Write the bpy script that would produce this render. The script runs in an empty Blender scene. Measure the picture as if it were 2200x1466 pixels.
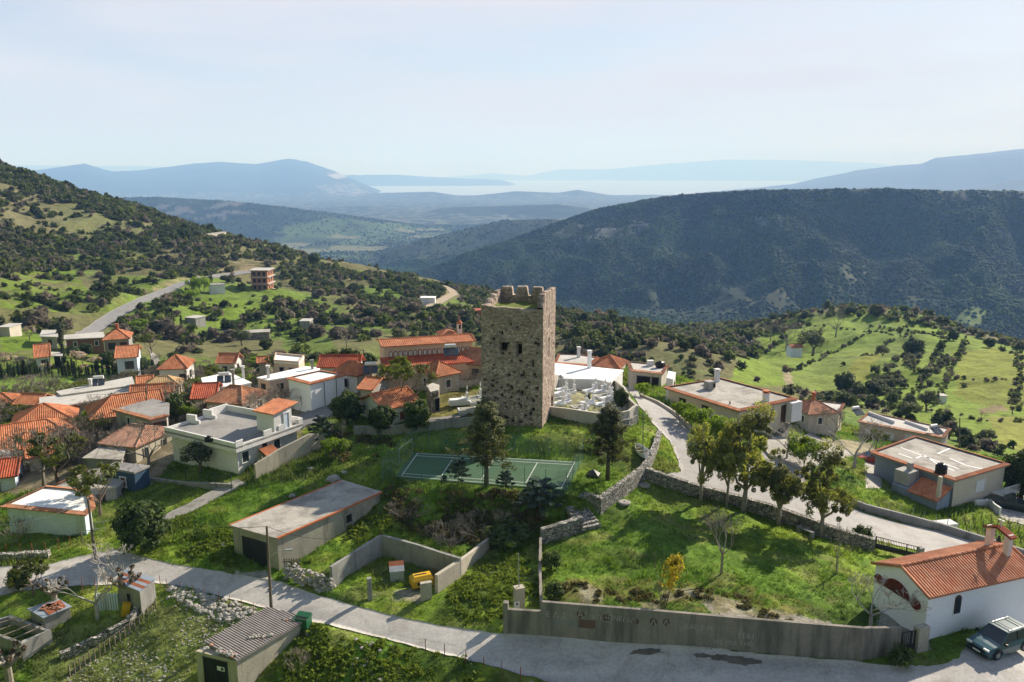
import bpy, math, random
import numpy as np
from mathutils import Vector
PI = math.pi
rnd = random.Random(7); nr = np.random.RandomState(7)
scene = bpy.context.scene
# ---------------- camera, sky, sun, exposure ----------------
CAMZ = 28.0; TH = math.radians(12.1); FOC = 1694.0
cam = bpy.data.cameras.new('camera'); cam.sensor_width = 36; cam.lens = 36*FOC/2200
cam.clip_start = 0.5; cam.clip_end = 90000
camo = bpy.data.objects.new('camera', cam); scene.collection.objects.link(camo)
camo.location = (0, 0, CAMZ); camo.rotation_euler = (PI/2-TH, 0, 0)
scene.camera = camo
scene.view_settings.view_transform = 'Standard'; scene.view_settings.look = 'None'
scene.view_settings.exposure = 0.90; scene.view_settings.gamma = 1
scene.cycles.use_denoising = True
scene.cycles.max_bounces = 6; scene.cycles.diffuse_bounces = 3; scene.cycles.glossy_bounces = 2
scene.cycles.transparent_max_bounces = 6; scene.cycles.volume_bounces = 1
SEL = math.radians(30); SAZ = math.radians(46)
world = bpy.data.worlds.new('World'); scene.world = world; world.use_nodes = True
wt = world.node_tree; wt.nodes.clear()
wo = wt.nodes.new('ShaderNodeOutputWorld'); wb = wt.nodes.new('ShaderNodeBackground')
sk = wt.nodes.new('ShaderNodeTexSky'); sk.sky_type = 'NISHITA'; sk.sun_disc = False
sk.sun_elevation = SEL; sk.sun_rotation = SAZ; sk.air_density = 1.0; sk.dust_density = 0.5; sk.ozone_density = 3.0; sk.altitude = 300
wtc = wt.nodes.new('ShaderNodeTexCoord'); wmp = wt.nodes.new('ShaderNodeMapping'); wmp.inputs['Scale'].default_value = (1.0, 1.3, 7.5)
wmp.inputs['Rotation'].default_value = (0.03, -0.10, 0.3)
wn = wt.nodes.new('ShaderNodeTexNoise'); wn.inputs['Scale'].default_value = 1.7; wn.inputs['Detail'].default_value = 6; wn.inputs['Roughness'].default_value = 0.5
wr = wt.nodes.new('ShaderNodeMapRange'); wr.inputs[1].default_value = 0.38; wr.inputs[2].default_value = 0.62; wr.inputs[3].default_value = 0.52; wr.inputs[4].default_value = 1.0
wm = wt.nodes.new('ShaderNodeMix'); wm.data_type = 'RGBA'
wm.inputs[7].default_value = (6.25, 6.05, 6.45, 1)      # thin high cloud veil
wt.links.new(wtc.outputs['Generated'], wmp.inputs[0]); wt.links.new(wmp.outputs[0], wn.inputs[0])
wse = wt.nodes.new('ShaderNodeSeparateXYZ'); wel = wt.nodes.new('ShaderNodeMapRange'); wel.interpolation_type = 'SMOOTHSTEP'
wel.inputs[1].default_value = .22; wel.inputs[2].default_value = .5; wel.inputs[3].default_value = 1; wel.inputs[4].default_value = .24     # the veil thins overhead
wmu = wt.nodes.new('ShaderNodeMath'); wmu.operation = 'MULTIPLY'
wt.links.new(wtc.outputs['Generated'], wse.inputs[0]); wt.links.new(wse.outputs[2], wel.inputs[0])
wt.links.new(wn.outputs[0], wr.inputs[0]); wt.links.new(wr.outputs[0], wmu.inputs[0]); wt.links.new(wel.outputs[0], wmu.inputs[1]); wt.links.new(wmu.outputs[0], wm.inputs[0]); wt.links.new(sk.outputs[0], wm.inputs[6])
wt.links.new(wm.outputs[2], wb.inputs[0]); wb.inputs[1].default_value = 0.072
wt.links.new(wb.outputs[0], wo.inputs[0])
sl = bpy.data.lights.new('sun', 'SUN'); sl.energy = 5.0; sl.angle = math.radians(0.5); sl.color = (1.0, 0.925, 0.81)
so = bpy.data.objects.new('sun', sl); scene.collection.objects.link(so)
SUNV = Vector((math.sin(SAZ)*math.cos(SEL), math.cos(SAZ)*math.cos(SEL), math.sin(SEL)))
so.rotation_euler = SUNV.to_track_quat('Z', 'Y').to_euler(); so.location = (60, 60, 90)

# ---------------- pixel <-> world (pixels of the 2200 x 1466 photograph) ----------------
CT, ST = math.cos(TH), math.sin(TH)
def pdir(px, py):
    u = (px-1100)/FOC; v = (py-733)/FOC
    return Vector((u, CT-v*ST, -ST-v*CT))
def W(px, py, z):                       # point of the pixel's ray at height z
    d = pdir(px, py); t = (z-CAMZ)/d.z
    return Vector((d.x*t, d.y*t, z))
def WD(px, py, D):                      # point of the pixel's ray at horizontal distance D
    d = pdir(px, py); t = D/math.hypot(d.x, d.y)
    return Vector((d.x*t, d.y*t, CAMZ+d.z*t))
def proj(x, y, z):
    X = x; Y = y*CT-(z-CAMZ)*ST; Z = -y*ST-(z-CAMZ)*CT
    return 1100+FOC*X/np.maximum(Y, .01), 733+FOC*Z/np.maximum(Y, .01)

# ---------------- noise ----------------
def _h(ix, iy, s):
    n = (ix*374761393+iy*668265263+s*1274126177) & 0xffffffff
    n = ((n ^ (n >> 13))*1103515245) & 0xffffffff
    n = ((n ^ (n >> 15))*668265263) & 0xffffffff
    return ((n ^ (n >> 16)) & 0xffff)/65535.0
def vnoise(x, y, s=0):
    x = np.asarray(x, float); y = np.asarray(y, float)
    ix = np.floor(x).astype(np.int64); iy = np.floor(y).astype(np.int64)
    fx = x-ix; fy = y-iy; fx = fx*fx*(3-2*fx); fy = fy*fy*(3-2*fy)
    a = _h(ix, iy, s); b = _h(ix+1, iy, s); c = _h(ix, iy+1, s); d = _h(ix+1, iy+1, s)
    return (a*(1-fx)+b*fx)*(1-fy)+(c*(1-fx)+d*fx)*fy
def fbm(x, y, o=4, s=0):
    r = 0; a = .5; t = 0
    for i in range(o):
        r = r+a*vnoise(x*2**i+i*17.3, y*2**i+i*9.1, s+i); t += a; a *= .5
    return r/t
def ss(a, b, x):
    t = np.clip((x-a)/(b-a), 0, 1); return t*t*(3-2*t)

# ---------------- terrain ----------------
GZ = [  # px, py, z : visible ground near the village
 (1165,922,0),(1040,905,0),(1250,870,.3),(980,860,.2),(860,800,-1.5),(1300,850,-.2),(1200,1000,-1.4),
 (850,1045,-1.4),(1215,1060,-1.4),(1245,985,-1.3),(880,965,-1.3),(1050,1010,-1.4),(1320,960,-1.0),(1375,985,-1.2),
 (1100,1100,-3.0),(900,1100,-3.2),(1230,1110,-2.9),(1340,1050,-2.2),(850,1250,-4.6),(960,1210,-4.5),(1050,1180,-4.3),
 (560,1225,-4.6),(710,1110,-3.6),(830,1070,-2.6),(640,1040,-2.6),(700,960,-1.8),(780,900,-.8),
 (0,1245,-5.2),(250,1205,-5.0),(460,1250,-4.8),(700,1325,-4.8),(1000,1390,-4.6),(1300,1415,-4.4),(1700,1440,-4.2),(2190,1440,-4.0),
 (300,1350,-6.2),(100,1400,-6.8),(400,1460,-7.2),(650,1460,-6.6),(900,1460,-5.6),(1100,1465,-5.0),(-100,1300,-5.8),
 (1250,1280,-3.1),(1500,1300,-3.0),(1500,1150,-3.3),(1400,1060,-3.0),(1800,1300,-3.4),(1850,1210,-4.2),(1230,1180,-3.5),
 (1370,860,-.8),(1440,920,-1.5),(1480,1000,-2.6),(1600,1070,-3.9),(1750,1110,-4.8),(1900,1150,-5.4),(2060,1190,-5.8),(2250,1250,-5.5),
 (1990,1385,-4.0),(2150,1400,-3.9),(1650,960,-3.6),(1750,960,-4.8),(1800,1000,-5.6),(1990,1100,-8.2),(2150,1120,-8.2),(2250,1060,-10),
 (300,1130,-5.0),(100,1140,-5.6),(500,1040,-3.6),(420,1100,-4.0),(350,1040,-4.2),(-50,1120,-6.5),
 (640,870,-2.0),(680,900,-1.6),(500,850,-4.5),(400,880,-4.5),(250,900,-6.0),(100,900,-8.0),(0,1000,-7.5),(-100,900,-9.5),
 (760,790,-5.5),(600,790,-8.0),(450,800,-9.5),(350,830,-8.5),(150,838,-11.5),(0,838,-12.5),(900,770,-7.0),(1250,800,-5.0),(1400,810,-4.5),(1450,850,-3.4)]
GD = [  # px, py, D : visible, by distance
 (0,358,620),(100,385,615),(200,425,600),(300,455,575),(400,490,550),(500,510,530),(560,525,520),(640,550,540),(700,563,560),
 (800,585,550),(900,600,540),(1000,620,520),(1100,645,490),(1200,668,460),(1300,692,430),(1400,712,430),(1500,712,450),
 (0,560,400),(150,600,370),(100,470,500),(250,560,430),(300,650,300),(400,610,360),(350,540,460),(550,608,420),(480,600,390),(180,715,235),(0,700,255),
 (90,780,185),(0,800,172),(300,790,185),(250,745,215),(400,740,250),(500,700,290),(600,650,340),(700,700,280),(800,640,380),(900,700,280),(650,755,215),
 (800,745,215),(950,660,350),(1230,720,270),(1350,740,250),(1450,760,230),(1350,700,360),
 (1560,712,460),(1650,690,470),(1750,672,480),(1850,665,485),(1950,682,470),(2050,702,450),(2200,745,420),
 (1600,770,330),(1720,770,340),(1900,760,330),(2100,800,280),(1700,840,225),(1850,830,255),(2000,880,215),(2150,900,205),(2150,960,170),(2190,1010,140),(1600,820,205)]
GB = [  # px, D, z : hidden ground
 (-400,700,70),(0,800,22),(0,1100,-60),(-600,400,40),(-600,200,0),(-500,120,-12),(-400,60,-7),(-600,1100,40),(300,800,-60),(300,1100,-160),(600,750,-90),(700,1000,-180),(1000,700,-110),(1000,1000,-185),
 (1300,620,-110),(1300,900,-180),(1500,620,-105),(1700,640,-110),(1700,900,-180),(2000,620,-110),(2200,600,-115),(2200,900,-175),(2800,500,-100),(2800,900,-160),
 (2800,200,-35),(2700,100,-14),(1100,110,-2),(1250,125,-8),(1100,160,-18),(1100,210,-34),(1550,110,-6),(1700,150,-16),(1900,130,-14),(2000,110,-11.5),(2500,60,-6),(600,30,-6),(1100,30,-6),(1600,30,-5.5),(1100,40,-5.8),(1100,8,-8),(0,1300,-150),(700,1300,-190),(1300,1300,-190),(2000,1300,-190),(2800,1300,-180)]
cp = []
for a, b, z in GZ: p = W(a, b, z); cp.append((p.x, p.y, p.z))
for a, b, D in GD: p = WD(a, b, D); cp.append((p.x, p.y, p.z))
for a, D, z in GB: u = (a-1100)/FOC/CT; n = math.hypot(u, 1); cp.append((D*u/n, D/n, z))
cp = np.array(cp)
def uv(x, y): return np.arctan2(x, y), np.log(np.maximum(np.hypot(x, y), 4))
CU, CV = uv(cp[:, 0], cp[:, 1])
def tk(r2): return np.where(r2 > 1e-12, .5*r2*np.log(np.maximum(r2, 1e-12)), 0)
n_ = len(cp); Am = np.zeros((n_+3, n_+3))
Am[:n_, :n_] = tk((CU[:, None]-CU)**2+(CV[:, None]-CV)**2)+np.eye(n_)*2e-4
Am[:n_, n_] = 1; Am[:n_, n_+1] = CU; Am[:n_, n_+2] = CV; Am[n_:, :n_] = Am[:n_, n_:].T
wts = np.linalg.solve(Am, np.concatenate([cp[:, 2], np.zeros(3)]))
def tps(x, y):
    sh = np.shape(x); x = np.ravel(x).astype(float); y = np.ravel(y).astype(float); u, v = uv(x, y); out = np.empty(len(u))
    for i in range(0, len(u), 20000):
        a, b = u[i:i+20000], v[i:i+20000]
        out[i:i+20000] = tk((a[:, None]-CU)**2+(b[:, None]-CV)**2)@wts[:n_]+wts[n_]+wts[n_+1]*a+wts[n_+2]*b
    return out.reshape(sh)
def T1(x, y): return float(tps(np.array([x]), np.array([y]))[0])
def G(px, py, off=0.0, zmax=None):       # ray-march the pixel onto the near terrain
    d = pdir(px, py); ts = np.concatenate([np.arange(25, 140, .5), np.geomspace(140, 1200, 260)])
    z = CAMZ+d.z*ts; h = z-tps(d.x*ts, d.y*ts)
    k = np.argmax(h < 0) if (h < 0).any() else len(ts)-1
    k = max(k, 1); a, b = h[k-1], h[k]; t = ts[k-1]+(ts[k]-ts[k-1])*(a/(a-b) if a != b else 0)
    return Vector((d.x*t, d.y*t, CAMZ+d.z*t+off))
# far ranges: (crest pixels, crest distance, foot distance, foot z, roughness)
LAY = [
 ([(560,660),(700,610),(850,592),(930,570),(1000,540),(1100,515),(1200,482),(1280,455),(1400,430),(1500,418),(1600,410),(1700,407),(1850,404),(2000,410),(2200,413),(2700,400)], 1750, 1120, -195, 72),
 ([(640,640),(780,550),(840,530),(900,515),(1000,495),(1080,478),(1180,475),(1280,486),(1500,500)], 2500, 1700, -215, 18),
 ([(-300,425),(240,428),(350,424),(500,430),(650,445),(720,456),(800,468),(870,480),(950,500),(1000,540)], 3900, 3100, -236, 22),
 ([(700,520),(800,490),(870,470),(950,450),(1050,445),(1200,437),(1270,445),(1400,462)], 5400, 4500, -250, 18),
 ([(600,460),(700,450),(800,446),(870,462),(920,480)], 6300, 5600, -255, 15),
 ([(400,440),(560,425),(700,418),(850,414),(930,411),(1000,420),(1110,409),(1200,413),(1240,407),(1310,420),(1450,421),(1600,430)], 10500, 8500, -290, 12),
 ([(-300,372),(80,366),(180,352),(240,368),(300,366),(420,350),(470,347),(550,352),(620,340),(660,347),(720,368),(790,398),(840,416)], 15000, 10500, -296, 50),
 ([(-200,352),(150,356),(300,356),(420,362),(600,372)], 33000, 30000, -305, 30),
 ([(700,376),(850,375),(920,380),(1000,384),(1080,388),(1118,400)], 21000, 19500, -305, 20),
 ([(930,384),(1060,372),(1130,378),(1200,364),(1300,364),(1450,351),(1560,343),(1700,343),(1850,348),(1990,360),(2400,360)], 35000, 32000, -305, 30),
 ([(1540,412),(1700,398),(1750,385),(1850,365),(1930,355),(1980,352),(2010,340),(2100,332),(2200,322),(2600,310)], 13000, 8500, -285, 60),
 ([(1900,430),(2050,408),(2200,382),(2600,350)], 9000, 6200, -270, 35)]
LP = []
for prof, Dc, Df, zf, ro in LAY:
    a = []; z = []
    for px, py in prof: p = WD(px, py, Dc); a.append(math.atan2(p.x, p.y)); z.append(p.z)
    a = [a[0]-.04]+a+[a[-1]+.04]; z = [zf-30]+z+[zf-30 if prof[-1][0] < 2300 else z[-1]]
    if prof[0][0] < -100: z[0] = z[1]
    LP.append((np.array(a), np.array(z), Dc, Df, zf, ro))
def zfull(x, y):
    r = np.hypot(x, y); az = np.arctan2(x, y)
    zb = np.interp(r, [1200, 3000, 11000, 12600, 1e5], [-192, -236, -292, -345, -345])
    z = np.where(r < 1300, tps(x, y), zb); w = ss(950, 1250, r); z = z*(1-w)+zb*w*1.0 if True else z
    for i, (a, zc, Dc, Df, zf, ro) in enumerate(LP):
        c = np.interp(az, a, zc); Dcc = Dc*(1+.05*np.sin(az*13+i)); t = (Dcc-r)/(Dcc-Df)
        s = 1-np.clip(t, 0, 1); s = s**1.15 if i == 0 else s*s*(3-2*s)*.5+s*.5
        env = np.sin(np.clip(s, 0, 1)*PI)
        f = Dc/12.0; rid = np.abs(fbm(az*Dc/f*.55+3*i, r/f*.35, 4, 40+i)-.5)*2
        lz = zf+(c-zf)*s-env*rid*ro*2.2+(fbm(x/(f*.4), y/(f*.4), 3, 60+i)-.5)*ro*.35*ss(0, .3, s)
        lz = np.where(t < 0, c-(r-Dcc)*.10, lz); lz = np.where(t > 1, zf-(Df-r)*.3, lz)
        lz = np.where(c < zf-20, -999, lz)
        z = np.maximum(z, lz)
    return z
# ---------------- materials ----------------
MATS = {}
def nmat(name):
    m = bpy.data.materials.new(name); m.use_nodes = True; nt = m.node_tree
    b = nt.nodes['Principled BSDF']; MATS[name] = m
    return m, nt, b
def N(nt, t, **k):
    n = nt.nodes.new(t)
    for a, v in k.items():
        if a.startswith('i'): n.inputs[int(a[1:])].default_value = v
        else: setattr(n, a, v)
    return n
def L(nt, a, b): nt.links.new(a, b)
def noise(nt, vec, sc, det=4, ro=.55, dist=0):
    n = N(nt, 'ShaderNodeTexNoise'); n.inputs['Scale'].default_value = sc; n.inputs['Detail'].default_value = det
    n.inputs['Roughness'].default_value = ro; n.inputs['Distortion'].default_value = dist; L(nt, vec, n.inputs['Vector']); return n.outputs[0]
def mr(nt, s, a, b, c=0., d=1.):
    n = N(nt, 'ShaderNodeMapRange', i1=a, i2=b, i3=c, i4=d); L(nt, s, n.inputs[0]); return n.outputs[0]
def mixc(nt, f, a, b, mode='MIX'):
    n = N(nt, 'ShaderNodeMix', data_type='RGBA', blend_type=mode)
    for s, i in ((f, 0), (a, 6), (b, 7)):
        if isinstance(s, bpy.types.NodeSocket): L(nt, s, n.inputs[i])
        elif i == 0: n.inputs[0].default_value = s
        else: n.inputs[i].default_value = tuple(s)+(1,)
    return n.outputs[2]
def bump(nt, b, h, st=.5, dist=.05):
    n = N(nt, 'ShaderNodeBump'); n.inputs['Strength'].default_value = st; n.inputs['Distance'].default_value = dist
    L(nt, h, n.inputs['Height']); L(nt, n.outputs[0], b.inputs['Normal'])
def pos(nt):
    return N(nt, 'ShaderNodeNewGeometry').outputs['Position']
def basic(name, c, c2=None, rough=.85, sc=1.2, bst=.3, bsc=18, stain=None, ssc=.5, metal=0, spec=.3, sthr=(.52, .7), streak=False):
    if name in MATS: return MATS[name]
    m, nt, b = nmat(name); P = pos(nt)
    c2 = c2 or tuple(x*.78 for x in c)
    col = mixc(nt, mr(nt, noise(nt, P, sc, 5, .6), .32, .68), c, c2)
    fa = .14 if bst >= .1 else .03
    fine = mr(nt, noise(nt, P, sc*14, 3, .6), .3, .7, 1-fa*1.1, 1+fa)
    col = mixc(nt, 1.0, col, fine, 'MULTIPLY')
    if stain:
        v = P
        if streak:
            mp = N(nt, 'ShaderNodeMapping'); mp.inputs['Scale'].default_value = (1.6, 1.6, .22); L(nt, P, mp.inputs[0]); v = mp.outputs[0]
        col = mixc(nt, mr(nt, noise(nt, v, ssc, 5, .65, .3), sthr[0], sthr[1], 0, .85), col, stain)
    L(nt, col, b.inputs['Base Color'])
    b.inputs['Roughness'].default_value = rough; b.inputs['Metallic'].default_value = metal; b.inputs['Specular IOR Level'].default_value = spec
    if bst: bump(nt, b, noise(nt, P, bsc, 4, .65), bst, .04)
    return m
def stone(name, ca, cb, mortar, sc=3.2, sz=1.5, bst=.9, dist=.06, edge=(.02, .09)):
    m, nt, b = nmat(name); P = pos(nt)
    mp = N(nt, 'ShaderNodeMapping'); mp.inputs['Scale'].default_value = (1, 1, sz); L(nt, P, mp.inputs[0])
    wn = N(nt, 'ShaderNodeTexNoise'); wn.inputs['Scale'].default_value = sc*.9; L(nt, mp.outputs[0], wn.inputs['Vector'])
    vm = N(nt, 'ShaderNodeVectorMath', operation='MULTIPLY_ADD'); L(nt, wn.outputs[1], vm.inputs[0]); vm.inputs[1].default_value = (.35/sc*1.6,)*3; L(nt, mp.outputs[0], vm.inputs[2])
    v1 = N(nt, 'ShaderNodeTexVoronoi'); v1.inputs['Scale'].default_value = sc; L(nt, vm.outputs[0], v1.inputs['Vector'])
    v2 = N(nt, 'ShaderNodeTexVoronoi', feature='DISTANCE_TO_EDGE'); v2.inputs['Scale'].default_value = sc; L(nt, vm.outputs[0], v2.inputs['Vector'])
    sp = N(nt, 'ShaderNodeSeparateColor'); L(nt, v1.outputs['Color'], sp.inputs[0])
    col = mixc(nt, sp.outputs[0], ca, cb)
    col = mixc(nt, 1.0, col, mr(nt, sp.outputs[1], 0, 1, .62, 1.25), 'MULTIPLY')
    col = mixc(nt, mr(nt, noise(nt, P, .45, 4), .45, .7, 0, .45), col, tuple(x*.55 for x in cb))
    ed = mr(nt, v2.outputs[0], edge[0], edge[1])
    col = mixc(nt, ed, mortar, col)
    L(nt, col, b.inputs['Base Color']); b.inputs['Roughness'].default_value = .95; b.inputs['Specular IOR Level'].default_value = .15
    add = N(nt, 'ShaderNodeMath', operation='MULTIPLY_ADD'); L(nt, noise(nt, P, sc*5, 3), add.inputs[0]); add.inputs[1].default_value = .5; L(nt, ed, add.inputs[2])
    bump(nt, b, add.outputs[0], bst, dist); return m
def attr(nt, name):
    return N(nt, 'ShaderNodeAttribute', attribute_name=name)
def tilemat(name, ca, cb, dark):
    m, nt, b = nmat(name); P = pos(nt)
    a = attr(nt, 'tuv'); sp = N(nt, 'ShaderNodeSeparateXYZ'); L(nt, a.outputs['Vector'], sp.inputs[0])
    fx = N(nt, 'ShaderNodeMath', operation='FLOOR'); L(nt, sp.outputs[0], fx.inputs[0])
    fy = N(nt, 'ShaderNodeMath', operation='FLOOR'); L(nt, sp.outputs[1], fy.inputs[0])
    cx = N(nt, 'ShaderNodeCombineXYZ'); L(nt, fx.outputs[0], cx.inputs[0]); L(nt, fy.outputs[0], cx.inputs[1])
    wn = N(nt, 'ShaderNodeTexWhiteNoise', noise_dimensions='2D'); L(nt, cx.outputs[0], wn.inputs['Vector'])
    col = mixc(nt, wn.outputs[0], ca, cb)
    col = mixc(nt, mr(nt, noise(nt, P, .55, 5, .7), .42, .66, 0, .75), col, dark)
    col = mixc(nt, mr(nt, noise(nt, P, 2.2, 4, .7), .55, .72, 0, .5), col, tuple(min(1, x*.8+.12) for x in cb))
    L(nt, col, b.inputs['Base Color']); b.inputs['Roughness'].default_value = .8; b.inputs['Specular IOR Level'].default_value = .25
    fr = N(nt, 'ShaderNodeMath', operation='FRACT'); L(nt, sp.outputs[1], fr.inputs[0])
    bump(nt, b, mr(nt, fr.outputs[0], 0, 1, 1, 0), .8, .04); return m
def leafmat(name, ca, cb, tr=.3):
    m, nt, b = nmat(name); a = attr(nt, 'lc')
    oi = N(nt, 'ShaderNodeObjectInfo')
    col = mixc(nt, a.outputs['Fac'], ca, cb)
    col = mixc(nt, 1.0, col, mr(nt, oi.outputs['Random'], 0, 1, .75, 1.25), 'MULTIPLY')
    L(nt, col, b.inputs['Base Color']); b.inputs['Roughness'].default_value = .65; b.inputs['Specular IOR Level'].default_value = .25
    t = N(nt, 'ShaderNodeBsdfTranslucent'); L(nt, mixc(nt, 1.0, col, (1.2, 1.25, .5), 'MULTIPLY'), t.inputs[0])
    mx = N(nt, 'ShaderNodeMixShader', i0=tr); L(nt, b.outputs[0], mx.inputs[1]); L(nt, t.outputs[0], mx.inputs[2])
    L(nt, mx.outputs[0], nt.nodes['Material Output'].inputs[0]); return m
def glassmat(name, c=(.03, .04, .05)):
    m, nt, b = nmat(name); b.inputs['Base Color'].default_value = tuple(c)+(1,); b.inputs['Roughness'].default_value = .12; b.inputs['Specular IOR Level'].default_value = .6; return m

# ---------------- meshes ----------------
class MB:
    def __init__(s): s.v = []; s.f = []; s.mi = []; s.mats = []; s.t = {}
    def m(s, mat):
        if mat not in s.mats: s.mats.append(mat)
        return s.mats.index(mat)
    def poly(s, pts, mat=0, uvs=None):
        i = len(s.v); s.v += [tuple(p) for p in pts]; s.f.append(tuple(range(i, i+len(pts)))); s.mi.append(mat)
        if uvs:
            for k, w in enumerate(uvs): s.t[i+k] = w
    def prism(s, pts, z0, z1, mat=0, caps=True):   # pts: (x,y); z0/z1 number or list
        n = len(pts); a = sum(pts[i][0]*pts[(i+1) % n][1]-pts[(i+1) % n][0]*pts[i][1] for i in range(n))
        idx = list(range(n)) if a > 0 else list(range(n))[::-1]
        q0 = z0 if hasattr(z0, '__len__') else [z0]*n; q1 = z1 if hasattr(z1, '__len__') else [z1]*n
        b = len(s.v)
        s.v += [(pts[i][0], pts[i][1], q0[i]) for i in idx]+[(pts[i][0], pts[i][1], q1[i]) for i in idx]
        for k in range(n): s.f.append((b+k, b+(k+1) % n, b+n+(k+1) % n, b+n+k)); s.mi.append(mat)
        if caps:
            s.f.append(tuple(b+n+k for k in range(n))); s.mi.append(mat); s.f.append(tuple(b+k for k in range(n))[::-1]); s.mi.append(mat)
    def box(s, c, sx, sy, sz, rz=0, mat=0, tilt=None):
        b = len(s.v); co, si = math.cos(rz), math.sin(rz)
        for dz in (-1, 1):
            for dx, dy in ((-1, -1), (1, -1), (1, 1), (-1, 1)):
                v = Vector((dx*sx/2, dy*sy/2, dz*sz/2))
                if tilt: v = tilt@v
                s.v.append((c[0]+v.x*co-v.y*si, c[1]+v.x*si+v.y*co, c[2]+v.z))
        for q in ((0, 3, 2, 1), (4, 5, 6, 7), (0, 1, 5, 4), (1, 2, 6, 5), (2, 3, 7, 6), (3, 0, 4, 7)):
            s.f.append(tuple(b+k for k in q)); s.mi.append(mat)
    def tube(s, p0, p1, r0, r1=None, n=6, mat=0, caps=True):
        r1 = r0 if r1 is None else r1; p0 = Vector(p0); p1 = Vector(p1); d = (p1-p0)
        if d.length < 1e-6: return
        d.normalize(); a = d.orthogonal().normalized(); c = d.cross(a); b = len(s.v)
        for p, r in ((p0, r0), (p1, r1)):
            for k in range(n):
                t = 2*PI*k/n; s.v.append(tuple(p+a*(r*math.cos(t))+c*(r*math.sin(t))))
        for k in range(n): s.f.append((b+k, b+(k+1) % n, b+n+(k+1) % n, b+n+k)); s.mi.append(mat)
        if caps: s.f.append(tuple(b+k for k in range(n))[::-1]); s.f.append(tuple(b+n+k for k in range(n))); s.mi += [mat, mat]
    def path(s, pts, r, n=5, mat=0):
        for i in range(len(pts)-1): s.tube(pts[i], pts[i+1], r, r, n, mat)
    def lathe(s, prof, n=14, c=(0, 0, 0), mat=0):
        b = len(s.v)
        for r, z in prof:
            for k in range(n): t = 2*PI*k/n; s.v.append((c[0]+r*math.cos(t), c[1]+r*math.sin(t), c[2]+z))
        for j in range(len(prof)-1):
            for k in range(n): s.f.append((b+j*n+k, b+j*n+(k+1) % n, b+(j+1)*n+(k+1) % n, b+(j+1)*n+k)); s.mi.append(mat)
        s.f.append(tuple(b+k for k in range(n))[::-1]); s.f.append(tuple(b+(len(prof)-1)*n+k for k in range(n))); s.mi += [mat, mat]
    def rock(s, c, r, mat=0, seed=None, fl=.65):
        q = rnd; b = len(s.v); a = q.random()*6.3
        pts = [(0, 0, -.8)]+[(math.cos(a+k*1.2566+q.uniform(-.3, .3))*q.uniform(.75, 1.1), math.sin(a+k*1.2566)*q.uniform(.75, 1.1), q.uniform(-.45, -.1)) for k in range(5)]
        pts += [(math.cos(a+.6+k*1.2566)*q.uniform(.55, .95), math.sin(a+.6+k*1.2566)*q.uniform(.55, .95), q.uniform(.3, .7)) for k in range(5)]+[(q.uniform(-.2, .2), q.uniform(-.2, .2), q.uniform(.75, 1))]
        s.v += [(c[0]+p[0]*r, c[1]+p[1]*r, c[2]+p[2]*r*fl) for p in pts]
        F = []
        for k in range(5):
            j = (k+1) % 5; F += [(0, 1+j, 1+k), (1+k, 1+j, 6+k), (6+k, 1+j, 6+j), (6+k, 6+j, 11)]
        s.f += [tuple(b+i for i in t) for t in F]; s.mi += [mat]*len(F)
    def build(s, name, mats=None, parent=None, smooth=False):
        me = bpy.data.meshes.new(name); me.from_pydata(s.v, [], s.f)
        if mats is None: mats = s.mats
        if not isinstance(mats, (list, tuple)): mats = [mats]
        for m in mats: me.materials.append(m)
        if any(s.mi): me.polygons.foreach_set('material_index', s.mi)
        if s.t:
            at = me.attributes.new('tuv', 'FLOAT_VECTOR', 'POINT'); d = np.zeros((len(s.v), 3), np.float32)
            for i, w in s.t.items(): d[i, :2] = w[:2]
            at.data.foreach_set('vector', d.ravel())
        if smooth: me.polygons.foreach_set('use_smooth', [True]*len(s.f))
        me.update(); o = bpy.data.objects.new(name, me); scene.collection.objects.link(o)
        if parent: o.parent = parent
        return o
def npmesh(name, v, f, mat, attrs=None, parent=None, smooth=False, link=True):
    me = bpy.data.meshes.new(name); v = np.asarray(v, np.float32); f = np.asarray(f, np.int32); k = f.shape[1]
    me.vertices.add(len(v)); me.vertices.foreach_set('co', v.ravel()); me.loops.add(f.size); me.loops.foreach_set('vertex_index', f.ravel())
    me.polygons.add(len(f)); me.polygons.foreach_set('loop_start', np.arange(0, f.size, k, dtype=np.int32))
    if smooth: me.polygons.foreach_set('use_smooth', np.ones(len(f), bool))
    me.update(calc_edges=True)
    for an, (ty, dat) in (attrs or {}).items():
        at = me.attributes.new(an, ty, 'POINT')
        at.data.foreach_set({'FLOAT': 'value', 'FLOAT_COLOR': 'color', 'FLOAT_VECTOR': 'vector'}[ty], np.asarray(dat, np.float32).ravel())
    me.materials.append(mat); o = bpy.data.objects.new(name, me)
    if link: scene.collection.objects.link(o)
    if parent: o.parent = parent
    return o
def tag(o, label=None, cat=None, group=None, kind=None):
    if label: o['label'] = label
    if cat: o['category'] = cat
    if group: o['group'] = group
    if kind: o['kind'] = kind
    return o
def empty(name, loc, rz=0, label=None, cat=None, group=None):
    o = bpy.data.objects.new(name, None); scene.collection.objects.link(o); o.location = loc; o.rotation_euler = (0, 0, rz); o.empty_display_size = .3
    return tag(o, label, cat, group)
def dup(src, loc, rz=0, sc=1, label=None, group=None):
    r = src.copy(); scene.collection.objects.link(r); r.location = loc; r.rotation_euler = (0, 0, rz)
    r.scale = sc if hasattr(sc, '__len__') else (sc, sc, sc)
    if label: r['label'] = label
    if group: r['group'] = group
    for ch in src.children:
        c = ch.copy(); scene.collection.objects.link(c); c.parent = r
        for g in ch.children: d = g.copy(); scene.collection.objects.link(d); d.parent = c
    return r
_used = set()
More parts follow.
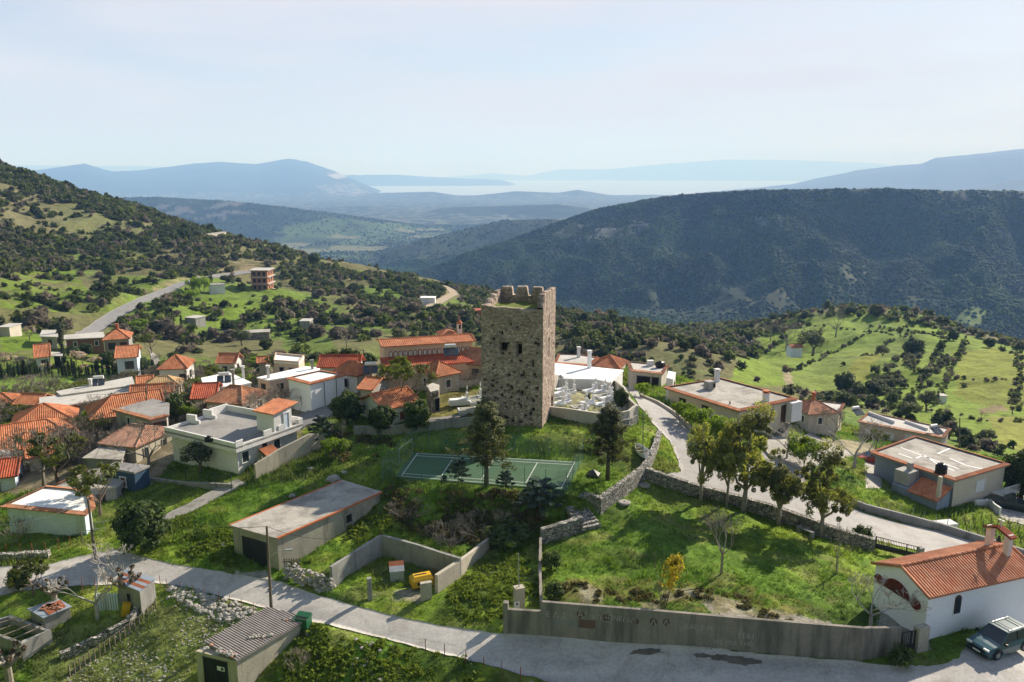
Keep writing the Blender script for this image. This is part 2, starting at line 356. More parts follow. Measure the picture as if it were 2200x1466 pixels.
def put(src, loc, rz=0, sc=1, label=None, group=None):
    if src.name in _used: return dup(src, loc, rz, sc, label, group)
    _used.add(src.name); src.location = loc; src.rotation_euler = (0, 0, rz); src.scale = sc if hasattr(sc, '__len__') else (sc, sc, sc)
    return tag(src, label, None, group)
def inpoly(x, y, P):
    c = np.zeros(np.shape(x), bool); n = len(P)
    for i in range(n):
        x1, y1 = P[i]; x2, y2 = P[(i+1) % n]
        if y1 == y2: continue
        k = ((y1 > y) != (y2 > y)) & (x < (x2-x1)*(y-y1)/(y2-y1)+x1); c ^= k
    return c
# ---------------- paved surfaces: pairs of edge pixels ----------------
ROADP = {
 'road': [(-200,1215,-200,1320),(-60,1222,-60,1290),(0,1218,0,1280),(110,1212,110,1262),(200,1190,200,1258),(250,1180,290,1256),(300,1195,340,1254),(359,1210,380,1259),(432,1222,480,1283),(520,1238,583,1310),(602,1251,666,1337),(685,1280,780,1362),(761,1302,860,1382),(900,1334,960,1408),(996,1352,1034,1428),(1086,1364,1187,1467),(1300,1370,1300,1500),(1481,1391,1450,1540),(1631,1405,1600,1570),(1841,1423,1800,1590),(1960,1432,1900,1600),(2017,1431,2000,1600),(2058,1417,2100,1600),(2080,1376,2250,1580),(2190,1338,2400,1560),(2330,1300,2500,1520)],
 'village_road': [(1335,832,1372,832),(1350,846,1380,848),(1372,872,1412,868),(1405,912,1450,893),(1437,947,1488,929),(1455,985,1515,965),(1462,1015,1560,1000),(1400,1024,1640,1035),(1500,1047,1711,1053),(1595,1077,1750,1063),(1688,1110,1800,1075),(1757,1131,1859,1104),(1837,1150,1940,1126),(1960,1180,2017,1143),(2040,1205,2114,1168),(2150,1245,2240,1205),(2300,1310,2400,1260)],
 'driveway': [(1560,1001,1712,1054),(1600,990,1730,1040),(1640,968,1740,1010),(1650,945,1800,985),(1740,930,1850,975),(1850,985,1860,1050),(1885,995,1895,1050)],
 'concrete_yard': [(2160,1118,2130,1100),(2260,1150,2200,1060),(2330,1120,2260,1040)],
 'lane': [(620,905,656,918),(660,884,700,901),(704,872,730,880),(760,850,775,856)],
 'footpath': [(330,1118,356,1128),(400,1085,430,1092),(460,1052,490,1060),(510,1030,530,1040)],
 'village_street': [(318,786,345,800),(325,770,347,782),(322,755,338,765),(310,745,320,752)],
}
def edges(pairs):
    A = [G(a, b) for a, b, c, d in pairs]; B = [G(c, d) for a, b, c, d in pairs]; return A, B
RP = {}
for k_, pr in ROADP.items(): RP[k_] = edges(pr)
def centre(pts, w):
    C = [G(a, b) for a, b in pts]; A = []; B = []
    for i, p in enumerate(C):
        d = (C[min(i+1, len(C)-1)]-C[max(i-1, 0)]); n = Vector((-d.y, d.x, 0)).normalized()*w/2; A.append(p+n); B.append(p-n)
    return A, B
RP['hill_road'] = centre([(160,745),(178,728),(198,710),(222,693),(255,672),(300,650),(345,630),(388,611),(425,601),(470,592),(520,586),(560,584)], 4.6)
RP['dirt_track'] = centre([(905,668),(940,652),(960,640),(976,632),(968,622),(952,614)], 5)
RPOLY = {k_: [(p.x, p.y) for p in A]+[(p.x, p.y) for p in B[::-1]] for k_, (A, B) in RP.items()}
COURT = [W(850,1024,-1.35), W(1216,1052,-1.35), W(1247,991,-1.35), W(888,971,-1.35)]
CPOLY = [(p.x, p.y) for p in COURT]
CPAD = [tuple(np.array(q)+(np.array(q)-np.mean(CPOLY, 0))*.06) for q in CPOLY]
def pave_mask(x, y):
    m = inpoly(x, y, CPAD)
    for P in RPOLY.values(): m |= inpoly(x, y, P)
    return m
def road_mask(x, y):
    m = np.zeros(np.shape(x), bool)
    for P in RPOLY.values(): m |= inpoly(x, y, P)
    return m
# ---------------- ground sheet ----------------
fr = np.geomspace(16, 1300, 1000); fr2 = np.geomspace(1300, 46000, 440)[1:]
R = np.concatenate([[3, 8], fr, fr2]); A0 = np.linspace(-.74, .74, 620)
AA = np.concatenate([np.linspace(-PI, -.78, 30), A0, np.linspace(.78, PI, 30)])
RR, AZ = np.meshgrid(R, AA, indexing='ij'); GX = RR*np.sin(AZ); GY = RR*np.cos(AZ)
GZv = zfull(GX, GY)
pm = pave_mask(GX, GY); cm = inpoly(GX, GY, CPAD)
nz = (fbm(GX*.9, GY*.9, 4, 3)-.5)*.38*ss(260, 100, RR)+(fbm(GX*.16, GY*.16, 3, 9)-.5)*.9*ss(1200, 300, RR)*ss(20, 60, RR)+(fbm(GX*.03, GY*.03, 4, 5)-.5)*9*ss(150, 320, RR)*ss(1300, 900, RR)
rm_ = road_mask(GX, GY); nearroad = rm_.copy()
for sh in ((1, 0), (-1, 0), (0, 1), (0, -1)): nearroad |= np.roll(rm_, sh, (0, 1))
soft = nearroad.astype(float)
for k_ in range(9): soft = (soft*2+np.roll(soft, 1, 0)+np.roll(soft, -1, 0)+np.roll(soft, 1, 1)+np.roll(soft, -1, 1))/6
soft = np.maximum(soft, nearroad)
nz = nz*(1-soft)-rm_*(.012+RR*.0003)
GZv = GZv+nz
cc_ = np.mean(CPOLY, 0); e1 = np.array(CPOLY[1])-CPOLY[0]; L1 = np.linalg.norm(e1); e1 = e1/L1; e2 = np.array([-e1[1], e1[0]]); L2 = abs((np.array(CPOLY[3])-CPOLY[0])@e2)
dx_ = np.abs((GX-cc_[0])*e1[0]+(GY-cc_[1])*e1[1])-L1/2-1.0; dy_ = np.abs((GX-cc_[0])*e2[0]+(GY-cc_[1])*e2[1])-L2/2-1.0
dc_ = np.hypot(np.maximum(dx_, 0), np.maximum(dy_, 0)); wc_ = ss(2.6, .2, dc_)
GZv = GZv*(1-wc_)+(-1.50)*wc_
PXg, PYg = proj(GX, GY, GZv)
# base colours by kind of ground
def C3(*c): return np.array(c)
def cmix(a, b, t): return a*(1-t[..., None])+b*t[..., None]
n1 = fbm(GX*.12, GY*.12, 4, 11); n2 = fbm(GX*.5, GY*.5, 4, 21); n3 = fbm(GX*.02, GY*.02, 4, 31); n4 = fbm(GX*1.6, GY*1.6, 3, 33)
gcol = cmix(C3(.085,.155,.018)*np.ones(GX.shape+(3,)), C3(.19,.255,.03), ss(.35, .7, n1*.5+n2*.5))
gcol = cmix(gcol, C3(.17,.15,.085), ss(.58, .72, n2)*.4)
n6 = fbm(GX*.22+7, GY*.22, 4, 55); gcol = cmix(gcol, C3(.055,.085,.02), ss(.55, .68, n6)*.6); gcol = cmix(gcol, C3(.26,.25,.08), ss(.62, .74, fbm(GX*.3, GY*.3+9, 4, 56))*.3)
# hillside beyond the village
hill = ss(150, 220, RR)
hc = cmix(C3(.12,.175,.03)*np.ones(GX.shape+(3,)), C3(.13,.125,.055), ss(.42, .58, fbm(GX*.018, GY*.018, 5, 77)))
left_up = ss(0, 60, 560-PYg+(PXg-100)*.12)*ss(650, 450, PXg)
hc = cmix(hc, C3(.15,.14,.075), left_up*.7)
gcol = cmix(gcol, hc, hill)
def zone(pts, col, amt=1., nlo=None, nhi=None, nn=None, rmin=0, rmax=1e9):
    global gcol
    m = inpoly(PXg+(n2-.5)*14, PYg+(n2-.5)*8, pts) & (RR > rmin) & (RR < rmax); w = m*amt*1.0
    if nlo is not None: w = w*ss(nlo, nhi, n2 if nn is None else nn)
    gcol = cmix(gcol, C3(*col), w)
HB = 60
# right-hand fields
zone([(1560,830),(1600,760),(1650,700),(1750,676),(1850,668),(1960,690),(2080,720),(2230,760),(2260,860),(2230,1000),(1900,880),(1700,830)], (.15,.215,.025), .95, rmin=HB, rmax=700)
zone([(1690,830),(1700,790),(1820,750),(1960,730),(1990,760),(1880,850),(1760,860)], (.15,.20,.035), .8, rmin=120, rmax=700)
zone([(2050,850),(2060,760),(2130,745),(2260,775),(2250,870),(2150,885)], (.17,.19,.028), .85, rmin=120, rmax=700)
zone([(1800,820),(1840,770),(1900,750),(1850,830)], (.20,.21,.03), .8, rmin=120, rmax=700)
zone([(2120,895),(2260,895),(2260,985),(2150,960)], (.19,.19,.04), .8, rmin=120, rmax=700)
zone([(1780,720),(1900,690),(2000,715),(1960,735),(1850,750)], (.12,.18,.025), .8, rmin=120, rmax=700)
zone([(1682,800),(1695,790),(1705,825),(1690,832)], (.30,.24,.16), .9, rmin=120, rmax=500)
zone([(2100,880),(2150,868),(2165,882),(2110,890)], (.20,.15,.09), .9, rmin=100, rmax=500)
fm_z = inpoly(PXg, PYg, [(1560,830),(1600,760),(1650,700),(1750,676),(1850,668),(1960,690),(2080,720),(2300,760),(2300,1000),(1900,880),(1700,830)]) & (RR > 100) & (RR < 700)
sa = .62; st_ = fbm((GX*math.cos(sa)-GY*math.sin(sa))*.16, (GX*math.sin(sa)+GY*math.cos(sa))*.012, 4, 88)
gcol = np.where(fm_z[..., None], gcol*(.72+.56*st_[..., None])*(.8+.4*fbm(GX*.06, GY*.06, 4, 89)[..., None]), gcol)
# left village gardens and terraces
zone([(0,700),(60,705),(120,745),(0,760)], (.12,.19,.02), .9, rmin=HB, rmax=400)
zone([(-50,820),(120,822),(330,800),(330,820),(100,850),(-50,848)], (.13,.21,.03), .95, rmin=HB, rmax=400)
zone([(390,640),(470,640),(600,660),(560,700),(420,690)], (.12,.18,.02), .9, rmin=HB, rmax=500)
zone([(600,690),(700,700),(730,770),(610,780)], (.10,.16,.02), .7, rmin=HB, rmax=500)
zone([(0,560),(150,570),(200,640),(100,680),(0,660)], (.12,.18,.02), .85, .35, .5, n1, rmin=HB, rmax=600)
zone([(330,600),(400,585),(520,560),(600,560),(560,580),(430,592),(330,628)], (.30,.24,.14), .8, .4, .6, n1, rmin=200, rmax=700)
zone([(880,640),(960,620),(975,636),(940,655),(890,665)], (.27,.21,.13), .9, rmin=200, rmax=700)
# near yards
zone([(925,845),(1035,835),(1035,915),(905,915)], (.17,.155,.05), .95, rmin=HB, rmax=120)
zone([(1190,825),(1300,820),(1350,850),(1365,895),(1200,880)], (.24,.22,.14), .85, rmin=HB, rmax=120)
zone([(1480,1295),(1600,1300),(1790,1340),(1700,1362),(1560,1330)], (.33,.30,.25), .95, .42, .56, n2, rmax=80)
zone([(1200,1255),(1480,1265),(1700,1320),(1500,1320),(1200,1290)], (.30,.27,.20), .8, .52, .62, n2, rmax=80)
zone([(1200,1240),(1600,1255),(1750,1300),(1700,1330),(1200,1292)], (.15,.13,.04), .6, .35, .6, n4, rmax=80)
zone([(1340,950),(1500,1020),(1460,1030),(1390,1020),(1340,1010)], (.15,.17,.04), .6, rmax=110)
zone([(1640,1010),(1740,1025),(1690,1060),(1600,1040)], (.26,.19,.12), .85, rmax=110)
zone([(1640,935),(1870,950),(1900,990),(1730,985)], (.28,.24,.17), .9, rmax=140)
zone([(600,930),(640,915),(680,960),(620,1000)], (.14,.11,.06), .7, rmax=110)
zone([(80,1370),(300,1300),(560,1300),(430,1400),(400,1480),(60,1480)], (.17,.19,.07), .6, rmax=90)
zone([(-100,850),(100,855),(340,800),(640,790),(830,770),(830,860),(700,900),(640,930),(420,940),(330,1040),(-100,1070)], (.21,.175,.12), .95, .22, .36, n1, rmin=HB, rmax=230)
zone([(505,1230),(570,1225),(590,1250),(520,1252)], (.30,.28,.25), .9, rmax=80)
zone([(800,1275),(900,1262),(960,1290),(930,1300),(790,1290)], (.26,.23,.19), .8, .35, .55, n2, rmax=80)
zone([(1880,1330),(1960,1260),(2000,1400),(1890,1370)], (.25,.24,.20), .9, rmax=60)
# far ranges
far = RR > 1060
big = fbm(GX*.004, GY*.004, 4, 91); sm = fbm(GX*.02, GY*.02, 4, 92)
fcol = cmix(C3(.010,.022,.012)*np.ones(GX.shape+(3,)), C3(.026,.042,.018), ss(.40, .62, sm*.6+big*.4))
gcol = np.where(far[..., None], fcol, gcol)
M1 = dict(rmin=1060, rmax=2100)
zone([(1600,460),(1640,420),(1680,460),(1700,500),(1640,500)], (.17,.17,.165), .65, .46, .6, sm, **M1)
zone([(1190,500),(1350,455),(1420,470),(1350,510),(1230,525)], (.15,.15,.15), .65, .47, .6, sm, **M1)
zone([(1240,560),(1420,575),(1520,555),(1520,590),(1300,600)], (.13,.125,.115), .6, .5, .62, sm, **M1)
zone([(1700,500),(1760,560),(1830,590),(1800,640),(1740,600),(1690,540)], (.085,.105,.05), .6, .35, .6, sm, **M1)
zone([(1820,510),(1880,520),(1870,560),(1800,560)], (.15,.135,.12), .6, .45, .6, sm, **M1)
zone([(1500,630),(1720,590),(2060,560),(2100,620),(1800,660),(1560,700)], (.085,.085,.05), .6, .46, .62, sm, **M1)
zone([(2030,700),(2090,655),(2130,670),(2100,700)], (.15,.20,.05), .8, rmin=600, rmax=1700)
zone([(1850,655),(1960,650),(1990,680),(1900,690)], (.12,.16,.05), .7, .4, .55, sm, rmin=600, rmax=1700)
zone([(1850,405),(1960,410),(2100,420),(2060,450),(1900,440)], (.14,.14,.14), .6, .5, .62, sm, **M1)
zone([(1520,480),(1580,475),(1600,505),(1530,515)], (.09,.13,.04), .8, .4, .5, sm, **M1)
zone([(330,440),(520,432),(590,460),(480,475),(340,465)], (.15,.15,.145), .7, .48, .62, sm, rmin=3000, rmax=4600)
# patchwork of small fields in the far valley
cw = 105; vx = GX+(fbm(GX*.006, GY*.006, 3, 5)-.5)*120; vy = GY+(fbm(GX*.006, GY*.006, 3, 6)-.5)*120
cid = _h(np.floor(vx/cw).astype(np.int64), np.floor(vy/(cw*1.3)).astype(np.int64), 3)
pc = cmix(C3(.055,.09,.032)*np.ones(GX.shape+(3,)), C3(.135,.14,.075), ss(.2, .9, cid)); pc = np.where((cid > .38)[..., None] & (cid < .82)[..., None], C3(.035,.055,.025), pc)
edge = np.minimum(np.abs((vx/cw) % 1-.5), np.abs((vy/(cw*1.3)) % 1-.5)) > .44
pc = np.where(edge[..., None], C3(.045,.065,.03), pc)
pmask = inpoly(PXg+(sm-.5)*90, PYg+(big-.5)*30, [(590,505),(640,478),(760,470),(860,478),(960,490),(990,500),(880,520),(800,550),(760,560),(640,545),(600,530)]) & (RR > 2300) & (RR < 4400)
gcol = np.where(pmask[..., None], pc, gcol)
plain = (RR > 4300) & (RR < 12600) & (GZv < -238)
gcol = np.where(plain[..., None], cmix(fcol, C3(.16,.17,.12), ss(.52, .62, sm)*.7), gcol)
zone([(680,400),(760,395),(790,420),(700,424)], (.26,.25,.23), .7, .5, .56, sm, rmin=8000, rmax=16000)
zone([(700,375),(735,372),(745,382),(720,384)], (.34,.33,.31), .8, rmin=8000, rmax=16000)
gcol = gcol*(.86+.28*n4[..., None])
nR, nA = GX.shape
V = np.stack([GX, GY, GZv], -1).reshape(-1, 3); idx = np.arange(nR*nA).reshape(nR, nA)
F = np.stack([idx[:-1, :-1], idx[1:, :-1], idx[1:, 1:], idx[:-1, 1:]], -1).reshape(-1, 4)[:, ::-1]
m, nt, b = nmat('ground'); P = pos(nt); ca = attr(nt, 'col')
col = mixc(nt, 1.0, ca.outputs['Color'], mr(nt, noise(nt, P, 3.0, 5, .7), .3, .7, .66, 1.32), 'MULTIPLY')
col = mixc(nt, 1.0, col, mr(nt, noise(nt, P, .12, 4, .6), .3, .7, .82, 1.18), 'MULTIPLY')
col = mixc(nt, 1.0, col, mr(nt, noise(nt, P, .55, 5, .7), .3, .7, .62, 1.36), 'MULTIPLY')
L(nt, col, b.inputs['Base Color']); b.inputs['Roughness'].default_value = .95; b.inputs['Specular IOR Level'].default_value = .1
bump(nt, b, noise(nt, P, 4, 5, .7), .7, .15)
gcol4 = np.concatenate([np.clip(gcol, 0, 1), np.ones(GX.shape+(1,))], -1)
GO = tag(npmesh('ground', V, F, m, {'col': ('FLOAT_COLOR', gcol4)}, smooth=True), 'green hillsides and far mountain ranges under the village', kind='structure')
# sea
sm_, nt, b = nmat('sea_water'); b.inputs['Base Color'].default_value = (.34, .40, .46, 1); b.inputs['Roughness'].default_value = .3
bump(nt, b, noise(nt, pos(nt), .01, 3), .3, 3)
mb = MB(); an = [(-1.0+i*.1) for i in range(21)]
for i in range(20):
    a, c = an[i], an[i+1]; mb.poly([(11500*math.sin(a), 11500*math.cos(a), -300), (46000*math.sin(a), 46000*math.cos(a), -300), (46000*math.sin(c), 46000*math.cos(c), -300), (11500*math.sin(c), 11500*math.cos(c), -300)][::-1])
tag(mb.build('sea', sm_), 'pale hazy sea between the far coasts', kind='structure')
# haze: one even volume round everything
hm = bpy.data.materials.new('haze'); hm.use_nodes = True; nt = hm.node_tree; nt.nodes.clear()
o_ = N(nt, 'ShaderNodeOutputMaterial'); pv = N(nt, 'ShaderNodeVolumePrincipled'); pv.inputs['Density'].default_value = 1.3e-4; pv.inputs['Absorption Color'].default_value = (.68, .68, .68, 1)
pv.inputs['Color'].default_value = (.27, .49, .98, 1); pv.inputs['Anisotropy'].default_value = 0.0; L(nt, pv.outputs[0], o_.inputs['Volume'])
mb = MB(); mb.box((0, 0, 275), 96000, 96000, 1450); tag(mb.build('haze', hm), 'pale blue haze in the air over the valleys', kind='stuff')
# roads as draped sheets
def gz(x, y):                             # height of the ground sheet itself
    x = np.asarray(x, float); y = np.asarray(y, float); r = np.hypot(x, y); a = np.arctan2(x, y)
    i = np.clip(np.searchsorted(R, r)-1, 0, nR-2); j = np.clip(np.searchsorted(AA, a)-1, 0, nA-2)
    t = (r-R[i])/(R[i+1]-R[i]); u = (a-AA[j])/(AA[j+1]-AA[j])
    return (GZv[i, j]*(1-t)+GZv[i+1, j]*t)*(1-u)+(GZv[i, j+1]*(1-t)+GZv[i+1, j+1]*t)*u
def gcolat(x, y):
    r = np.hypot(x, y); a = np.arctan2(x, y)
    return gcol[np.clip(np.searchsorted(R, r)-1, 0, nR-2), np.clip(np.searchsorted(AA, a)-1, 0, nA-2)]
def gsurf(x, y):                          # smooth ground height under points (no small bumps)
    return tps(np.asarray(x, float), np.asarray(y, float))
road_m = basic('road_surface', (.45,.43,.41), (.36,.345,.33), .9, .3, .5, 9, (.27,.245,.22), .45, sthr=(.52, .72))
asph_m = basic('asphalt_surface', (.22,.215,.215), (.17,.17,.17), .9, .5, .4, 9)
conc_m = basic('concrete_surface', (.33,.31,.28), (.25,.24,.22), .9, .6, .4, 9, (.18,.16,.13), .9)
dirt_m = basic('dirt_surface', (.34,.28,.2), (.27,.22,.15), .95, .6, .5, 9)
def strip(name, A, B, mat, label, nu=10, sub=8):
    V = []; F = []; k = 0
    AA_ = []; BB_ = []
    for i in range(len(A)-1):
        for j in range(sub): t = j/sub; AA_.append(A[i].lerp(A[i+1], t)); BB_.append(B[i].lerp(B[i+1], t))
    AA_.append(A[-1]); BB_.append(B[-1])
    n = len(AA_); a = np.array([(p.x, p.y) for p in AA_]); c = np.array([(p.x, p.y) for p in BB_])
    jit = (vnoise(np.arange(n)*.9, np.zeros(n)+len(name), 5)-.5)*.35
    u = np.linspace(0, 1, nu+1); P = a[:, None]*(1-u[:, None])+c[:, None]*u[:, None]
    d = (c-a); d /= np.maximum(np.linalg.norm(d, axis=1)[:, None], 1e-6); P[:, 0] -= d*jit[:, None]; P[:, -1] += d*jit[::-1][:, None]
    z = gsurf(P[..., 0], P[..., 1])+.02+np.hypot(P[..., 0], P[..., 1])*.0004
    V = np.concatenate([P, z[..., None]], -1).reshape(-1, 3); ix = np.arange(n*(nu+1)).reshape(n, nu+1)
    F = np.stack([ix[:-1, :-1], ix[1:, :-1], ix[1:, 1:], ix[:-1, 1:]], -1).reshape(-1, 4)
    sk1 = V[ix[:, 0]]-[0, 0, .35]; sk2 = V[ix[:, -1]]-[0, 0, .35]; b0 = len(V); V = np.concatenate([V, sk1, sk2]); i0 = np.arange(n)+b0; i1 = i0+n
    F = np.concatenate([F, np.stack([ix[:-1, 0], ix[1:, 0], i0[1:], i0[:-1]], -1), np.stack([ix[:-1, -1], i1[:-1], i1[1:], ix[1:, -1]], -1)])
    p = V[F[0]]; nn = np.cross(p[1]-p[0], p[2]-p[0])
    if nn[2] < 0: F = F[:, ::-1]
    return tag(npmesh(name, V, F, mat, smooth=True), label, kind='structure')
m_, nt_, b_ = road_m, road_m.node_tree, road_m.node_tree.nodes['Principled BSDF']; src = b_.inputs['Base Color'].links[0].from_socket; P_r = pos(nt_)
wn_ = N(nt_, 'ShaderNodeTexNoise'); wn_.inputs['Scale'].default_value = 1.2; L(nt_, P_r, wn_.inputs['Vector']); vm_ = N(nt_, 'ShaderNodeVectorMath', operation='MULTIPLY_ADD'); L(nt_, wn_.outputs[1], vm_.inputs[0]); vm_.inputs[1].default_value = (1.2, 1.2, 0); L(nt_, P_r, vm_.inputs[2])
vo_ = N(nt_, 'ShaderNodeTexVoronoi', feature='DISTANCE_TO_EDGE'); vo_.inputs['Scale'].default_value = .15; L(nt_, vm_.outputs[0], vo_.inputs['Vector'])
ck = mr(nt_, vo_.outputs[0], .002, .008, .82, 1.0); c2_ = mixc(nt_, 1.0, src, ck, 'MULTIPLY'); mp_ = N(nt_, 'ShaderNodeMapping'); mp_.inputs['Scale'].default_value = (.10, .55, 1); mp_.inputs['Rotation'].default_value = (0, 0, .12); L(nt_, P_r, mp_.inputs[0])
c2_ = mixc(nt_, 1.0, c2_, mr(nt_, noise(nt_, mp_.outputs[0], 1.0, 4, .6), .3, .7, .84, 1.12), 'MULTIPLY'); L(nt_, c2_, b_.inputs['Base Color'])
for k_, mt, lb in (('road', road_m, 'pale worn road curving along the long concrete wall'), ('village_road', basic('worn_road_surface', (.37,.355,.345), (.29,.28,.27), .9, .35, .5, 9, (.23,.215,.20), .5, sthr=(.5, .7)), 'pale road running from the cemetery down past the meadow wall'),
                   ('driveway', conc_m, 'paved yard in front of the flat roofed house'), ('concrete_yard', conc_m, 'pale yard under the dark pickup'), ('lane', asph_m, 'grey lane beside the white house'),
                   ('footpath', conc_m, 'concrete path crossing the green slope'), ('village_street', conc_m, 'short street between the far houses'), ('hill_road', asph_m, 'asphalt road climbing the far hillside'), ('dirt_track', dirt_m, 'dirt track bending over the spur')):
    strip(k_, RP[k_][0], RP[k_][1], mt, lb)

mud = basic('mud', (.15,.125,.10), (.09,.075,.06), .7, 1.2, .6, 6)
for k_, (x_, y_, w_, h_) in enumerate(((1388,1401,1.3,.3),(1508,1410,.7,.22),(1546,1414,.8,.28),(1592,1422,1.3,.42))):
    p = G(x_, y_); mb = MB(); n_k = 22; pts = []
    for i in range(n_k): a = i*2*PI/n_k; rr_ = rnd.uniform(.65, 1.15); X = p.x+math.cos(a)*w_*rr_; Y = p.y+math.sin(a)*h_*rr_+math.cos(a)*w_*-.03; pts.append((X, Y, T1(X, Y)+.055))
    mb.poly(pts); tag(mb.build('mud_patch', mud), 'dark muddy patch on the road by the long wall', kind='structure')
# ---------------- vegetation ----------------
bark = basic('bark', (.16,.13,.10), (.10,.08,.06), .95, 3, .5, 12)
barkg = basic('pale_bark', (.30,.27,.23), (.20,.18,.15), .95, 3, .5, 12)
twig = basic('grey_twigs', (.27,.235,.20), (.19,.16,.135), .95, 3, 0)
twigb = basic('brown_twigs', (.17,.125,.095), (.12,.09,.07), .95, 3, 0)
twigw = basic('pale_twigs', (.42,.39,.37), (.30,.27,.25), .95, 3, 0)
LM = {'dark': leafmat('dark_leaves', (.018,.038,.011), (.08,.115,.03), .35), 'mid': leafmat('green_leaves', (.03,.055,.012), (.09,.12,.03)),
 'oliv': leafmat('olive_leaves', (.06,.075,.04), (.15,.165,.10), .4), 'euc': leafmat('eucalyptus_leaves', (.09,.11,.036), (.34,.34,.115), .55),
 'pine': leafmat('pine_needles', (.05,.066,.026), (.18,.185,.075), .4), 'ced': leafmat('cedar_needles', (.028,.052,.040), (.10,.145,.11), .2),
 'lime': leafmat('bright_leaves', (.10,.17,.015), (.24,.33,.03), .45), 'pink': leafmat('blossom', (.42,.32,.31), (.70,.58,.57), .3),
 'cyp': leafmat('cypress_leaves', (.010,.022,.008), (.035,.052,.018), .1), 'gold': leafmat('yellow_leaves', (.22,.17,.015), (.42,.33,.04), .4),
 'new': leafmat('young_leaves', (.075,.10,.02), (.17,.19,.05), .4), 'brown': leafmat('brown_leaves', (.07,.05,.035), (.15,.115,.085), .1)}
def leafquads(pts, nor, size, q, asp=1.5):
    n = len(pts); nor = nor/np.maximum(np.linalg.norm(nor, axis=1)[:, None], 1e-6)
    a = np.cross(nor, q.normal(size=(n, 3))); a /= np.maximum(np.linalg.norm(a, axis=1)[:, None], 1e-6); b = np.cross(nor, a)
    s = (size*q.uniform(.6, 1.35, n))[:, None]
    v = np.stack([pts-a*s*asp/2-b*s*.35, pts-a*s*.1+b*s*.1-b*s*.7, pts+a*s*asp/2+b*s*.3, pts+b*s*.65], 1)
    return v.reshape(-1, 3), np.arange(4*n).reshape(n, 4)
def cloud(centres, per, size, seed, out=.9, flat=1.0):
    q = np.random.RandomState(seed); P = []; Nn = []; C = []
    mid = np.mean([c[:3] for c in centres], 0)
    for c in centres:
        k = max(3, int(per)); d = q.normal(size=(k, 3)); d /= np.linalg.norm(d, axis=1)[:, None]
        p = np.array(c[:3])+d*(c[3]*q.uniform(.35, 1.0, k)**.6)[:, None]*[1, 1, flat]
        P.append(p); Nn.append((d*out+q.normal(size=(k, 3))*.75+(np.array(c[:3])-mid)*.25/max(c[3], .1)+[0, 0, .25])); cr = q.rand()
        C.append(np.clip(.55*cr+.45*q.rand(k), 0, 1))
    v, f = leafquads(np.concatenate(P), np.concatenate(Nn), size, q)
    return v, f, np.repeat(np.concatenate(C), 4)
def crownpts(n, rx, ry, rz, z0, seed, cr=.35, lump=.35, lo=-1.):
    q = np.random.RandomState(seed); out = []
    while len(out) < n:
        d = q.normal(size=3); d /= np.linalg.norm(d)
        if d[2] < lo: continue
        l = 1-lump/2+lump*(vnoise(d[0]*2.2+5, d[1]*2.2+d[2]*1.7, seed)-.3)
        r = q.uniform(.25, 1)**.45*l
        out.append((d[0]*rx*r, d[1]*ry*r, z0+d[2]*rz*r, cr*q.uniform(.7, 1.3)))
    return out
def leafobj(name, cl, mat, parent):
    v, f, c = cl; return npmesh(name, v, f, mat, {'lc': ('FLOAT', c)}, parent)
def limbs(mb, p, d, l, r, depth, q, spread=.6, tips=None, up=.15, n=5, shrink=.68, kids=(2, 3), minr=.006):
    p = Vector(p); d = Vector(d).normalized(); segs = 2
    for s in range(segs):
        e = p+d*(l/segs); r1 = max(r*(.85 if s == 0 else .72), minr); mb.tube(p, e, r, r1, n if depth > 1 else 3, 0, False); p = e; r = r1
        d = (d+Vector((q.uniform(-.16, .16), q.uniform(-.16, .16), q.uniform(-.05, .12)))).normalized()
        if tips is not None and depth <= 2: tips.append((p.x, p.y, p.z))
    if depth <= 0: return
    for k in range(q.randint(*kids)):
        a = Vector((q.uniform(-1, 1), q.uniform(-1, 1), q.uniform(-.4, .8)+up)); nd = (d*(1-spread*.5)+a.normalized()*spread).normalized()
        limbs(mb, p, nd, l*shrink*q.uniform(.8, 1.15), r*.8, depth-1, q, spread, tips, up, n, shrink, kids, minr)
PR = {}
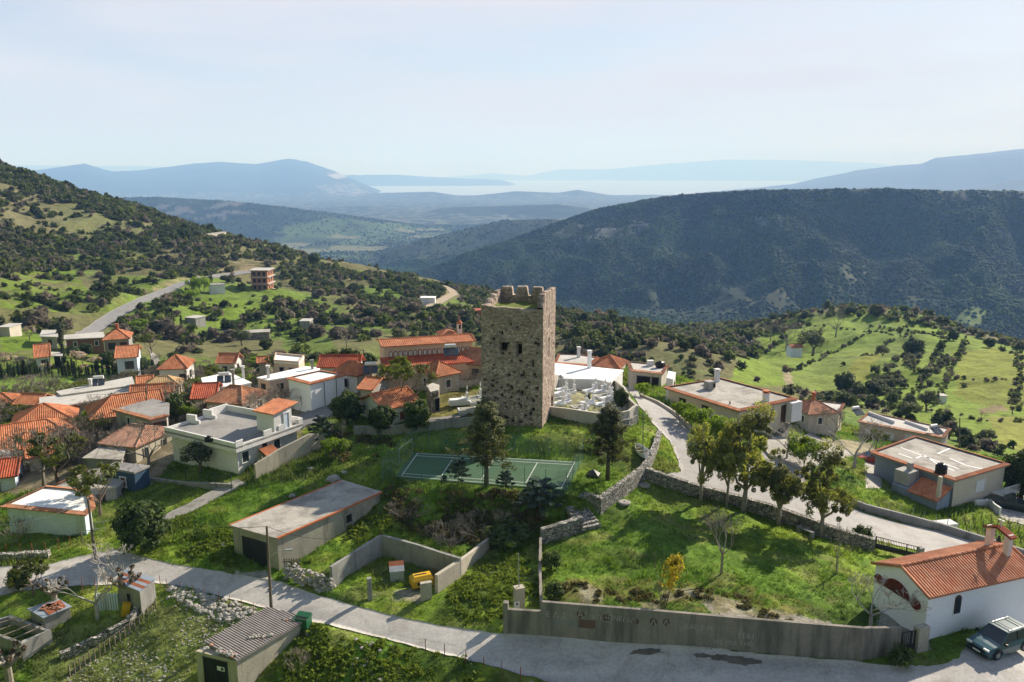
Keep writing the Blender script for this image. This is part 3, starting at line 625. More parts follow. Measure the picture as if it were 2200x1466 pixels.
def proto(kind):
    if kind in PR: return PR[kind]
    sd = sum(ord(c)*(i+3) for i, c in enumerate(kind)) % 9973; q = random.Random(sd)
    base = kind.rstrip('0123456789'); nm = {'evergreen':'evergreen_tree','euc':'eucalyptus_tree','pine':'pine_tree','cedar':'young_cedar','cypress':'cypress_tree','bare':'bare_tree','bareb':'bare_tree','barew':'bare_tree','pollard':'pollarded_tree','almond':'blossom_tree','sparse':'budding_tree','lime':'green_bush','gold':'yellow_shrub','olive':'olive_tree','thicket':'bare_thicket','sap':'young_tree','bush':'round_bush'}[base]
    e = empty(nm, (0, 0, 0)); e['category'] = {'evergreen':'tree','lime':'bush','gold':'shrub','thicket':'bush','bush':'bush'}.get(base, 'tree'); mb = MB()
    if base == 'evergreen':     # 5 m
        mb.tube((0,0,-.3),(0,0,1.6),.22,.14,7); [mb.tube((0,0,1.1),(math.cos(a)*1.3,math.sin(a)*1.3,2.6),.1,.04,5) for a in (0,1.5,3,4.6)]
        mb.build('trunk', bark, e, True); leafobj('crown', cloud(crownpts(125, 2.1, 2.1, 2.25, 2.45, sd, .5, .5, -.97), 46, .20, sd), LM['dark'], e); e['h'] = 5.
    elif base == 'bush':        # 2 m, low and wide
        mb.tube((0,0,-.3),(0,0,.8),.1,.06,5); mb.build('trunk', bark, e, True)
        leafobj('crown', cloud(crownpts(45, 1.3, 1.3, 1.0, .95, sd, .36, .6, -.7), 36, .16, sd), LM['mid'], e); e['h'] = 2.
    elif base == 'olive':       # 4 m
        mb.tube((0,0,-.3),(.1,0,1.1),.2,.15,7); [mb.tube((.1,0,1.),(math.cos(a),math.sin(a),2.2),.1,.04,5) for a in (.4,2.2,4.)]
        mb.build('trunk', bark, e, True); leafobj('crown', cloud(crownpts(60, 1.8, 1.8, 1.25, 2.5, sd, .42, .6, -.8), 34, .17, sd), LM['oliv'], e); e['h'] = 3.9
    elif base == 'euc':         # 9 m
        tips = []; p0 = Vector((0,0,-.3)); mb.tube(p0, (.15,0,2.0), .28, .20, 8); C = []
        for k in range(5):
            a = k*1.257+q.uniform(-.4,.4); r = q.uniform(.8,1.9); z = q.uniform(4.2,7.6) if k else 8.0
            if k == 0: r = .3
            m_ = Vector((math.cos(a)*r*.5, math.sin(a)*r*.5, z*.55)); t = Vector((math.cos(a)*r, math.sin(a)*r, z)); mb.tube((.15,0,1.9), m_, .17, .11, 6); mb.tube(m_, t, .11, .03, 5)
            for j in range(7):
                u = q.uniform(.45,1.05); c = m_.lerp(t, u); s = q.uniform(.45,1.0)
                c2 = c+Vector((q.uniform(-1,1), q.uniform(-1,1), q.uniform(-.7,.6)))*1.25; mb.tube(c, c2, .035, .015, 4); C.append((c2.x, c2.y, c2.z, s*.85))
                for i in range(2): c3 = c2+Vector((q.uniform(-1,1), q.uniform(-1,1), q.uniform(-.8,.4)))*1.0; C.append((c3.x, c3.y, c3.z, s*.55))
        mb.build('trunk', barkg, e, True); leafobj('crown', cloud(C, 150, .125, sd, .4), LM['euc'], e); e['h'] = 8.8
    elif base == 'pine':        # 9 m
        mb.tube((0,0,-.3),(0.1,0,8.4),.24,.05,8); C = []
        for k in range(62):
            z = 2.4+6.2*(k/62)**.9; R_ = (1-((z-2.0)/7.4)**1.4)*2.5+.25; a = k*2.4+q.uniform(-.5,.5); r = R_*q.uniform(.5,1.15)
            t = Vector((math.cos(a)*r, math.sin(a)*r, z+.35*r*q.uniform(0,.9))); mb.tube((0.05,0,z), t, .045, .015, 4)
            for j in range(5): u = q.uniform(.35,1.05); c = Vector((0.05,0,z)).lerp(t, u); C.append((c.x+q.uniform(-.3,.3), c.y+q.uniform(-.3,.3), c.z+q.uniform(-.12,.2), .34))
        mb.build('trunk', bark, e, True); leafobj('crown', cloud(C, 40, .13, sd, .4), LM['pine'], e); e['h'] = 8.9
    elif base == 'cedar':       # 3.2 m, drooping arms
        mb.tube((0,0,-.2),(0,0,3.0),.07,.02,6); C = []
        for k in range(30):
            z = .95+2.1*(k/30); R_ = (1-(z-.8)/2.9)*1.25+.12; a = k*2.4; t = Vector((math.cos(a)*R_, math.sin(a)*R_, z+.25)); mb.tube((0,0,z), t, .022, .008, 3)
            for j in range(5): u = q.uniform(.3,1.08); c = Vector((0,0,z)).lerp(t, u); C.append((c.x, c.y, c.z-.05, .17))
        mb.build('trunk', bark, e, True); leafobj('crown', cloud(C, 22, .11, sd, .4, .6), LM['ced'], e); e['h'] = 3.2
    elif base == 'cypress':     # 4 m
        mb.tube((0,0,-.3),(0,0,3),.07,.02,5); mb.build('trunk', bark, e, True)
        C = [((q.uniform(-.1,.1)), q.uniform(-.1,.1), .35+3.5*k/34, (.36*math.sin(min(1,(k+3)/12)*PI/2)*(1-(k/36)**2.2)+.06)) for k in range(34)]
        leafobj('crown', cloud(C, 26, .13, sd, 1.2, .8), LM['cyp'], e); e['h'] = 4.
    elif base in ('bare', 'bareb', 'barew', 'almond', 'sparse', 'thicket', 'sap'):
        tips = []; multi = base == 'thicket'
        mt = {'bare':twig,'bareb':twigb,'barew':twigw,'almond':twigb,'sparse':twigb,'thicket':twig,'sap':barkg}[base]
        if multi:
            for k in range(16): a = q.uniform(0, 6.3); limbs(mb, (math.cos(a)*.5, math.sin(a)*.5, -.1), (math.cos(a)*.75, math.sin(a)*.75, 1), 1.15, .035, 4, q, .5, tips, .3, 3, .66, (2, 3), .012)
            mb.build('branches', mt, e); e['h'] = 3.
        else:
            th = {'sap': 1.6, 'barew': 1.2}.get(base, 1.3)
            mb.tube((0,0,-.3),(.06,.03,th),.13,.10,6)
            for k in range(4): a = k*1.6+q.uniform(-.3,.3); limbs(mb, (.06,.03,th-.05), (math.cos(a), math.sin(a), 1.0 if k else 2.5), 1.25, .075, 5 if base in ('bare', 'bareb', 'barew') else 4, q, .55, tips, .22, 4, .70, (2, 3), .013)
            mb.build('branches', mt, e); e['h'] = 4.6
        if base in ('almond', 'sparse'):
            C = [(*t, .22) for t in tips[::2]]; q.shuffle(C)
            leafobj('crown', cloud(C[:230], 7 if base == 'almond' else 10, .13, sd, .3), LM['pink' if base == 'almond' else 'new'], e)
    elif base == 'pollard':     # 3 m fig-like stubs
        mb.tube((0,0,-.3),(0,0,1.5),.26,.24,8); C = []
        for k in range(6):
            a = k*1.05+q.uniform(-.2,.2); p = Vector((math.cos(a)*.8, math.sin(a)*.8, 2.2+q.uniform(-.2,.4))); mb.tube((0,0,1.4), p, .15, .12, 6); t = p+Vector((math.cos(a)*.3, math.sin(a)*.3, .5)); mb.tube(p, t, .13, .10, 6); C.append((t.x, t.y, t.z, .22)); C.append((p.x, p.y, p.z+.1, .2))
        mb.build('trunk', barkg, e); leafobj('crown', cloud(C, 60, .12, sd, .8), LM['brown'], e); e['h'] = 3.
    elif base == 'lime':        # 3 m
        tips = []
        for k in range(6): a = k*1.05; limbs(mb, (math.cos(a)*.2, math.sin(a)*.2, -.1), (math.cos(a)*.5, math.sin(a)*.5, 1), 1.0, .04, 3, q, .5, tips, .2, 3, .68, (2, 3), .008)
        mb.build('branches', twigb, e); C = [(*t, .3) for t in tips]; q.shuffle(C); leafobj('crown', cloud(C[:120], 22, .12, sd, .5), LM['lime'], e); e['h'] = 2.9
    elif base == 'gold':
        tips = []
        for k in range(7): a = k*.9; limbs(mb, (math.cos(a)*.1, math.sin(a)*.1, -.1), (math.cos(a)*.28, math.sin(a)*.28, 1), 1.15, .03, 3, q, .35, tips, .4, 3, .75, (2, 2), .008)
        mb.build('branches', twigb, e); C = [(*t, .22) for t in tips if t[2] > .5]; leafobj('crown', cloud(C[:90], 9, .11, sd, .4), LM['gold'], e); e['h'] = 3.3
    PR[kind] = e; return e
def tree(kind, px, py, top, label, group=None, w=1.0, rz=None, z=None):
    b = G(px, py) if z is None else W(px, py, z); b.z = b.z if z is not None else float(gz(b.x, b.y))
    D = math.hypot(b.x, b.y); t = WD(px, top, D).z; p = proto(kind); s = max(.2, (t-b.z)/p['h'])
    return put(p, b, rnd.uniform(0, 6.28) if rz is None else rz, (s*w, s*w, s), label, group)
# ---------------- building kit ----------------
tile_o = tilemat('orange_tiles', (.46,.14,.055), (.56,.24,.12), (.25,.095,.05))
tile_w = tilemat('weathered_tiles', (.40,.145,.065), (.52,.26,.15), (.16,.09,.06))
tile_c = tilemat('chapel_tiles', (.48,.155,.07), (.58,.27,.15), (.30,.12,.07))
tile_r = tilemat('red_tiles', (.40,.07,.03), (.50,.13,.06), (.22,.05,.03))
tile_b = tilemat('brown_tiles', (.36,.17,.11), (.48,.28,.20), (.20,.13,.10))
tile_y = tilemat('beige_sheet', (.50,.33,.16), (.58,.42,.23), (.35,.22,.12))
plaster = basic('white_plaster', (.70,.69,.68), (.61,.605,.61), .9, .5, .15, 20, (.42,.415,.42), .6, sthr=(.6, .8), streak=True)
whitewash = basic('whitewash', (.84,.86,.90), (.80,.82,.87), .85, .3, .05, 16, (.66,.66,.66), .45, sthr=(.68, .88), streak=True)
whiteroof = basic('white_roof_coat', (.82,.82,.82), (.74,.74,.74), .8, .3, .15, 10, (.55,.54,.52), .5, sthr=(.6, .8))
cream = basic('cream_plaster', (.62,.55,.43), (.55,.49,.38), .9, .5, .15, 20, (.40,.35,.28), .5, sthr=(.62, .85), streak=True)
pinkp = basic('pinkish_plaster', (.60,.47,.38), (.54,.42,.34), .9, .5, .15, 20)
grayp = basic('grey_plaster', (.40,.385,.36), (.32,.31,.29), .9, .6, .3, 14, (.20,.19,.17), .7, streak=True)
beige = basic('beige_plaster', (.50,.46,.40), (.44,.40,.35), .9, .5, .2, 16, (.33,.30,.26), .6, streak=True)
bluep = basic('blue_grey_plaster', (.27,.32,.40), (.24,.285,.36), .9, .5, .15, 16, (.20,.22,.26), .5, streak=True)
paleblue = basic('pale_blue_plaster', (.58,.66,.80), (.50,.59,.74), .9, .5, .15, 16, (.35,.38,.40), .6, streak=True)
oldconc = basic('old_concrete', (.36,.34,.285), (.27,.255,.215), .92, .7, .6, 8, (.13,.125,.11), .9, sthr=(.50,.68), streak=True)
gconc = basic('grey_concrete', (.30,.295,.285), (.22,.215,.21), .92, .8, .5, 9, (.12,.115,.11), .8, sthr=(.52,.72), streak=True)
yconc = basic('rendered_concrete', (.44,.40,.33), (.36,.33,.27), .92, .7, .5, 9, (.22,.20,.16), .9, sthr=(.54,.7), streak=True)
roofc = basic('roof_screed', (.42,.395,.36), (.31,.29,.26), .9, .35, .3, 9, (.19,.175,.155), .5, sthr=(.48,.64))
roofg = basic('grey_roof_screed', (.30,.29,.28), (.23,.22,.215), .9, .3, .3, 9, (.17,.16,.15), .4, sthr=(.52,.68))
roofl = basic('pale_roof_screed', (.50,.48,.45), (.42,.40,.37), .9, .3, .3, 9, (.30,.28,.25), .4, sthr=(.55,.7))
rubble = stone('rubble_masonry', (.50,.44,.35), (.22,.19,.155), (.10,.085,.07), 2.6, 1.4)
drystone = stone('dry_stone', (.52,.50,.46), (.25,.24,.22), (.04,.038,.03), 3.4, 1.5, 1., .1)
painted_dark = basic('painted_shade_dark', (.012,.012,.013), None, .95, 1, 0)  # near-black colour painted in for the unlit depth of openings
wood_d = basic('dark_wood', (.07,.04,.025), (.05,.03,.02), .6, 3, .2)
wood_g = basic('grey_wood', (.22,.185,.15), (.14,.12,.10), .9, 2, .5, 14)
maroon = basic('maroon_paint', (.16,.025,.018), (.13,.02,.016), .55, 2, .1)
white_p = basic('white_paint', (.75,.75,.75), (.68,.68,.68), .5, 2, .05)
black_m = basic('black_metal', (.02,.022,.025), (.03,.03,.03), .5, 3, .1)
gate_m = basic('black_gate_sheet', (.012,.014,.018), (.02,.022,.026), .55, 1, .2)
steel = basic('galvanised_steel', (.42,.43,.43), (.32,.33,.33), .45, 2, .1, metal=.6)
rust = basic('rusty_metal', (.30,.09,.035), (.17,.06,.03), .85, 2, .4)
black_p = basic('black_plastic', (.010,.010,.011), None, .4, 2, .05)
glass = glassmat('window_glass')
terra = basic('terracotta_trim', (.50,.15,.06), (.40,.12,.05), .8, 3, .2)
def rectify(P):
    P = [Vector((p[0], p[1], 0)) for p in P]; c = sum(P, Vector())/4
    u = ((P[1]-P[0])+(P[2]-P[3])); v = ((P[3]-P[0])+(P[2]-P[1])); lu, lv = u.length/2, v.length/2; u.normalize(); w = Vector((-u.y, u.x, 0))
    if w.dot(v) < 0: w = -w
    v.normalize(); v2 = (v+w).normalized(); u2 = Vector((v2.y, -v2.x, 0))
    if u2.dot(u) < 0: u2 = -u2
    return [c-u2*lu/2-v2*lv/2, c+u2*lu/2-v2*lv/2, c+u2*lu/2+v2*lv/2, c-u2*lu/2+v2*lv/2]
def ZR(px, py, h):
    z = -4.0+h
    for i in range(40):
        p = W(px, py, z); n = T1(p.x, p.y)+h
        if abs(n-z) < .01: break
        z = z*.4+n*.6
    return z
def slope(mb, E0, E1, R1, R0, w=.24, hgt=.07, mat=0, sp=5, rowl=.38):
    E0, E1, R1, R0 = map(Vector, (E0, E1, R1, R0)); s = (E1-E0); Ls = s.length; s.normalize(); nrm = s.cross(R0-E0)
    if nrm.length < 1e-6: nrm = s.cross(R1-E0)
    nrm.normalize(); nrm = nrm if nrm.z > 0 else -nrm; t = nrm.cross(s); t = t if t.dot(R0-E0) > 0 else -t
    r0, r1, T_ = (R0-E0).dot(s), (R1-E0).dot(s), (R0-E0).dot(t); n = max(2, int(round(Ls/w)))*sp; K = max(2, min(12, int(T_/.8)+1)); b = len(mb.v)
    prof = [.0, .62, 1.0, 1.0, .62] if sp == 5 else [0, 1, .8] if sp == 3 else [0, 1]
    for i in range(n+1):
        x = Ls*i/n; tm = T_
        if r0 > .02 and x < r0: tm = T_*x/r0
        if r1 < Ls-.02 and x > r1: tm = T_*(Ls-x)/(Ls-r1)
        tm = max(tm, .02); h = hgt*prof[i % sp]
        mb.v.append(tuple(E0+s*x-nrm*.09)); mb.t[len(mb.v)-1] = (x/w, 0)
        for k in range(K+1):
            mb.v.append(tuple(E0+s*x+t*(tm*k/K)+nrm*h)); mb.t[len(mb.v)-1] = (x/w, tm*k/K/rowl)
    c = K+2; flip = s.cross(t).z < 0
    for i in range(n):
        for k in range(K+1):
            q = (b+i*c+k, b+(i+1)*c+k, b+(i+1)*c+k+1, b+i*c+k+1); mb.f.append(q[::-1] if flip else q); mb.mi.append(mat)
def ridgecap(mb, a, b, r=.11, mat=0):
    a = Vector(a); b = Vector(b); n = max(1, int((b-a).length/.5)); k0 = len(mb.v)
    for i in range(n): mb.tube(a.lerp(b, i/n), a.lerp(b, (i+1.08)/n), r*1.1, r*.9, 6, mat, True)
    for i in range(k0, len(mb.v)): mb.t[i] = (i*.07, i*.03)
def openings(root, foot, ops):
    n = len(foot); area = sum(foot[i].x*foot[(i+1) % n].y-foot[(i+1) % n].x*foot[i].y for i in range(n))
    for (k, fr_, z, w, h, kind) in ops:
        a, b = foot[k % n], foot[(k+1) % n]; d = Vector((b.x-a.x, b.y-a.y, 0)).normalized(); out = Vector((d.y, -d.x, 0))*(1 if area > 0 else -1)
        c = Vector((a.x+(b.x-a.x)*fr_, a.y+(b.y-a.y)*fr_, z)); rz = math.atan2(d.y, d.x)
        fm, gm = {'win': (white_p, glass), 'brown': (wood_d, glass), 'shut': (white_p, maroon), 'blind': (white_p, white_p), 'dark': (gconc, painted_dark), 'door': (wood_d, wood_d), 'garage': (black_m, gate_m), 'bdoor': (white_p, paleblue), 'red': (terra, glass), 'arch': (maroon, white_p)}[kind]
        f = MB(); t = .08 if kind != 'garage' else .05
        for sx in (-1, 1): f.box(c+d*sx*(w/2-t/2)+out*.04, t, .1, h, rz)
        for sz in (-1, 1): f.box(c+Vector((0, 0, sz*(h/2+.001)))+out*.045, w+.12, .12, t, rz)
        isdoor = kind in ('door', 'bdoor', 'garage'); fo = f.build('door_frame' if isdoor else 'window', fm, root)
        g = MB(); g.box(c+out*.008, w-t*1.6, .05, h-.05, rz); 
        if not isdoor and kind != 'dark': g.box(c+out*.035, .045, .03, h-.06, rz)
        if kind == 'garage':
            for j in range(1, 6): g.box(c+d*(w*(j/6-.5))+out*.037, .03, .02, h-.1, rz)
        g.build('door_leaf' if isdoor else 'pane', gm, fo)
def auto_ops(F_, hz):
    out = []; n = len(F_); ar = sum(F_[i].x*F_[(i+1) % n].y-F_[(i+1) % n].x*F_[i].y for i in range(n)); kd = rnd.choice(['win', 'brown', 'shut', 'brown'])
    for k in range(n):
        a, b = F_[k], F_[(k+1) % n]; d = Vector((b.x-a.x, b.y-a.y, 0)); L_ = d.length; o = Vector((d.y, -d.x, 0))*(1 if ar > 0 else -1); m_ = (a+b)/2
        if L_ < 2.2 or o.dot(Vector((-m_.x, -m_.y, 0))) <= 0: continue
        c = max(1, min(4, int(L_/2.6)))
        for i in range(c): out.append((k, (i+.5+rnd.uniform(-.12, .12))/c, hz, .85, 1.1, kd if rnd.random() > .2 else 'dark'))
    return out
def FQ(ax, ay, bx, by, z, depth):
    A, B = W(ax, ay, z), W(bx, by, z); d = (B-A).normalized(); n = Vector((-d.y, d.x, 0)); n = n if n.y > 0 else -n
    return [A, B, B+n*depth, A+n*depth]
def corners(q, z):
    return [Vector(p) if isinstance(p, Vector) else W(p[0], p[1], z) for p in q]
def basez(P): return min(T1(p.x, p.y) for p in P)-.5
def inset(P, d):
    n = len(P); c = sum((Vector((p.x, p.y, 0)) for p in P), Vector())/n; out = []
    for i in range(n):
        p, a, b = P[i], P[i-1], P[(i+1) % n]; u = Vector((a.x-p.x, a.y-p.y, 0)).normalized(); v = Vector((b.x-p.x, b.y-p.y, 0)).normalized(); m_ = u+v
        if m_.length < .3: w_ = (Vector((c.x-p.x, c.y-p.y, 0))).normalized(); out.append(Vector((p.x, p.y, 0))+w_*d); continue
        s = abs(u.cross(m_.normalized()).z); m_.normalize()
        q_ = Vector((p.x, p.y, 0))+m_*(d/max(s, .3))
        out.append(q_)
    return out
def flat(name, label, q, h, wall, roof, zr=None, ov=.25, edge=None, par=0, ops=(), cat='house', slab=.2, edges=None, root=None, group=None, zb=None, skiproof=False):
    z = zr if zr is not None else ZR(q[0][0], q[0][1], h); P = corners(q, z); n = len(P)
    e = root or empty(name, (0, 0, 0), 0, label, cat, group)
    F_ = inset(P, ov) if ov else P; mb = MB(); mb.prism([(p.x, p.y) for p in F_], basez(P) if zb is None else zb, z-slab*.98); mb.build('wall', wall, e)
    mb = MB(); mb.prism([(p.x, p.y) for p in P], z-slab, z); ro = mb.build('roof', roof, e)
    if par:
        I = inset(P, .18); mb = MB()
        for i in range(n):
            if edges is None or i in edges: a, b, c, d = P[i], P[(i+1) % n], I[(i+1) % n], I[i]; mb.prism([(a.x, a.y), (b.x, b.y), (c.x, c.y), (d.x, d.y)], z+.001, z+par)
        mb.build('parapet', wall, e)
    if edge:
        mb = MB(); I = inset(P, .42); O = inset(P, -.10)
        for i in range(n):
            if edges is None or i in edges:
                j = (i+1) % n; a, b, c, d = O[i], O[j], I[j], I[i]; zz = Vector((0, 0, z+.02)); slope(mb, a+zz, b+zz, c+zz+Vector((0, 0, .13)), d+zz+Vector((0, 0, .13)), .25, .06, 0, 3, .4)
        mb.build('roof_edging', edge, e)
    FV = [Vector((p.x, p.y, 0)) for p in F_]; ops = ops or (auto_ops(FV, -1.15) if cat == 'house' and h >= 2 and P[0].length < 260 and name not in ('white_roofed_house', 'blue_house') else ())
    openings(e, FV, [(k, f, z-slab+zz, w, hh, kd) for k, f, zz, w, hh, kd in ops])
    return e, P, z
def pitched(name, label, q, h, rise, wall, tiles, hips=(0, 0), zr=None, ov=.35, ops=(), cat='house', w=.25, sp=3, cap=True, root=None, group=None, zb=None, ridge=.5):
    q0 = q[0]; z = zr if zr is not None else ZR(q0[0], q0[1], h); P = rectify(corners(q, z)); Z = Vector((0, 0, z)); E = [p+Z for p in P]
    e = root or empty(name, (0, 0, 0), 0, label, cat, group); u = (P[1]-P[0]).normalized(); L_ = (P[1]-P[0]).length; Wd = (P[3]-P[0]).length
    m0, m1 = P[0].lerp(P[3], ridge), P[1].lerp(P[2], ridge); h0, h1 = [min(x, L_*.495) for x in hips]; R0 = m0+u*h0+Z+Vector((0, 0, rise)); R1 = m1-u*h1+Z+Vector((0, 0, rise))
    mb = MB(); slope(mb, E[0], E[1], R1, R0, w, .06, 0, sp); slope(mb, E[3], E[2], R1, R0, w, .06, 0, sp)
    if h0 > 0: slope(mb, E[0], E[3], R0, R0, w, .06, 0, sp)
    if h1 > 0: slope(mb, E[1], E[2], R1, R1, w, .06, 0, sp)
    dn_ = Vector((0, 0, .1))
    if h0 > 0 or h1 > 0: mb.poly([p-dn_ for p in E][::-1])
    else: mb.poly([E[0]-dn_, R0-dn_, R1-dn_, E[1]-dn_]); mb.poly([E[3]-dn_, E[2]-dn_, R1-dn_, R0-dn_]); [mb.poly([a_, a_-dn_, b_-dn_, b_]) for a_, b_ in ((E[0], R0), (R0, E[3]), (E[1], R1), (R1, E[2]))]
    if cap:
        up = Vector((0, 0, .05)); ridgecap(mb, R0+up, R1+up)
        for a, b, c in ((E[0], R0, h0), (E[3], R0, h0), (E[1], R1, h1), (E[2], R1, h1)): ridgecap(mb, a+up, b+up, .09)
    mb.build('roof', tiles, e)
    F_ = inset(P, ov); mb = MB(); mb.prism([(p.x, p.y) for p in F_], basez(P) if zb is None else zb, z-.101)
    sl_ = rise/(Wd*ridge)
    for (a, b, hh) in ((F_[0], F_[3], h0), (F_[1], F_[2], h1)):
        if hh == 0:
            m_ = a.lerp(b, ridge); zt = z+rise-.12; lo = z-.11+ov*sl_*.5; d = u*.06 if a is F_[0] else -u*.06
            tri = [Vector((a.x, a.y, z-.12)), Vector((b.x, b.y, z-.12)), Vector((b.x, b.y, lo)), Vector((m_.x, m_.y, zt)), Vector((a.x, a.y, lo))]
            mb.poly(tri); mb.poly([t_+d for t_ in tri][::-1])
            for i in range(5): a_, b_ = tri[i], tri[(i+1) % 5]; mb.poly([a_, a_+d, b_+d, b_])
    mb.build('wall', wall, e); ops = ops or (auto_ops(F_, -1.2) if cat == 'house' and P[0].length < 260 else ()); openings(e, F_, [(k, f, z+zz, w_, hh, kd) for k, f, zz, w_, hh, kd in ops]); return e, E, (R0, R1), F_
def mono(root, name, E0, E1, R1, R0, tiles, w=.25, sp=3):
    mb = MB(); slope(mb, E0, E1, R1, R0, w, .06, 0, sp); mb.poly([Vector(p)-Vector((0, 0, .1)) for p in (E0, E1, R1, R0)]); return mb.build(name, tiles, root)
def chimney(root, p, h=1.0, w=.5, mat=None, cap=None, pot=False):
    mb = MB(); mb.box((p.x, p.y, p.z+h/2-.1), w, w, h+.2, .3); c = mb.build('chimney', mat or plaster, root)
    mb = MB(); mb.box((p.x, p.y, p.z+h+.03), w+.16, w+.16, .07, .3)
    for dx, dy in ((-1, -1), (1, 1), (-1, 1), (1, -1)): mb.box((p.x+dx*w*.33, p.y+dy*w*.33, p.z+h+.14), .08, .08, .16, .3)
    mb.box((p.x, p.y, p.z+h+.25), w+.2, w+.2, .07, .3); mb.build('chimney_cap', cap or (mat or plaster), c)
def solar(p, rz=0, label='white solar water heater on a flat roof'):
    e = empty('solar_water_heater', p, rz, label, 'water heater'); mb = MB(); mb.tube((-.7, .35, 1.05), (.7, .35, 1.05), .27, .27, 12); mb.build('tank', white_p, e)
    for sx in (-.5, .5): mb = MB(); T_ = Vector((sx, -.35, .55)); mb.poly([(sx-.45, -1.0, .12), (sx+.45, -1.0, .12), (sx+.45, .2, .85), (sx-.45, .2, .85)]); mb.poly([(sx-.45, -1.0, .06), (sx+.45, -1.0, .06), (sx+.45, .2, .79), (sx-.45, .2, .79)][::-1]); mb.build('collector', glass, e)
    mb = MB(); mb.tube((-.8, .35, .5), (.8, .35, .5), .025)
    for sx in (-.8, .8): mb.tube((sx, .35, 0), (sx, .35, 1.0), .03); mb.tube((sx, -1, 0), (sx, .35, .9), .025)
    mb.build('stand', steel, e); return e
def tank(p, label, r=.62, h=1.3, horiz=False):
    e = empty('water_tank', p, .5, label, 'water tank'); mb = MB()
    if horiz: mb.tube((-h/2, 0, r), (h/2, 0, r), r, r, 14); mb.tube((-.15, 0, 2*r-.02), (.15, 0, 2*r), .12, .12, 8)
    else: mb.lathe([(r*.96, 0), (r, .1), (r, h*.35), (r*.96, h*.37), (r, h*.4), (r, h*.7), (r*.7, h*.88), (r*.3, h*.95)], 18)
    mb.build('tank_body', black_p, e, True); mb = MB(); mb.tube((0, 0, (2*r if horiz else h*.94)), (0, 0, (2*r+.08 if horiz else h*1.02)), .22, .2, 10); mb.build('lid', black_p, e); return e
def W2(px, py, z): return W(px, py, z)
# ---------------- the right-hand houses ----------------
e, P, z = flat('flat_roofed_house', 'cream house with a broad grey flat roof edged in tiles, right of the uphill road', [(1589,884),(1713,857),(1548,813),(1426,833)], 3.0, cream, roofc, ov=.45, edge=terra and tile_o,
   ops=[(0,.62,-1.2,1.1,1.3,'shut'),(0,.85,-1.6,.9,2.2,'door'),(3,.22,-1.2,1.1,1.1,'brown'),(3,.55,-1.2,1.1,1.1,'brown')])
chimney(e, W(1540,820,z), 1.5, .55); chimney(e, W(1645,862,z), 1.1, .6, cap=terra)
mb = MB(); c = W(1523,836,z); mb.box((c.x,c.y,z+.55),1.1,.9,1.1,.4); ac = tag(mb.build('cooler_unit', grayp), 'boxy grey cooler standing on the flat roof of the cream house', 'cooler'); mb = MB(); mb.box((c.x+.55,c.y-.35,z+.6),.06,.6,.6,.4); mb.build('vent', black_m, ac)
# outside stair and projecting bay of that house
A_ = P[0].lerp(P[1], .93); d_ = (P[1]-P[0]).normalized(); n_o = Vector((d_.y, -d_.x, 0)); mb = MB(); cc = A_+n_o*.2; mb.box((cc.x, cc.y, z-1.45), 1.9, .9, 2.5, math.atan2(d_.y, d_.x)); mb.build('bay', plaster, e)
mb = MB()
for k in range(12): q_ = P[0].lerp(P[1], .80)-d_*k*.28+n_o*.5; mb.box((q_.x, q_.y, z-2.9-k*.17), .3, 1.0, .16, math.atan2(d_.y, d_.x))
mb.build('outside_stair', conc_m, e)
e, E, R_, F_ = pitched('tiled_house', 'low house with a weathered brown hip roof behind the cream flat-roofed house', [(1734,896),(1790,884),(1760,862),(1700,866)], 2.6, 1.4, beige, tile_w, (2.5,2.5), sp=5)
chimney(e, (R_[0]+R_[1])/2, .9, .4, terra)
flat('concrete_outhouse', 'pale flat roofed outhouse behind the bare tree, right of the brown hip roof', [(1752,882),(1806,886),(1815,868),(1748,861)], 2.6, cream, roofl, edge=tile_w)
e, P, z = flat('long_house', 'long peach coloured house with pale stepped roofs behind the blue house', [(2028,941),(2043,922),(1866,886),(1843,906)], 2.9, pinkp, roofl, edge=tile_w,
   ops=[(3,.12,-1.5,1.0,1.1,'blind'),(3,.38,-1.4,1.5,1.2,'blind'),(3,.62,-1.5,1.3,2.0,'blind'),(3,.85,-1.3,.9,1.0,'shut')])
mb = MB(); mb.box(W(1893,900,z)+Vector((0,0,.25)), .25, 5.6, .5, math.radians(20)); mb.box(W(1968,916,z)+Vector((0,0,.2)), .25, 4.5, .4, math.radians(20)); mb.build('roof_step', plaster, e)
solar(W(2008,930,z), .4, 'solar panels with a white tank at the right end of the long peach house')
solar(W(1840,890,z+.3), .4, 'water heater at the left end of the long peach house')
BZ = ZR(2053,1033,3.5)
e, P, z = flat('blue_house', 'blue grey walled house with cracked flat roof and tile edging, beside the red car', [(2053,1033),(2170,998),(1966,938),(1871,972)], 3.5, bluep, roofc, zr=BZ, ov=.4, edge=tile_o, zb=BZ-5,
   ops=[(0,.55,-1.5,1.6,1.2,'blind')])
F4 = inset([Vector((p.x,p.y,0)) for p in P], .36); a, b = F4[0], F4[1]; d_ = (b-a).normalized(); n_o = Vector((d_.y,-d_.x,0)); n_o = n_o if n_o.y < 0 else -n_o
mb = MB(); mb.prism([((a).x,(a).y),((b).x,(b).y),((b+n_o*.06).x,(b+n_o*.06).y),((a+n_o*.06).x,(a+n_o*.06).y)], BZ-5, z-.21); fw = mb.build('front_wall', cream, e); fw['label'] = 'cream painted front wall'
openings(e, [a+n_o*.07, b+n_o*.07, b+n_o*.02, a+n_o*.02], [(0,.52,z-1.7,1.7,1.3,'blind')])
mb = MB(); c0 = P[1]+Vector((0,0,-1.9-0)); w_ = -n_o
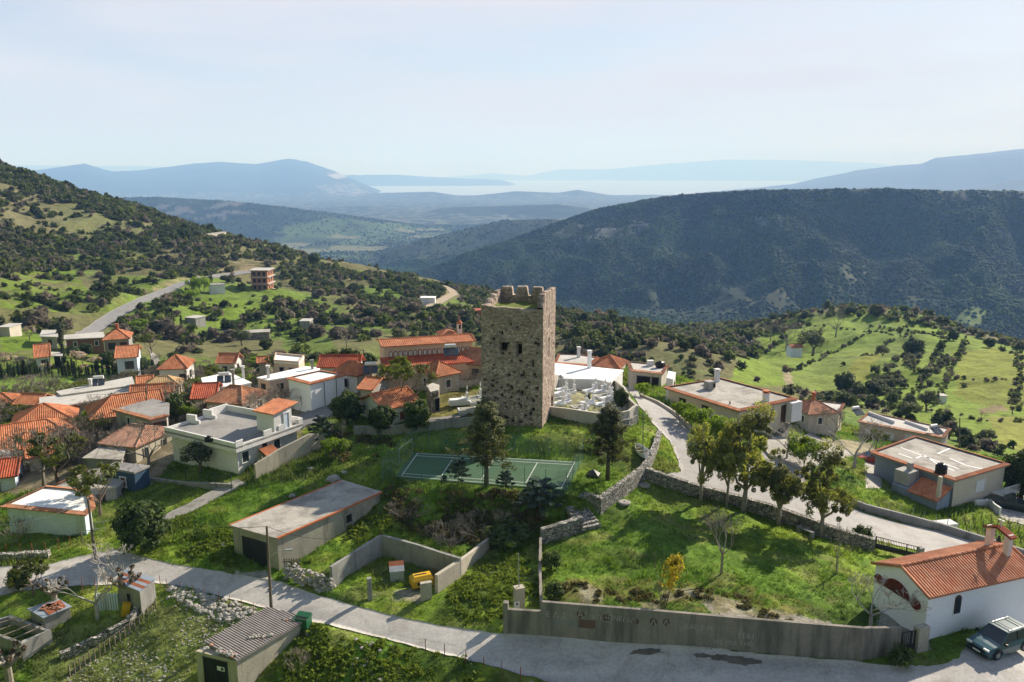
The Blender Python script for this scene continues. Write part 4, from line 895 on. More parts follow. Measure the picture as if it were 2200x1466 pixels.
bc = [b+n_o*.1-d_*2.2, b+n_o*.1+d_*1.6, b+n_o*1.5+d_*1.6, b+n_o*1.5-d_*2.2]; mb.prism([(p.x,p.y) for p in bc], z-3.1, z-2.95); mb.build('balcony_slab', plaster, e)
mb = MB()
for i in (1,2):
    p, q_ = bc[i], bc[(i+1)%4]; n = max(2,int((q_-p).length/.16))
    for k in range(n+1): r_ = p.lerp(q_,k/n); mb.tube((r_.x,r_.y,z-2.95),(r_.x,r_.y,z-2.05),.018,.018,4)
    mb.tube((p.x,p.y,z-2.03),(q_.x,q_.y,z-2.03),.04,.04,5)
mb.build('balcony_railing', white_p, e)
u_ = (P[3]-P[0]).normalized()       # annex along the blue wall
o_ = Vector((u_.y,-u_.x,0)); o_ = o_ if o_.x < 0 else -o_
a0 = Vector((P[0].x,P[0].y,0))+u_*.4; b0 = a0+u_*5.4; c0 = b0+o_*2.3; d0 = a0+o_*2.3; mb = MB(); mb.prism([(p.x,p.y) for p in (a0,b0,c0,d0)], BZ-5, [z-1.0,z-1.0,z-1.9,z-1.9]); mb.build('annex', bluep, e)
mb = MB(); q1 = b0.lerp(c0,.5)-u_*.9; mb.box((q1.x,q1.y,z-.9), 1.7, 1.9, 1.5, math.atan2(u_.y,u_.x)); mb.box((q1.x+.3,q1.y,z+.2), .5,.5,1.0, math.atan2(u_.y,u_.x)); mb.build('annex_chimney', grayp, e)
Zv = lambda v_, zz: Vector((v_.x, v_.y, zz))
mono(e, 'annex_roof', Zv(d0+o_*.3-u_*.2, z-1.95), Zv(c0+o_*.3-u_*2.0, z-1.95), Zv(b0-u_*2.0, z-.85), Zv(a0-u_*.2, z-.85), tile_o, .25, 5)
mb = MB(); mb.box((d0.x+.2,d0.y+.3,z-.6), .35,.35,2.6,.4); mb.build('flue', cream, e)
tank(W(2021,1018,z), 'round black water tank on the roof of the blue grey house')
mb = MB(); 
for pts in ([(1935,962),(1970,975),(2010,990),(2060,1008)],[(1968,985),(1985,978),(2015,998),(2050,1012)],[(1930,975),(1960,985)],[(2040,985),(2075,1000),(2110,1008)],[(2015,975),(2045,962)]):
    for i in range(len(pts)-1): a = W(*pts[i],z); b = W(*pts[i+1],z); mb.box((a+b)/2+Vector((0,0,.012)), (b-a).length, .22, .012, math.atan2((b-a).y,(b-a).x))
sl_ = mb.build('sealing_strips', whiteroof, e)
# ---------------- cluster right of the tower ----------------
e, P, z = flat('white_roofed_house', 'low building with a big white coated roof directly right of the tower', [(1191,813),(1281,815),(1312,822),(1340,795),(1191,780)], 2.7, plaster, whiteroof, ov=.1, zr=.75)
chimney(e, W(1266,791,z), 2.3, .45, white_p)
e, P, z = flat('grey_roofed_house', 'grey roofed house with tile edge behind the white roof right of the tower', [(1191,781),(1267,786),(1287,769),(1247,762),(1200,761)], 3.0, beige, roofl, ov=.1, edge=tile_o)
chimney(e, W(1243,768,z), 1.6, .45, plaster)
pitched('small_hip_house', 'small square house with an orange hip roof behind the white roof', [(1270,788),(1332,792),(1350,777),(1287,770)], 2.8, 1.5, beige, tile_o, (2.6,2.6), sp=3)
e, P, z = flat('carport_house', 'flat roofed house with a shaded open yard, next to the small hip roof', [(1355,797),(1424,804),(1437,786),(1347,777)], 3.2, beige, roofl, ov=.2, edge=tile_w, ops=[(0,.4,-1.3,2.2,1.7,'dark'),(0,.8,-1.3,1.2,1.7,'dark')])
tank(W(1418,790,z), 'black water barrel lying on the flat roof beyond the cemetery', .5, 1.2, True)
mb = MB(); mb.box(W(1397,786,z)+Vector((0,0,.4)), .9,.7,.8,.2); mb.box(W(1397,786,z)+Vector((0,0,.83)), 1.0,.8,.06,.2); tag(mb.build('roof_box', plaster), 'pale boxy roof hatch near the black barrel', 'roof box')
flat('narrow_white_house', 'narrow white wall-like building at the corner beyond the cemetery', [(1432,812),(1446,815),(1452,800),(1436,797)], 3.2, white_p, whiteroof, ov=.0)
# ---------------- church ----------------
CZ = ZR(820,750,6.0); q = FQ(820,746,1022,733,CZ,5.2)
e, E, R_, F_ = pitched('church', 'long church with a row of small arched windows and an orange tiled roof', q, 6, .42, pinkp, tile_o, (0,0), zr=CZ, cat='church')
a, b = F_[0], F_[1]; d_ = (b-a).normalized(); n_o = Vector((d_.y,-d_.x,0)); rz = math.atan2(d_.y,d_.x)
for k in range(17):
    if k == 11: continue
    p = a.lerp(b, .07+.87*k/16); mb = MB(); mb.box((p.x+n_o.x*.04,p.y+n_o.y*.04,CZ-1.22),.5,.1,.5,rz)
    C_ = Vector((p.x+n_o.x*.04,p.y+n_o.y*.04,CZ-.97)); mb.tube(C_-n_o*.05, C_+n_o*.05, .25,.25,12); fo = mb.build('window', maroon, e)
    mb = MB(); mb.box((p.x+n_o.x*.08,p.y+n_o.y*.08,CZ-1.22),.32,.06,.46,rz); C_ = C_+n_o*.04; mb.tube(C_-n_o*.03, C_+n_o*.035, .16,.16,10); mb.box((p.x+n_o.x*.115,p.y+n_o.y*.115,CZ-1.15),.05,.02,.6,rz,1); mb.build('pane', [white_p, painted_dark], fo)
al = MB(); a2, b2 = a+n_o*2.4, b+n_o*2.4; al.prism([(v.x,v.y) for v in (a-d_*.6,b,b2,a2-d_*.6)], CZ-8, [CZ-1.65,CZ-1.65,CZ-2.3,CZ-2.3]); al.build('aisle', pinkp, e)
mono(e, 'aisle_roof', Zv(a2+n_o*.3-d_*.6,CZ-2.3), Zv(b2+n_o*.3,CZ-2.3), Zv(b,CZ-1.52), Zv(a-d_*.6,CZ-1.52), tile_r)
p = a.lerp(b,.94)-n_o*4.6; mb = MB(); mb.box((p.x,p.y,CZ-.4),.62,.62,4.0,rz); bt = mb.build('bell_tower', plaster, e)
mb = MB(); mb.box((p.x,p.y,CZ+1.15),.28,.65,.6,rz); mb.build('bell_opening', painted_dark, bt)
mb = MB(); h_ = .42
for k in range(4): c1 = Vector((p.x+h_*(1,1,-1,-1)[k],p.y+h_*(-1,1,1,-1)[k],CZ+1.6)); c2 = Vector((p.x+h_*(1,-1,-1,1)[k],p.y+h_*(1,1,-1,-1)[k],CZ+1.6)); mb.poly([c1,c2,(p.x,p.y,CZ+2.2)])
mb.tube((p.x,p.y,CZ+2.1),(p.x,p.y,CZ+2.8),.03); mb.tube((p.x-.2,p.y,CZ+2.55),(p.x+.2,p.y,CZ+2.55),.03); mb.build('spire', terra, bt)
q2 = [a.lerp(b,.71)-n_o*3.6, a.lerp(b,.88)-n_o*3.6, a.lerp(b,.88)-n_o*6, a.lerp(b,.71)-n_o*6]; mb = MB(); mb.prism([(v.x,v.y) for v in q2], CZ-3, CZ+.25); mb.build('crossing', pinkp, e)
ap = (q2[0]+q2[2])/2; ap = Vector((ap.x,ap.y,CZ+.85)); mb = MB(); qq = [Zv(v,CZ+.25)+(Zv(v,0)-Zv(ap,0)).normalized()*.4 for v in q2]
for k in range(4): slope(mb, qq[k], qq[(k+1)%4], ap, ap, .25, .06, 0, 3)
mb.build('crossing_roof', tile_o, e)
# ---------------- houses between tower and church ----------------
pitched('spotted_roof_house', 'long low house with patchy brown and orange tiles just left of the tower', FQ(936,779,1060,787,ZR(980,782,3),5.2), 3, 1.7, beige, tile_w, (1.8,0), zr=ZR(980,782,3))
pitched('small_gable_house', 'low house with an orange hip roof in front of the church', [(894,797),(934,812),(992,801),(948,784)], 2.6, 1.4, beige, tile_o, (2.2,2.2))
flat('plaster_box_house', 'plain grey plaster house with an orange corner strip under the church', [(893,788),(928,786),(926,771),(893,774)], 3, beige, roofg, ov=0, edge=tile_w)
pitched('side_roof_house', 'small orange roof squeezed beside the church steps', [(955,771),(1022,768),(1020,757),(965,760)], 3, 1.0, beige, tile_o)
solar(W(968,762,ZR(968,764,5)), .2, 'solar heater in front of the church windows')
pitched('cottage', 'white cottage with an orange roof behind the dark bushes left of the cemetery', [(818,886),(880,866),(852,836),(792,862)], 2.3, 1.3, plaster, tile_o, (0,0), sp=5)
mb = MB(); 
e, P, z = flat('ruined_stone_hut', 'round cornered ruined stone hut with a small door at the edge of the cemetery', [(925,842),(942,838),(944,827),(930,823),(916,828)], 2.6, rubble, roofl, ov=.0, cat='ruin', ops=[(0,.75,-1.6,.8,1.7,'dark')])
# ---------------- central left cluster ----------------
WZ = ZR(666,825,3.6)
e, P, z = flat('white_box_house', 'tall plain white house with a white flat roof edged in orange', [(666,826),(743,806),(689,797),(616,813)], 3.6, whitewash, whiteroof, zr=WZ, ov=.15, edge=tile_o, ops=[(3,.42,-1.6,1.0,1.5,'blind')])
for f_ in (.38,.72):
    p = P[0].lerp(P[1], f_); mb = MB(); mb.tube((p.x+.02,p.y-.12,z-.2),(p.x+.02,p.y-.12,z-3.6),.05,.05,6); mb.build('downpipe', black_m, e)
e, P, z = flat('long_white_roof_house', 'long building with a pale roof behind the white box house', [(551,811),(577,817),(690,799),(712,793),(658,787)], 3.0, pinkp, whiteroof, ov=.1); chimney(e, W(577,812,z), 1.5, .4); chimney(e, W(671,793,z), 1.1, .35, gconc)
e, P, z = flat('pale_low_house', 'low white roofed house with a water heater left of the long white roof', [(437,832),(503,830),(541,822),(492,800),(432,812)], 2.8, plaster, whiteroof, ov=.1); chimney(e, W(502,829,z), 2.1, .35, grayp); chimney(e, W(523,812,z), 1.5, .35)
solar(W(482,820,z), .3, 'white water heater on the low white roofed house'); 
pitched('weathered_roof_house', 'house with a faded orange roof behind the bare thicket, left of the white box house', [(452,864),(520,870),(568,846),(492,832)], 2.4, 1.5, beige, tile_w, (2,2))
pitched('red_roof_house', 'low house with a red roof beside the pale low house', [(393,862),(452,852),(492,829),(440,832)], 2.5, 1.3, beige, tile_r)
pitched('maroon_roof_house', 'house with dark red tiled roof in two bays right of the long white roof', [(680,788),(780,792),(776,774),(700,774)], 3.2, 1.3, plaster, tile_r, (0,0))
pitched('orange_slope_house', 'house with a smooth orange roof just right of the white box house', [(712,800),(778,811),(786,796),(760,785)], 3.0, 1.4, plaster, tile_o, (1.5,1.5)); 
solar(W(796,800,ZR(796,800,3)), .2, 'white water heater between orange roofs left of the green tree')
pitched('shed_with_orange_roof', 'low shed with a striped orange roof right of the downpipes of the white house', [(783,834),(812,842),(826,816),(800,812)], 2.2, .9, grayp, tile_o)
flat('pink_walled_house', 'cluttered pale roof with a pink wall in the trees behind', [(588,777),(642,781),(654,767),(592,761)], 3.2, pinkp, whiteroof, ov=.05, par=.3, ops=[(0,.3,-1.2,.9,1.1,'dark'),(0,.7,-1.2,.9,1.1,'dark')])
pitched('tree_hidden_house', 'orange roof with a white gable half hidden in green bushes', [(465,781),(508,781),(521,770),(480,768)], 2.8, 1.3, plaster, tile_o)
pitched('tiny_orange_roof', 'tiny orange roof among trees left of the cluttered pale roof', [(552,781),(580,779),(575,772),(552,772)], 2.6, .8, beige, tile_o)
# ---------------- terrace house ----------------
TZ = -0.15
q = [(507,962),(651,911),(489,882),(353,925)]
e, P, z = flat('terrace_house', 'large white house with a flat walkable roof, parapets and a small roof room', q, 3, plaster, roofg, zr=TZ, ov=.5, zb=-6.0, ops=[(0,.12,-1.35,1.0,1.25,'win'),(0,.64,-1.25,1.0,1.2,'win'),(0,.43,-1.55,.9,2.0,'win'),(3,.5,-1.3,.6,.9,'dark')])
PV = [Vector((p.x,p.y,0)) for p in P]; I = inset(PV, .2); mb = MB()
def seg(mb, i, f0, f1, z0, z1):
    a, b = PV[i].lerp(PV[(i+1)%4], f0), PV[i].lerp(PV[(i+1)%4], f1); c, d = I[i].lerp(I[(i+1)%4], f1), I[i].lerp(I[(i+1)%4], f0); mb.prism([(v.x,v.y) for v in (a,b,c,d)], z0, z1)
seg(mb,3,0,1,z-.6,z+.42); seg(mb,0,0,.10,z-.6,z+.62); seg(mb,0,.10,1,z-.6,z+.16); seg(mb,0,.40,.52,z+.16,z+.7); seg(mb,0,.62,.72,z+.16,z+.75); seg(mb,0,.93,1,z+.16,z+.7); seg(mb,1,0,1,z-.6,z+.75); seg(mb,2,0,.30,z-.6,z+.9); seg(mb,2,.30,1,z-.4,z+.3)
mb.build('parapet', plaster, e); mb = MB()
for f0, f1 in ((.10,.40),(.52,.62),(.72,.93)):
    a, b = I[0].lerp(I[1],f0), I[0].lerp(I[1],f1)
    for k in range(3): mb.tube(Zv(a,z+.25+.18*k), Zv(b,z+.25+.18*k), .018,.018,4)
mb.build('roof_railing', black_m, e)
rq = [(590,932),(628,918),(592,906),(553,924)]; RQ = [W(a,b,z) for a,b in rq]; mb = MB(); mb.prism([(v.x,v.y) for v in RQ], z+.01, [z+2.25,z+2.35,z+2.35,z+2.25]); rr = mb.build('roof_room', plaster, e)
a, b = RQ[0].lerp(RQ[1],.5), RQ[1]; openings(e, [Vector((v.x,v.y,0)) for v in RQ], [(0,.68,z+1.0,.85,1.9,'bdoor')])
RX = inset([Vector((v.x,v.y,0)) for v in RQ], -.3); mono(e, 'roof_room_tiles', Zv(RX[3],z+2.3), Zv(RX[0],z+2.3), Zv(RX[1],z+2.75), Zv(RX[2],z+2.75), tile_o, .25, 5)
for (px,py) in ((413,909),(448,898)): mb = MB(); v = W(px,py,z); mb.box((v.x,v.y,z+.5),1.3,.28,1.0,-.35); mb.box((v.x+.45,v.y-.1,z+.2),1.2,.24,.4,-.35); mb.build('chimney_wall', plaster, e)
tank(W(449,950,z), 'small black barrel on the terrace house roof edge', .3, .8, True)
aw = PV[0].lerp(PV[1],.33); d_ = (PV[1]-PV[0]).normalized(); n_o = Vector((d_.y,-d_.x,0)); n_o = n_o if n_o.y < 0 else -n_o
mono(e, 'awning', Zv(aw+n_o*.9,z-1.75), Zv(aw+n_o*.9+d_*1.9,z-1.75), Zv(aw+d_*1.9-n_o*.3,z-1.2), Zv(aw-n_o*.3,z-1.2), tile_o, .25, 5)
mb = MB(); mb.path([Zv(PV[1]+d_*.3+n_o*(.2+k*.3), z-.2-k*.42) for k in range(7)], .03); mb.path([Zv(PV[1]+d_*1.0+n_o*(.2+k*.3), z-.2-k*.42) for k in range(7)], .03)
for k in range(14): v = PV[1]+d_*.65+n_o*(.2+k*.14); mb.box((v.x,v.y,z-.25-k*.196), .75,.22,.04, math.atan2(d_.y,d_.x))
mb.build('outside_stair', black_m, e)
# ---------------- left village ----------------
e, P, z = flat('maroon_shutter_house', 'grey flat roofed house with maroon shutters and bare reinforcing rods', [(324,902),(363,893),(364,866),(329,857),(241,880)], 2.9, grayp, roofg, ov=.3, edge=tile_w, edges=[0,4], ops=[(4,.8,-1.0,.9,1.1,'shut'),(4,.72,-1.0,.5,1.1,'shut'),(4,.35,-1.2,.7,1.6,'win'),(0,.3,-1.3,.9,1.7,'brown'),(0,.7,-1.3,.9,1.7,'brown')])
pitched('long_orange_house', 'long house with a bright orange hip roof behind the maroon shuttered house', [(201,901),(352,882),(345,852),(174,878)], 2.6, 2.0, beige, tile_o, (3.2,0))
pitched('stripe_roof_house', 'house with a striped orange roof above the long orange hip roof', [(280,848),(376,844),(374,833),(285,836)], 3.0, 1.0, plaster, tile_o)
pitched('beige_roof_house', 'house with a beige ribbed roof behind the striped orange roof', [(302,836),(392,829),(392,816),(318,819)], 2.8, 1.2, cream, tile_y, (2,2))
pitched('far_orange_row', 'low orange roof joined to the beige ribbed roof', [(292,826),(330,822),(330,812),(294,815)], 3.0, .8, beige, tile_o)
flat('long_grey_roof_hall', 'long hall with a smooth grey flat roof across the left village', [(122,875),(278,846),(290,830),(84,854),(85,871)], 2.8, gconc, roofl, ov=.5)
e, P, z = flat('upper_grey_roof_hall', 'pale grey flat roof behind the long hall, with a water heater', [(130,849),(290,827),(284,809),(120,841)], 3.4, plaster, roofl, ov=.2); solar(W(212,826,z), .3, 'white water heater on the pale grey roof of the left village')
chimney(e, W(195,830,z), .9, .4)
pitched('big_orange_house', 'white house with a large bright orange hip roof at the far left', [(38,911),(182,912),(150,878),(19,893)], 2.6, 2.1, plaster, tile_o, (4.2,4.2), sp=5)
pitched('front_orange_house', 'wide orange roof sloping to the viewer at the left edge behind bare trees', [(-70,986),(177,943),(160,905),(-70,930)], 2.3, 2.0, plaster, tile_o, (0,3.5), sp=5)
pitched('low_orange_lean_to', 'small orange roof in front of the wide orange roof', [(50,990),(128,972),(122,950),(52,962)], 2.0, .9, beige, tile_o, sp=5)
pitched('scarlet_roof_house', 'pale blue walled house with a scarlet roof at the left edge', [(-60,1030),(46,1026),(44,992),(-60,1000)], 2.2, 1.3, paleblue, tile_r, sp=5)
flat('grey_slab_shed', 'small shed with a grey slab roof above the scarlet roof', [(-20,998),(30,984),(20,968),(-20,966)], 2.0, gconc, roofg, ov=.1)
pitched('left_edge_orange_house', 'orange hip roof at the left edge below the row of cypresses', [(-30,870),(40,868),(44,853),(-30,852)], 2.6, 1.2, beige, tile_o, (0,2.5))
pitched('plain_gable_house', 'orange roof over a plain pale wall left of the long grey hall', [(42,868),(84,873),(106,856),(72,848)], 2.8, 1.1, beige, tile_o)
e, P, z = flat('brown_tile_house', 'grey roofed store in front of the brown tiled roof', [(176,984),(262,988),(276,952),(241,944),(199,969)], 2.3, gconc, roofc, ov=.15, slab=.12)
pitched('faded_roof_house', 'house with a faded pinkish brown roof below the maroon shuttered house', [(228,950),(300,968),(358,922),(304,910)], 2.3, 1.3, yconc, tile_b, (1.5,1.5))
flat('dark_blue_store', 'dark blue walled block with a grey roof behind the budding tree', [(288,1015),(322,1000),(249,992),(226,1004)], 2.4, basic('dark_blue_paint', (.035,.075,.14), None, .8, 1, .2), roofg, ov=.1)
flat('grey_roof_store', 'old store with a stained grey roof behind the white roofed hut', [(160,1052),(250,1046),(285,1020),(250,1003),(188,1009),(118,1043)], 2.0, gconc, roofc, ov=.15, edge=tile_w, edges=[4])
e, P, z = flat('white_roofed_hut', 'pale blue walled hut with a white roof and orange tile rim near the road', [(184,1107),(203,1090),(196,1062),(162,1051),(99,1045),(3,1089)], 2.3, paleblue, whiteroof, ov=.3, edge=tile_w, slab=.12, ops=[(5,.3,-1.2,.35,.9,'bdoor')])
e, E, R_, F_ = pitched('villa', 'two storey grey house with an orange hip roof below the climbing road', [(228,730),(286,728),(278,717),(222,718)], 5.0, 1.7, gconc, tile_o, (3.5,3.5), ops=[(0,.3,-1.5,1.6,1.6,'red'),(0,.78,-1.5,1.6,1.6,'red')]); chimney(e, (R_[0]+R_[1])/2, .9, .5, terra)
flat('villa_wing', 'long low brick coloured wing with a grey roof left of the villa', [(137,729),(226,725),(222,713),(137,720)], 2.8, basic('brick_paint', (.24,.13,.09), (.19,.10,.07), .9, 1, .3), roofl, ov=.4)
pitched('blue_gable_house', 'pale blue gabled house with an orange roof below the villa', [(252,770),(302,767),(300,750),(250,752)], 4.5, 1.6, paleblue, tile_o, ops=[(0,.6,-1.6,1.6,1.5,'brown')])
pitched('white_gable_cottage', 'white cottage with an orange roof behind the cypress row', [(73,770),(108,766),(110,752),(74,755)], 3, 2.0, plaster, tile_o)
flat('open_shed', 'open shed with a flat grey roof next to the white cottage', [(109,764),(135,765),(134,757),(110,756)], 2.6, painted_dark, roofl, ov=.5, slab=.15)  # solid near-black walls stand in for the shade inside
flat('hillside_store', 'stone store with a grey roof on the slope at the left', [(84,723),(125,724),(124,709),(90,709)], 2.6, beige, roofl, ov=.4)
e, E, R_, F_ = pitched('crossroads_house', 'white house with an orange hip roof beside the far street', [(345,793),(412,793),(408,776),(352,775)], 3.4, 1.8, plaster, tile_o, (3,3), ops=[(0,.85,-1.6,1,1.2,'brown'),(1,.5,-1.6,1,1.2,'brown')])
# far hillside buildings
BQ = ZR(552,578,9.0); q = FQ(533,581,576,581,BQ,10); e = empty('brick_block', (0,0,0), 0, 'three storey unfinished red brick block beside the climbing road', 'building')
brick = basic('raw_brick', (.42,.15,.08), (.33,.12,.07), .9, .8, .3, 6, (.25,.2,.17), .8)
I_ = inset([Vector((p.x,p.y,0)) for p in q], .8); mb = MB(); mb.prism([(p.x,p.y) for p in I_], BQ-12, BQ-.3); mb.build('wall', brick, e)
for k in range(4): mb = MB(); mb.prism([(p.x,p.y) for p in q], BQ-.3-k*3.0, BQ-k*3.0); mb.build('floor_slab', roofl, e)
openings(e, I_, [(0,f_,BQ-1.7-3*k,1.4,1.6,'dark') for k in range(3) for f_ in (.2,.5,.8)]+[(1,f_,BQ-1.7-3*k,1.4,1.6,'dark') for k in range(3) for f_ in (.3,.7)])
for nm,lb,a,wl,rf,h in (('field_shed','small white field shed with a blue grey roof below the climbing road',(449,613,484,611),plaster,roofg,3.2),('slope_shed','tiny grey shed on the green slope',(642,690,666,690),gconc,roofl,2.6),('garden_shed','small pale shed in the brown thicket',(395,682,420,684),gconc,roofl,2.6),
   ('red_roof_shed','red roofed shed on the spur left of the tower',(1015,668,1046,666),rust,basic('red_sheet',(.40,.09,.05),None,.7,1,.1),3.0),('hilltop_wall_hut','pale hut at the edge of the high field',(448,503,487,498),beige,roofl,2.0),('ruined_barn','low ruined barn with rubble around it',(520,716,580,713),rubble,roofc,2.5),
   ('meadow_hut','tiny grey hut in the right-hand field',(2022,851,2038,851),plaster,roofl,1.8),('white_yard_shed','low white shed on the spur',(902,640,935,640),plaster,whiteroof,2.6),('left_stone_shed','stone shed at the left edge of the hillside',(-8,703,20,703),beige,roofl,2.4)):
    z = ZR((a[0]+a[2])/2, a[1], h); qq = FQ(*a, z, 5 if 'hut' not in nm else 2.5); flat(nm, lb, qq, h, wl, rf, zr=z, ov=.2, cat='shed', slab=.15)
z = ZR(1718,748,3.2); e, E, R_, F_ = pitched('field_cottage', 'small white cottage with an orange roof beside a big tree in the fields', FQ(1700,748,1727,747,z,5), 3.2, 1.2, whitewash, tile_o, zr=z)
# ---------------- the tower ----------------
ta = math.radians(14); FR = W(1165,922,0); FR.z = 0
tu = Vector((-math.cos(ta), math.sin(ta), 0)); tv = Vector((math.sin(ta), math.cos(ta), 0)); TS = 7.0
FL = FR+tu*TS; BR = FR+tv*TS; BL = BR+tu*TS
tower = empty('stone_tower', ((FR+BL)/2).to_tuple(), 0, 'tall square ruined stone tower with broken battlements and grass on its roof', 'tower')
tower_m = stone('tower_masonry', (.51,.405,.335), (.225,.175,.143), (.335,.28,.235), 4.2, 1.7, .6, .04, (.0, .05))
def towerwall(A, B, top, holes, seed, zb=-2.2, th=.75, zr=12.7, name='wall'):
    A = Vector((A.x, A.y, 0)); B = Vector((B.x, B.y, 0)); d = (B-A); Ln = d.length; d.normalize(); out = Vector((d.y, -d.x, 0))
    c = Vector((((FR+BL)/2).x, ((FR+BL)/2).y, 0)); out = out if out.dot(A-c) > 0 else -out
    n = int(Ln/.105); M = 150; s = np.linspace(0, Ln, n+1); tp = np.array([top(x) for x in s])+(vnoise(s*3.1, s*0+seed, 3)-.5)*.09
    t = np.linspace(0, 1, M+1); S = np.repeat(s[:, None], M+1, 1); Z = zb+(tp[:, None]-zb)*t
    cz = Z/.27+fbm(S*.5, Z*.5, 2, seed)*1.2; ci = np.floor(cz); cs = S/.42+_h(ci.astype(np.int64), ci.astype(np.int64)*0+seed, 1)*3
    hh = _h(ci.astype(np.int64), np.floor(cs).astype(np.int64), seed+5); ed = np.minimum(np.minimum(cz-ci, ci+1-cz), np.minimum(cs-np.floor(cs), np.floor(cs)+1-cs))
    dsp = hh*.045-.02*(ed < .10)+(fbm(S*1.3, Z*1.3, 3, seed)-.5)*.10
    dsp *= ss(0, .18, np.minimum(S, Ln-S))
    for (hs, hz, w, h, dep) in holes: dsp = np.where((abs(S-hs) < w/2) & (abs(Z-hz) < h/2), -dep, dsp)
    o = np.array(out); P = np.array(A)[None, None]+np.array(d)[None, None]*S[..., None]+o*dsp[..., None]; P[..., 2] = Z
    cols = [P[:, j] for j in range(M+1)]
    for k, zz in enumerate(np.linspace(1, 0, 10)):
        jit = (vnoise(s*2.3, s*0+k, seed+9)-.5)*.1; q = np.array(A)+np.array(d)*s[:, None]-o*(th+jit[:, None]); q[:, 2] = zr+(tp-.03-zr)*zz; cols.append(q)
    V = np.stack(cols, 1); K = V.shape[1]; ix = np.arange((n+1)*K).reshape(n+1, K)
    F = np.stack([ix[:-1, :-1], ix[1:, :-1], ix[1:, 1:], ix[:-1, 1:]], -1).reshape(-1, 4)
    if d.cross(Vector((0, 0, 1))).dot(out) < 0: F = F[:, ::-1]
    V = V.reshape(-1, 3)-np.array(tower.location)
    ob = npmesh(name, V, F, tower_m, parent=tower); ob.data.materials.append(painted_dark); dz = np.zeros((n+1, K)); dz[:, :M+1] = dsp
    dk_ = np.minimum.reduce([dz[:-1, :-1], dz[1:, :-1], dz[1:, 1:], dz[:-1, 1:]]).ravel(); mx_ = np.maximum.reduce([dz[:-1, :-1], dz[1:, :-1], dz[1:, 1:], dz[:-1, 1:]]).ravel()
    ob.data.polygons.foreach_set('material_index', (mx_ < -.33).astype(np.int32)); return ob  # deep hole faces painted near-black in place of shade
def prof(pts):
    xs = [p[0] for p in pts]; zs = [p[1] for p in pts]; return lambda x: float(np.interp(x, xs, zs))
def steps(levels):                       # [(until, z)]
    def f(x):
        for u, z in levels:
            if x <= u: return z
        return levels[-1][1]
    return f
q = random.Random(3); hf = []
for k in range(110): z = q.uniform(0.4, 11.8)**1; z = z if q.random() < .5 else q.uniform(.4, 6.6); s_ = .22 if q.random() < .75 else .32; hf.append((q.uniform(.3, 6.7), z, s_, s_*1.1, .4))
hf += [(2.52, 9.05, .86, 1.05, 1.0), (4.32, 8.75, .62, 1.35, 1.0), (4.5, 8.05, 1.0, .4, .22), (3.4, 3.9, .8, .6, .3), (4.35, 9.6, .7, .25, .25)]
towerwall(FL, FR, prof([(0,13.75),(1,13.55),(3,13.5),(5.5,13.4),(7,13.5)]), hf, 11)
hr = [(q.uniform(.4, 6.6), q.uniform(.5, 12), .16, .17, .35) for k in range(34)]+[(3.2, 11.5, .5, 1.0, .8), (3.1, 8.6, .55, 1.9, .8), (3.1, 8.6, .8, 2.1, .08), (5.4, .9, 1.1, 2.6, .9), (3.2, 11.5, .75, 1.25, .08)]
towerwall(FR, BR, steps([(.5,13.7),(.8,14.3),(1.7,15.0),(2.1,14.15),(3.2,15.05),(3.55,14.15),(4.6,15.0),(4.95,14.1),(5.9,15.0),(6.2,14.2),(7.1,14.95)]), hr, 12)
towerwall(BR, BL, steps([(.9,14.85),(1.45,14.0),(2.75,14.95),(3.25,13.95),(4.5,15.0),(5.0,13.95),(6.3,14.9),(7.1,14.5)]), [], 13, zb=0)
towerwall(BL, FL, steps([(1.1,14.5),(1.6,14.1),(2.3,14.6),(2.9,13.9),(3.6,14.4),(4.2,13.8),(5.2,14.1),(7.1,13.7)]), [], 14, zb=0)
mb = MB(); cxy = (FR+BL)/2; nn = 16
for i in range(nn):
    for j in range(nn):
        f = lambda a, b: (tu*((.5-a/nn)*6.6)*-1+tv*((b/nn-.5)*6.6))+Vector((0, 0, 12.95+.35*float(vnoise(a*.5, b*.5, 4))+.3*(a/nn)*(1-b/nn)))
        mb.poly([f(i, j), f(i+1, j), f(i+1, j+1), f(i, j+1)])
turf = basic('turf', (.085,.13,.014), (.14,.16,.03), .95, 1.5, .8, 10, (.12,.11,.05), 1.2)
rg = mb.build('roof_turf', turf, tower, True)
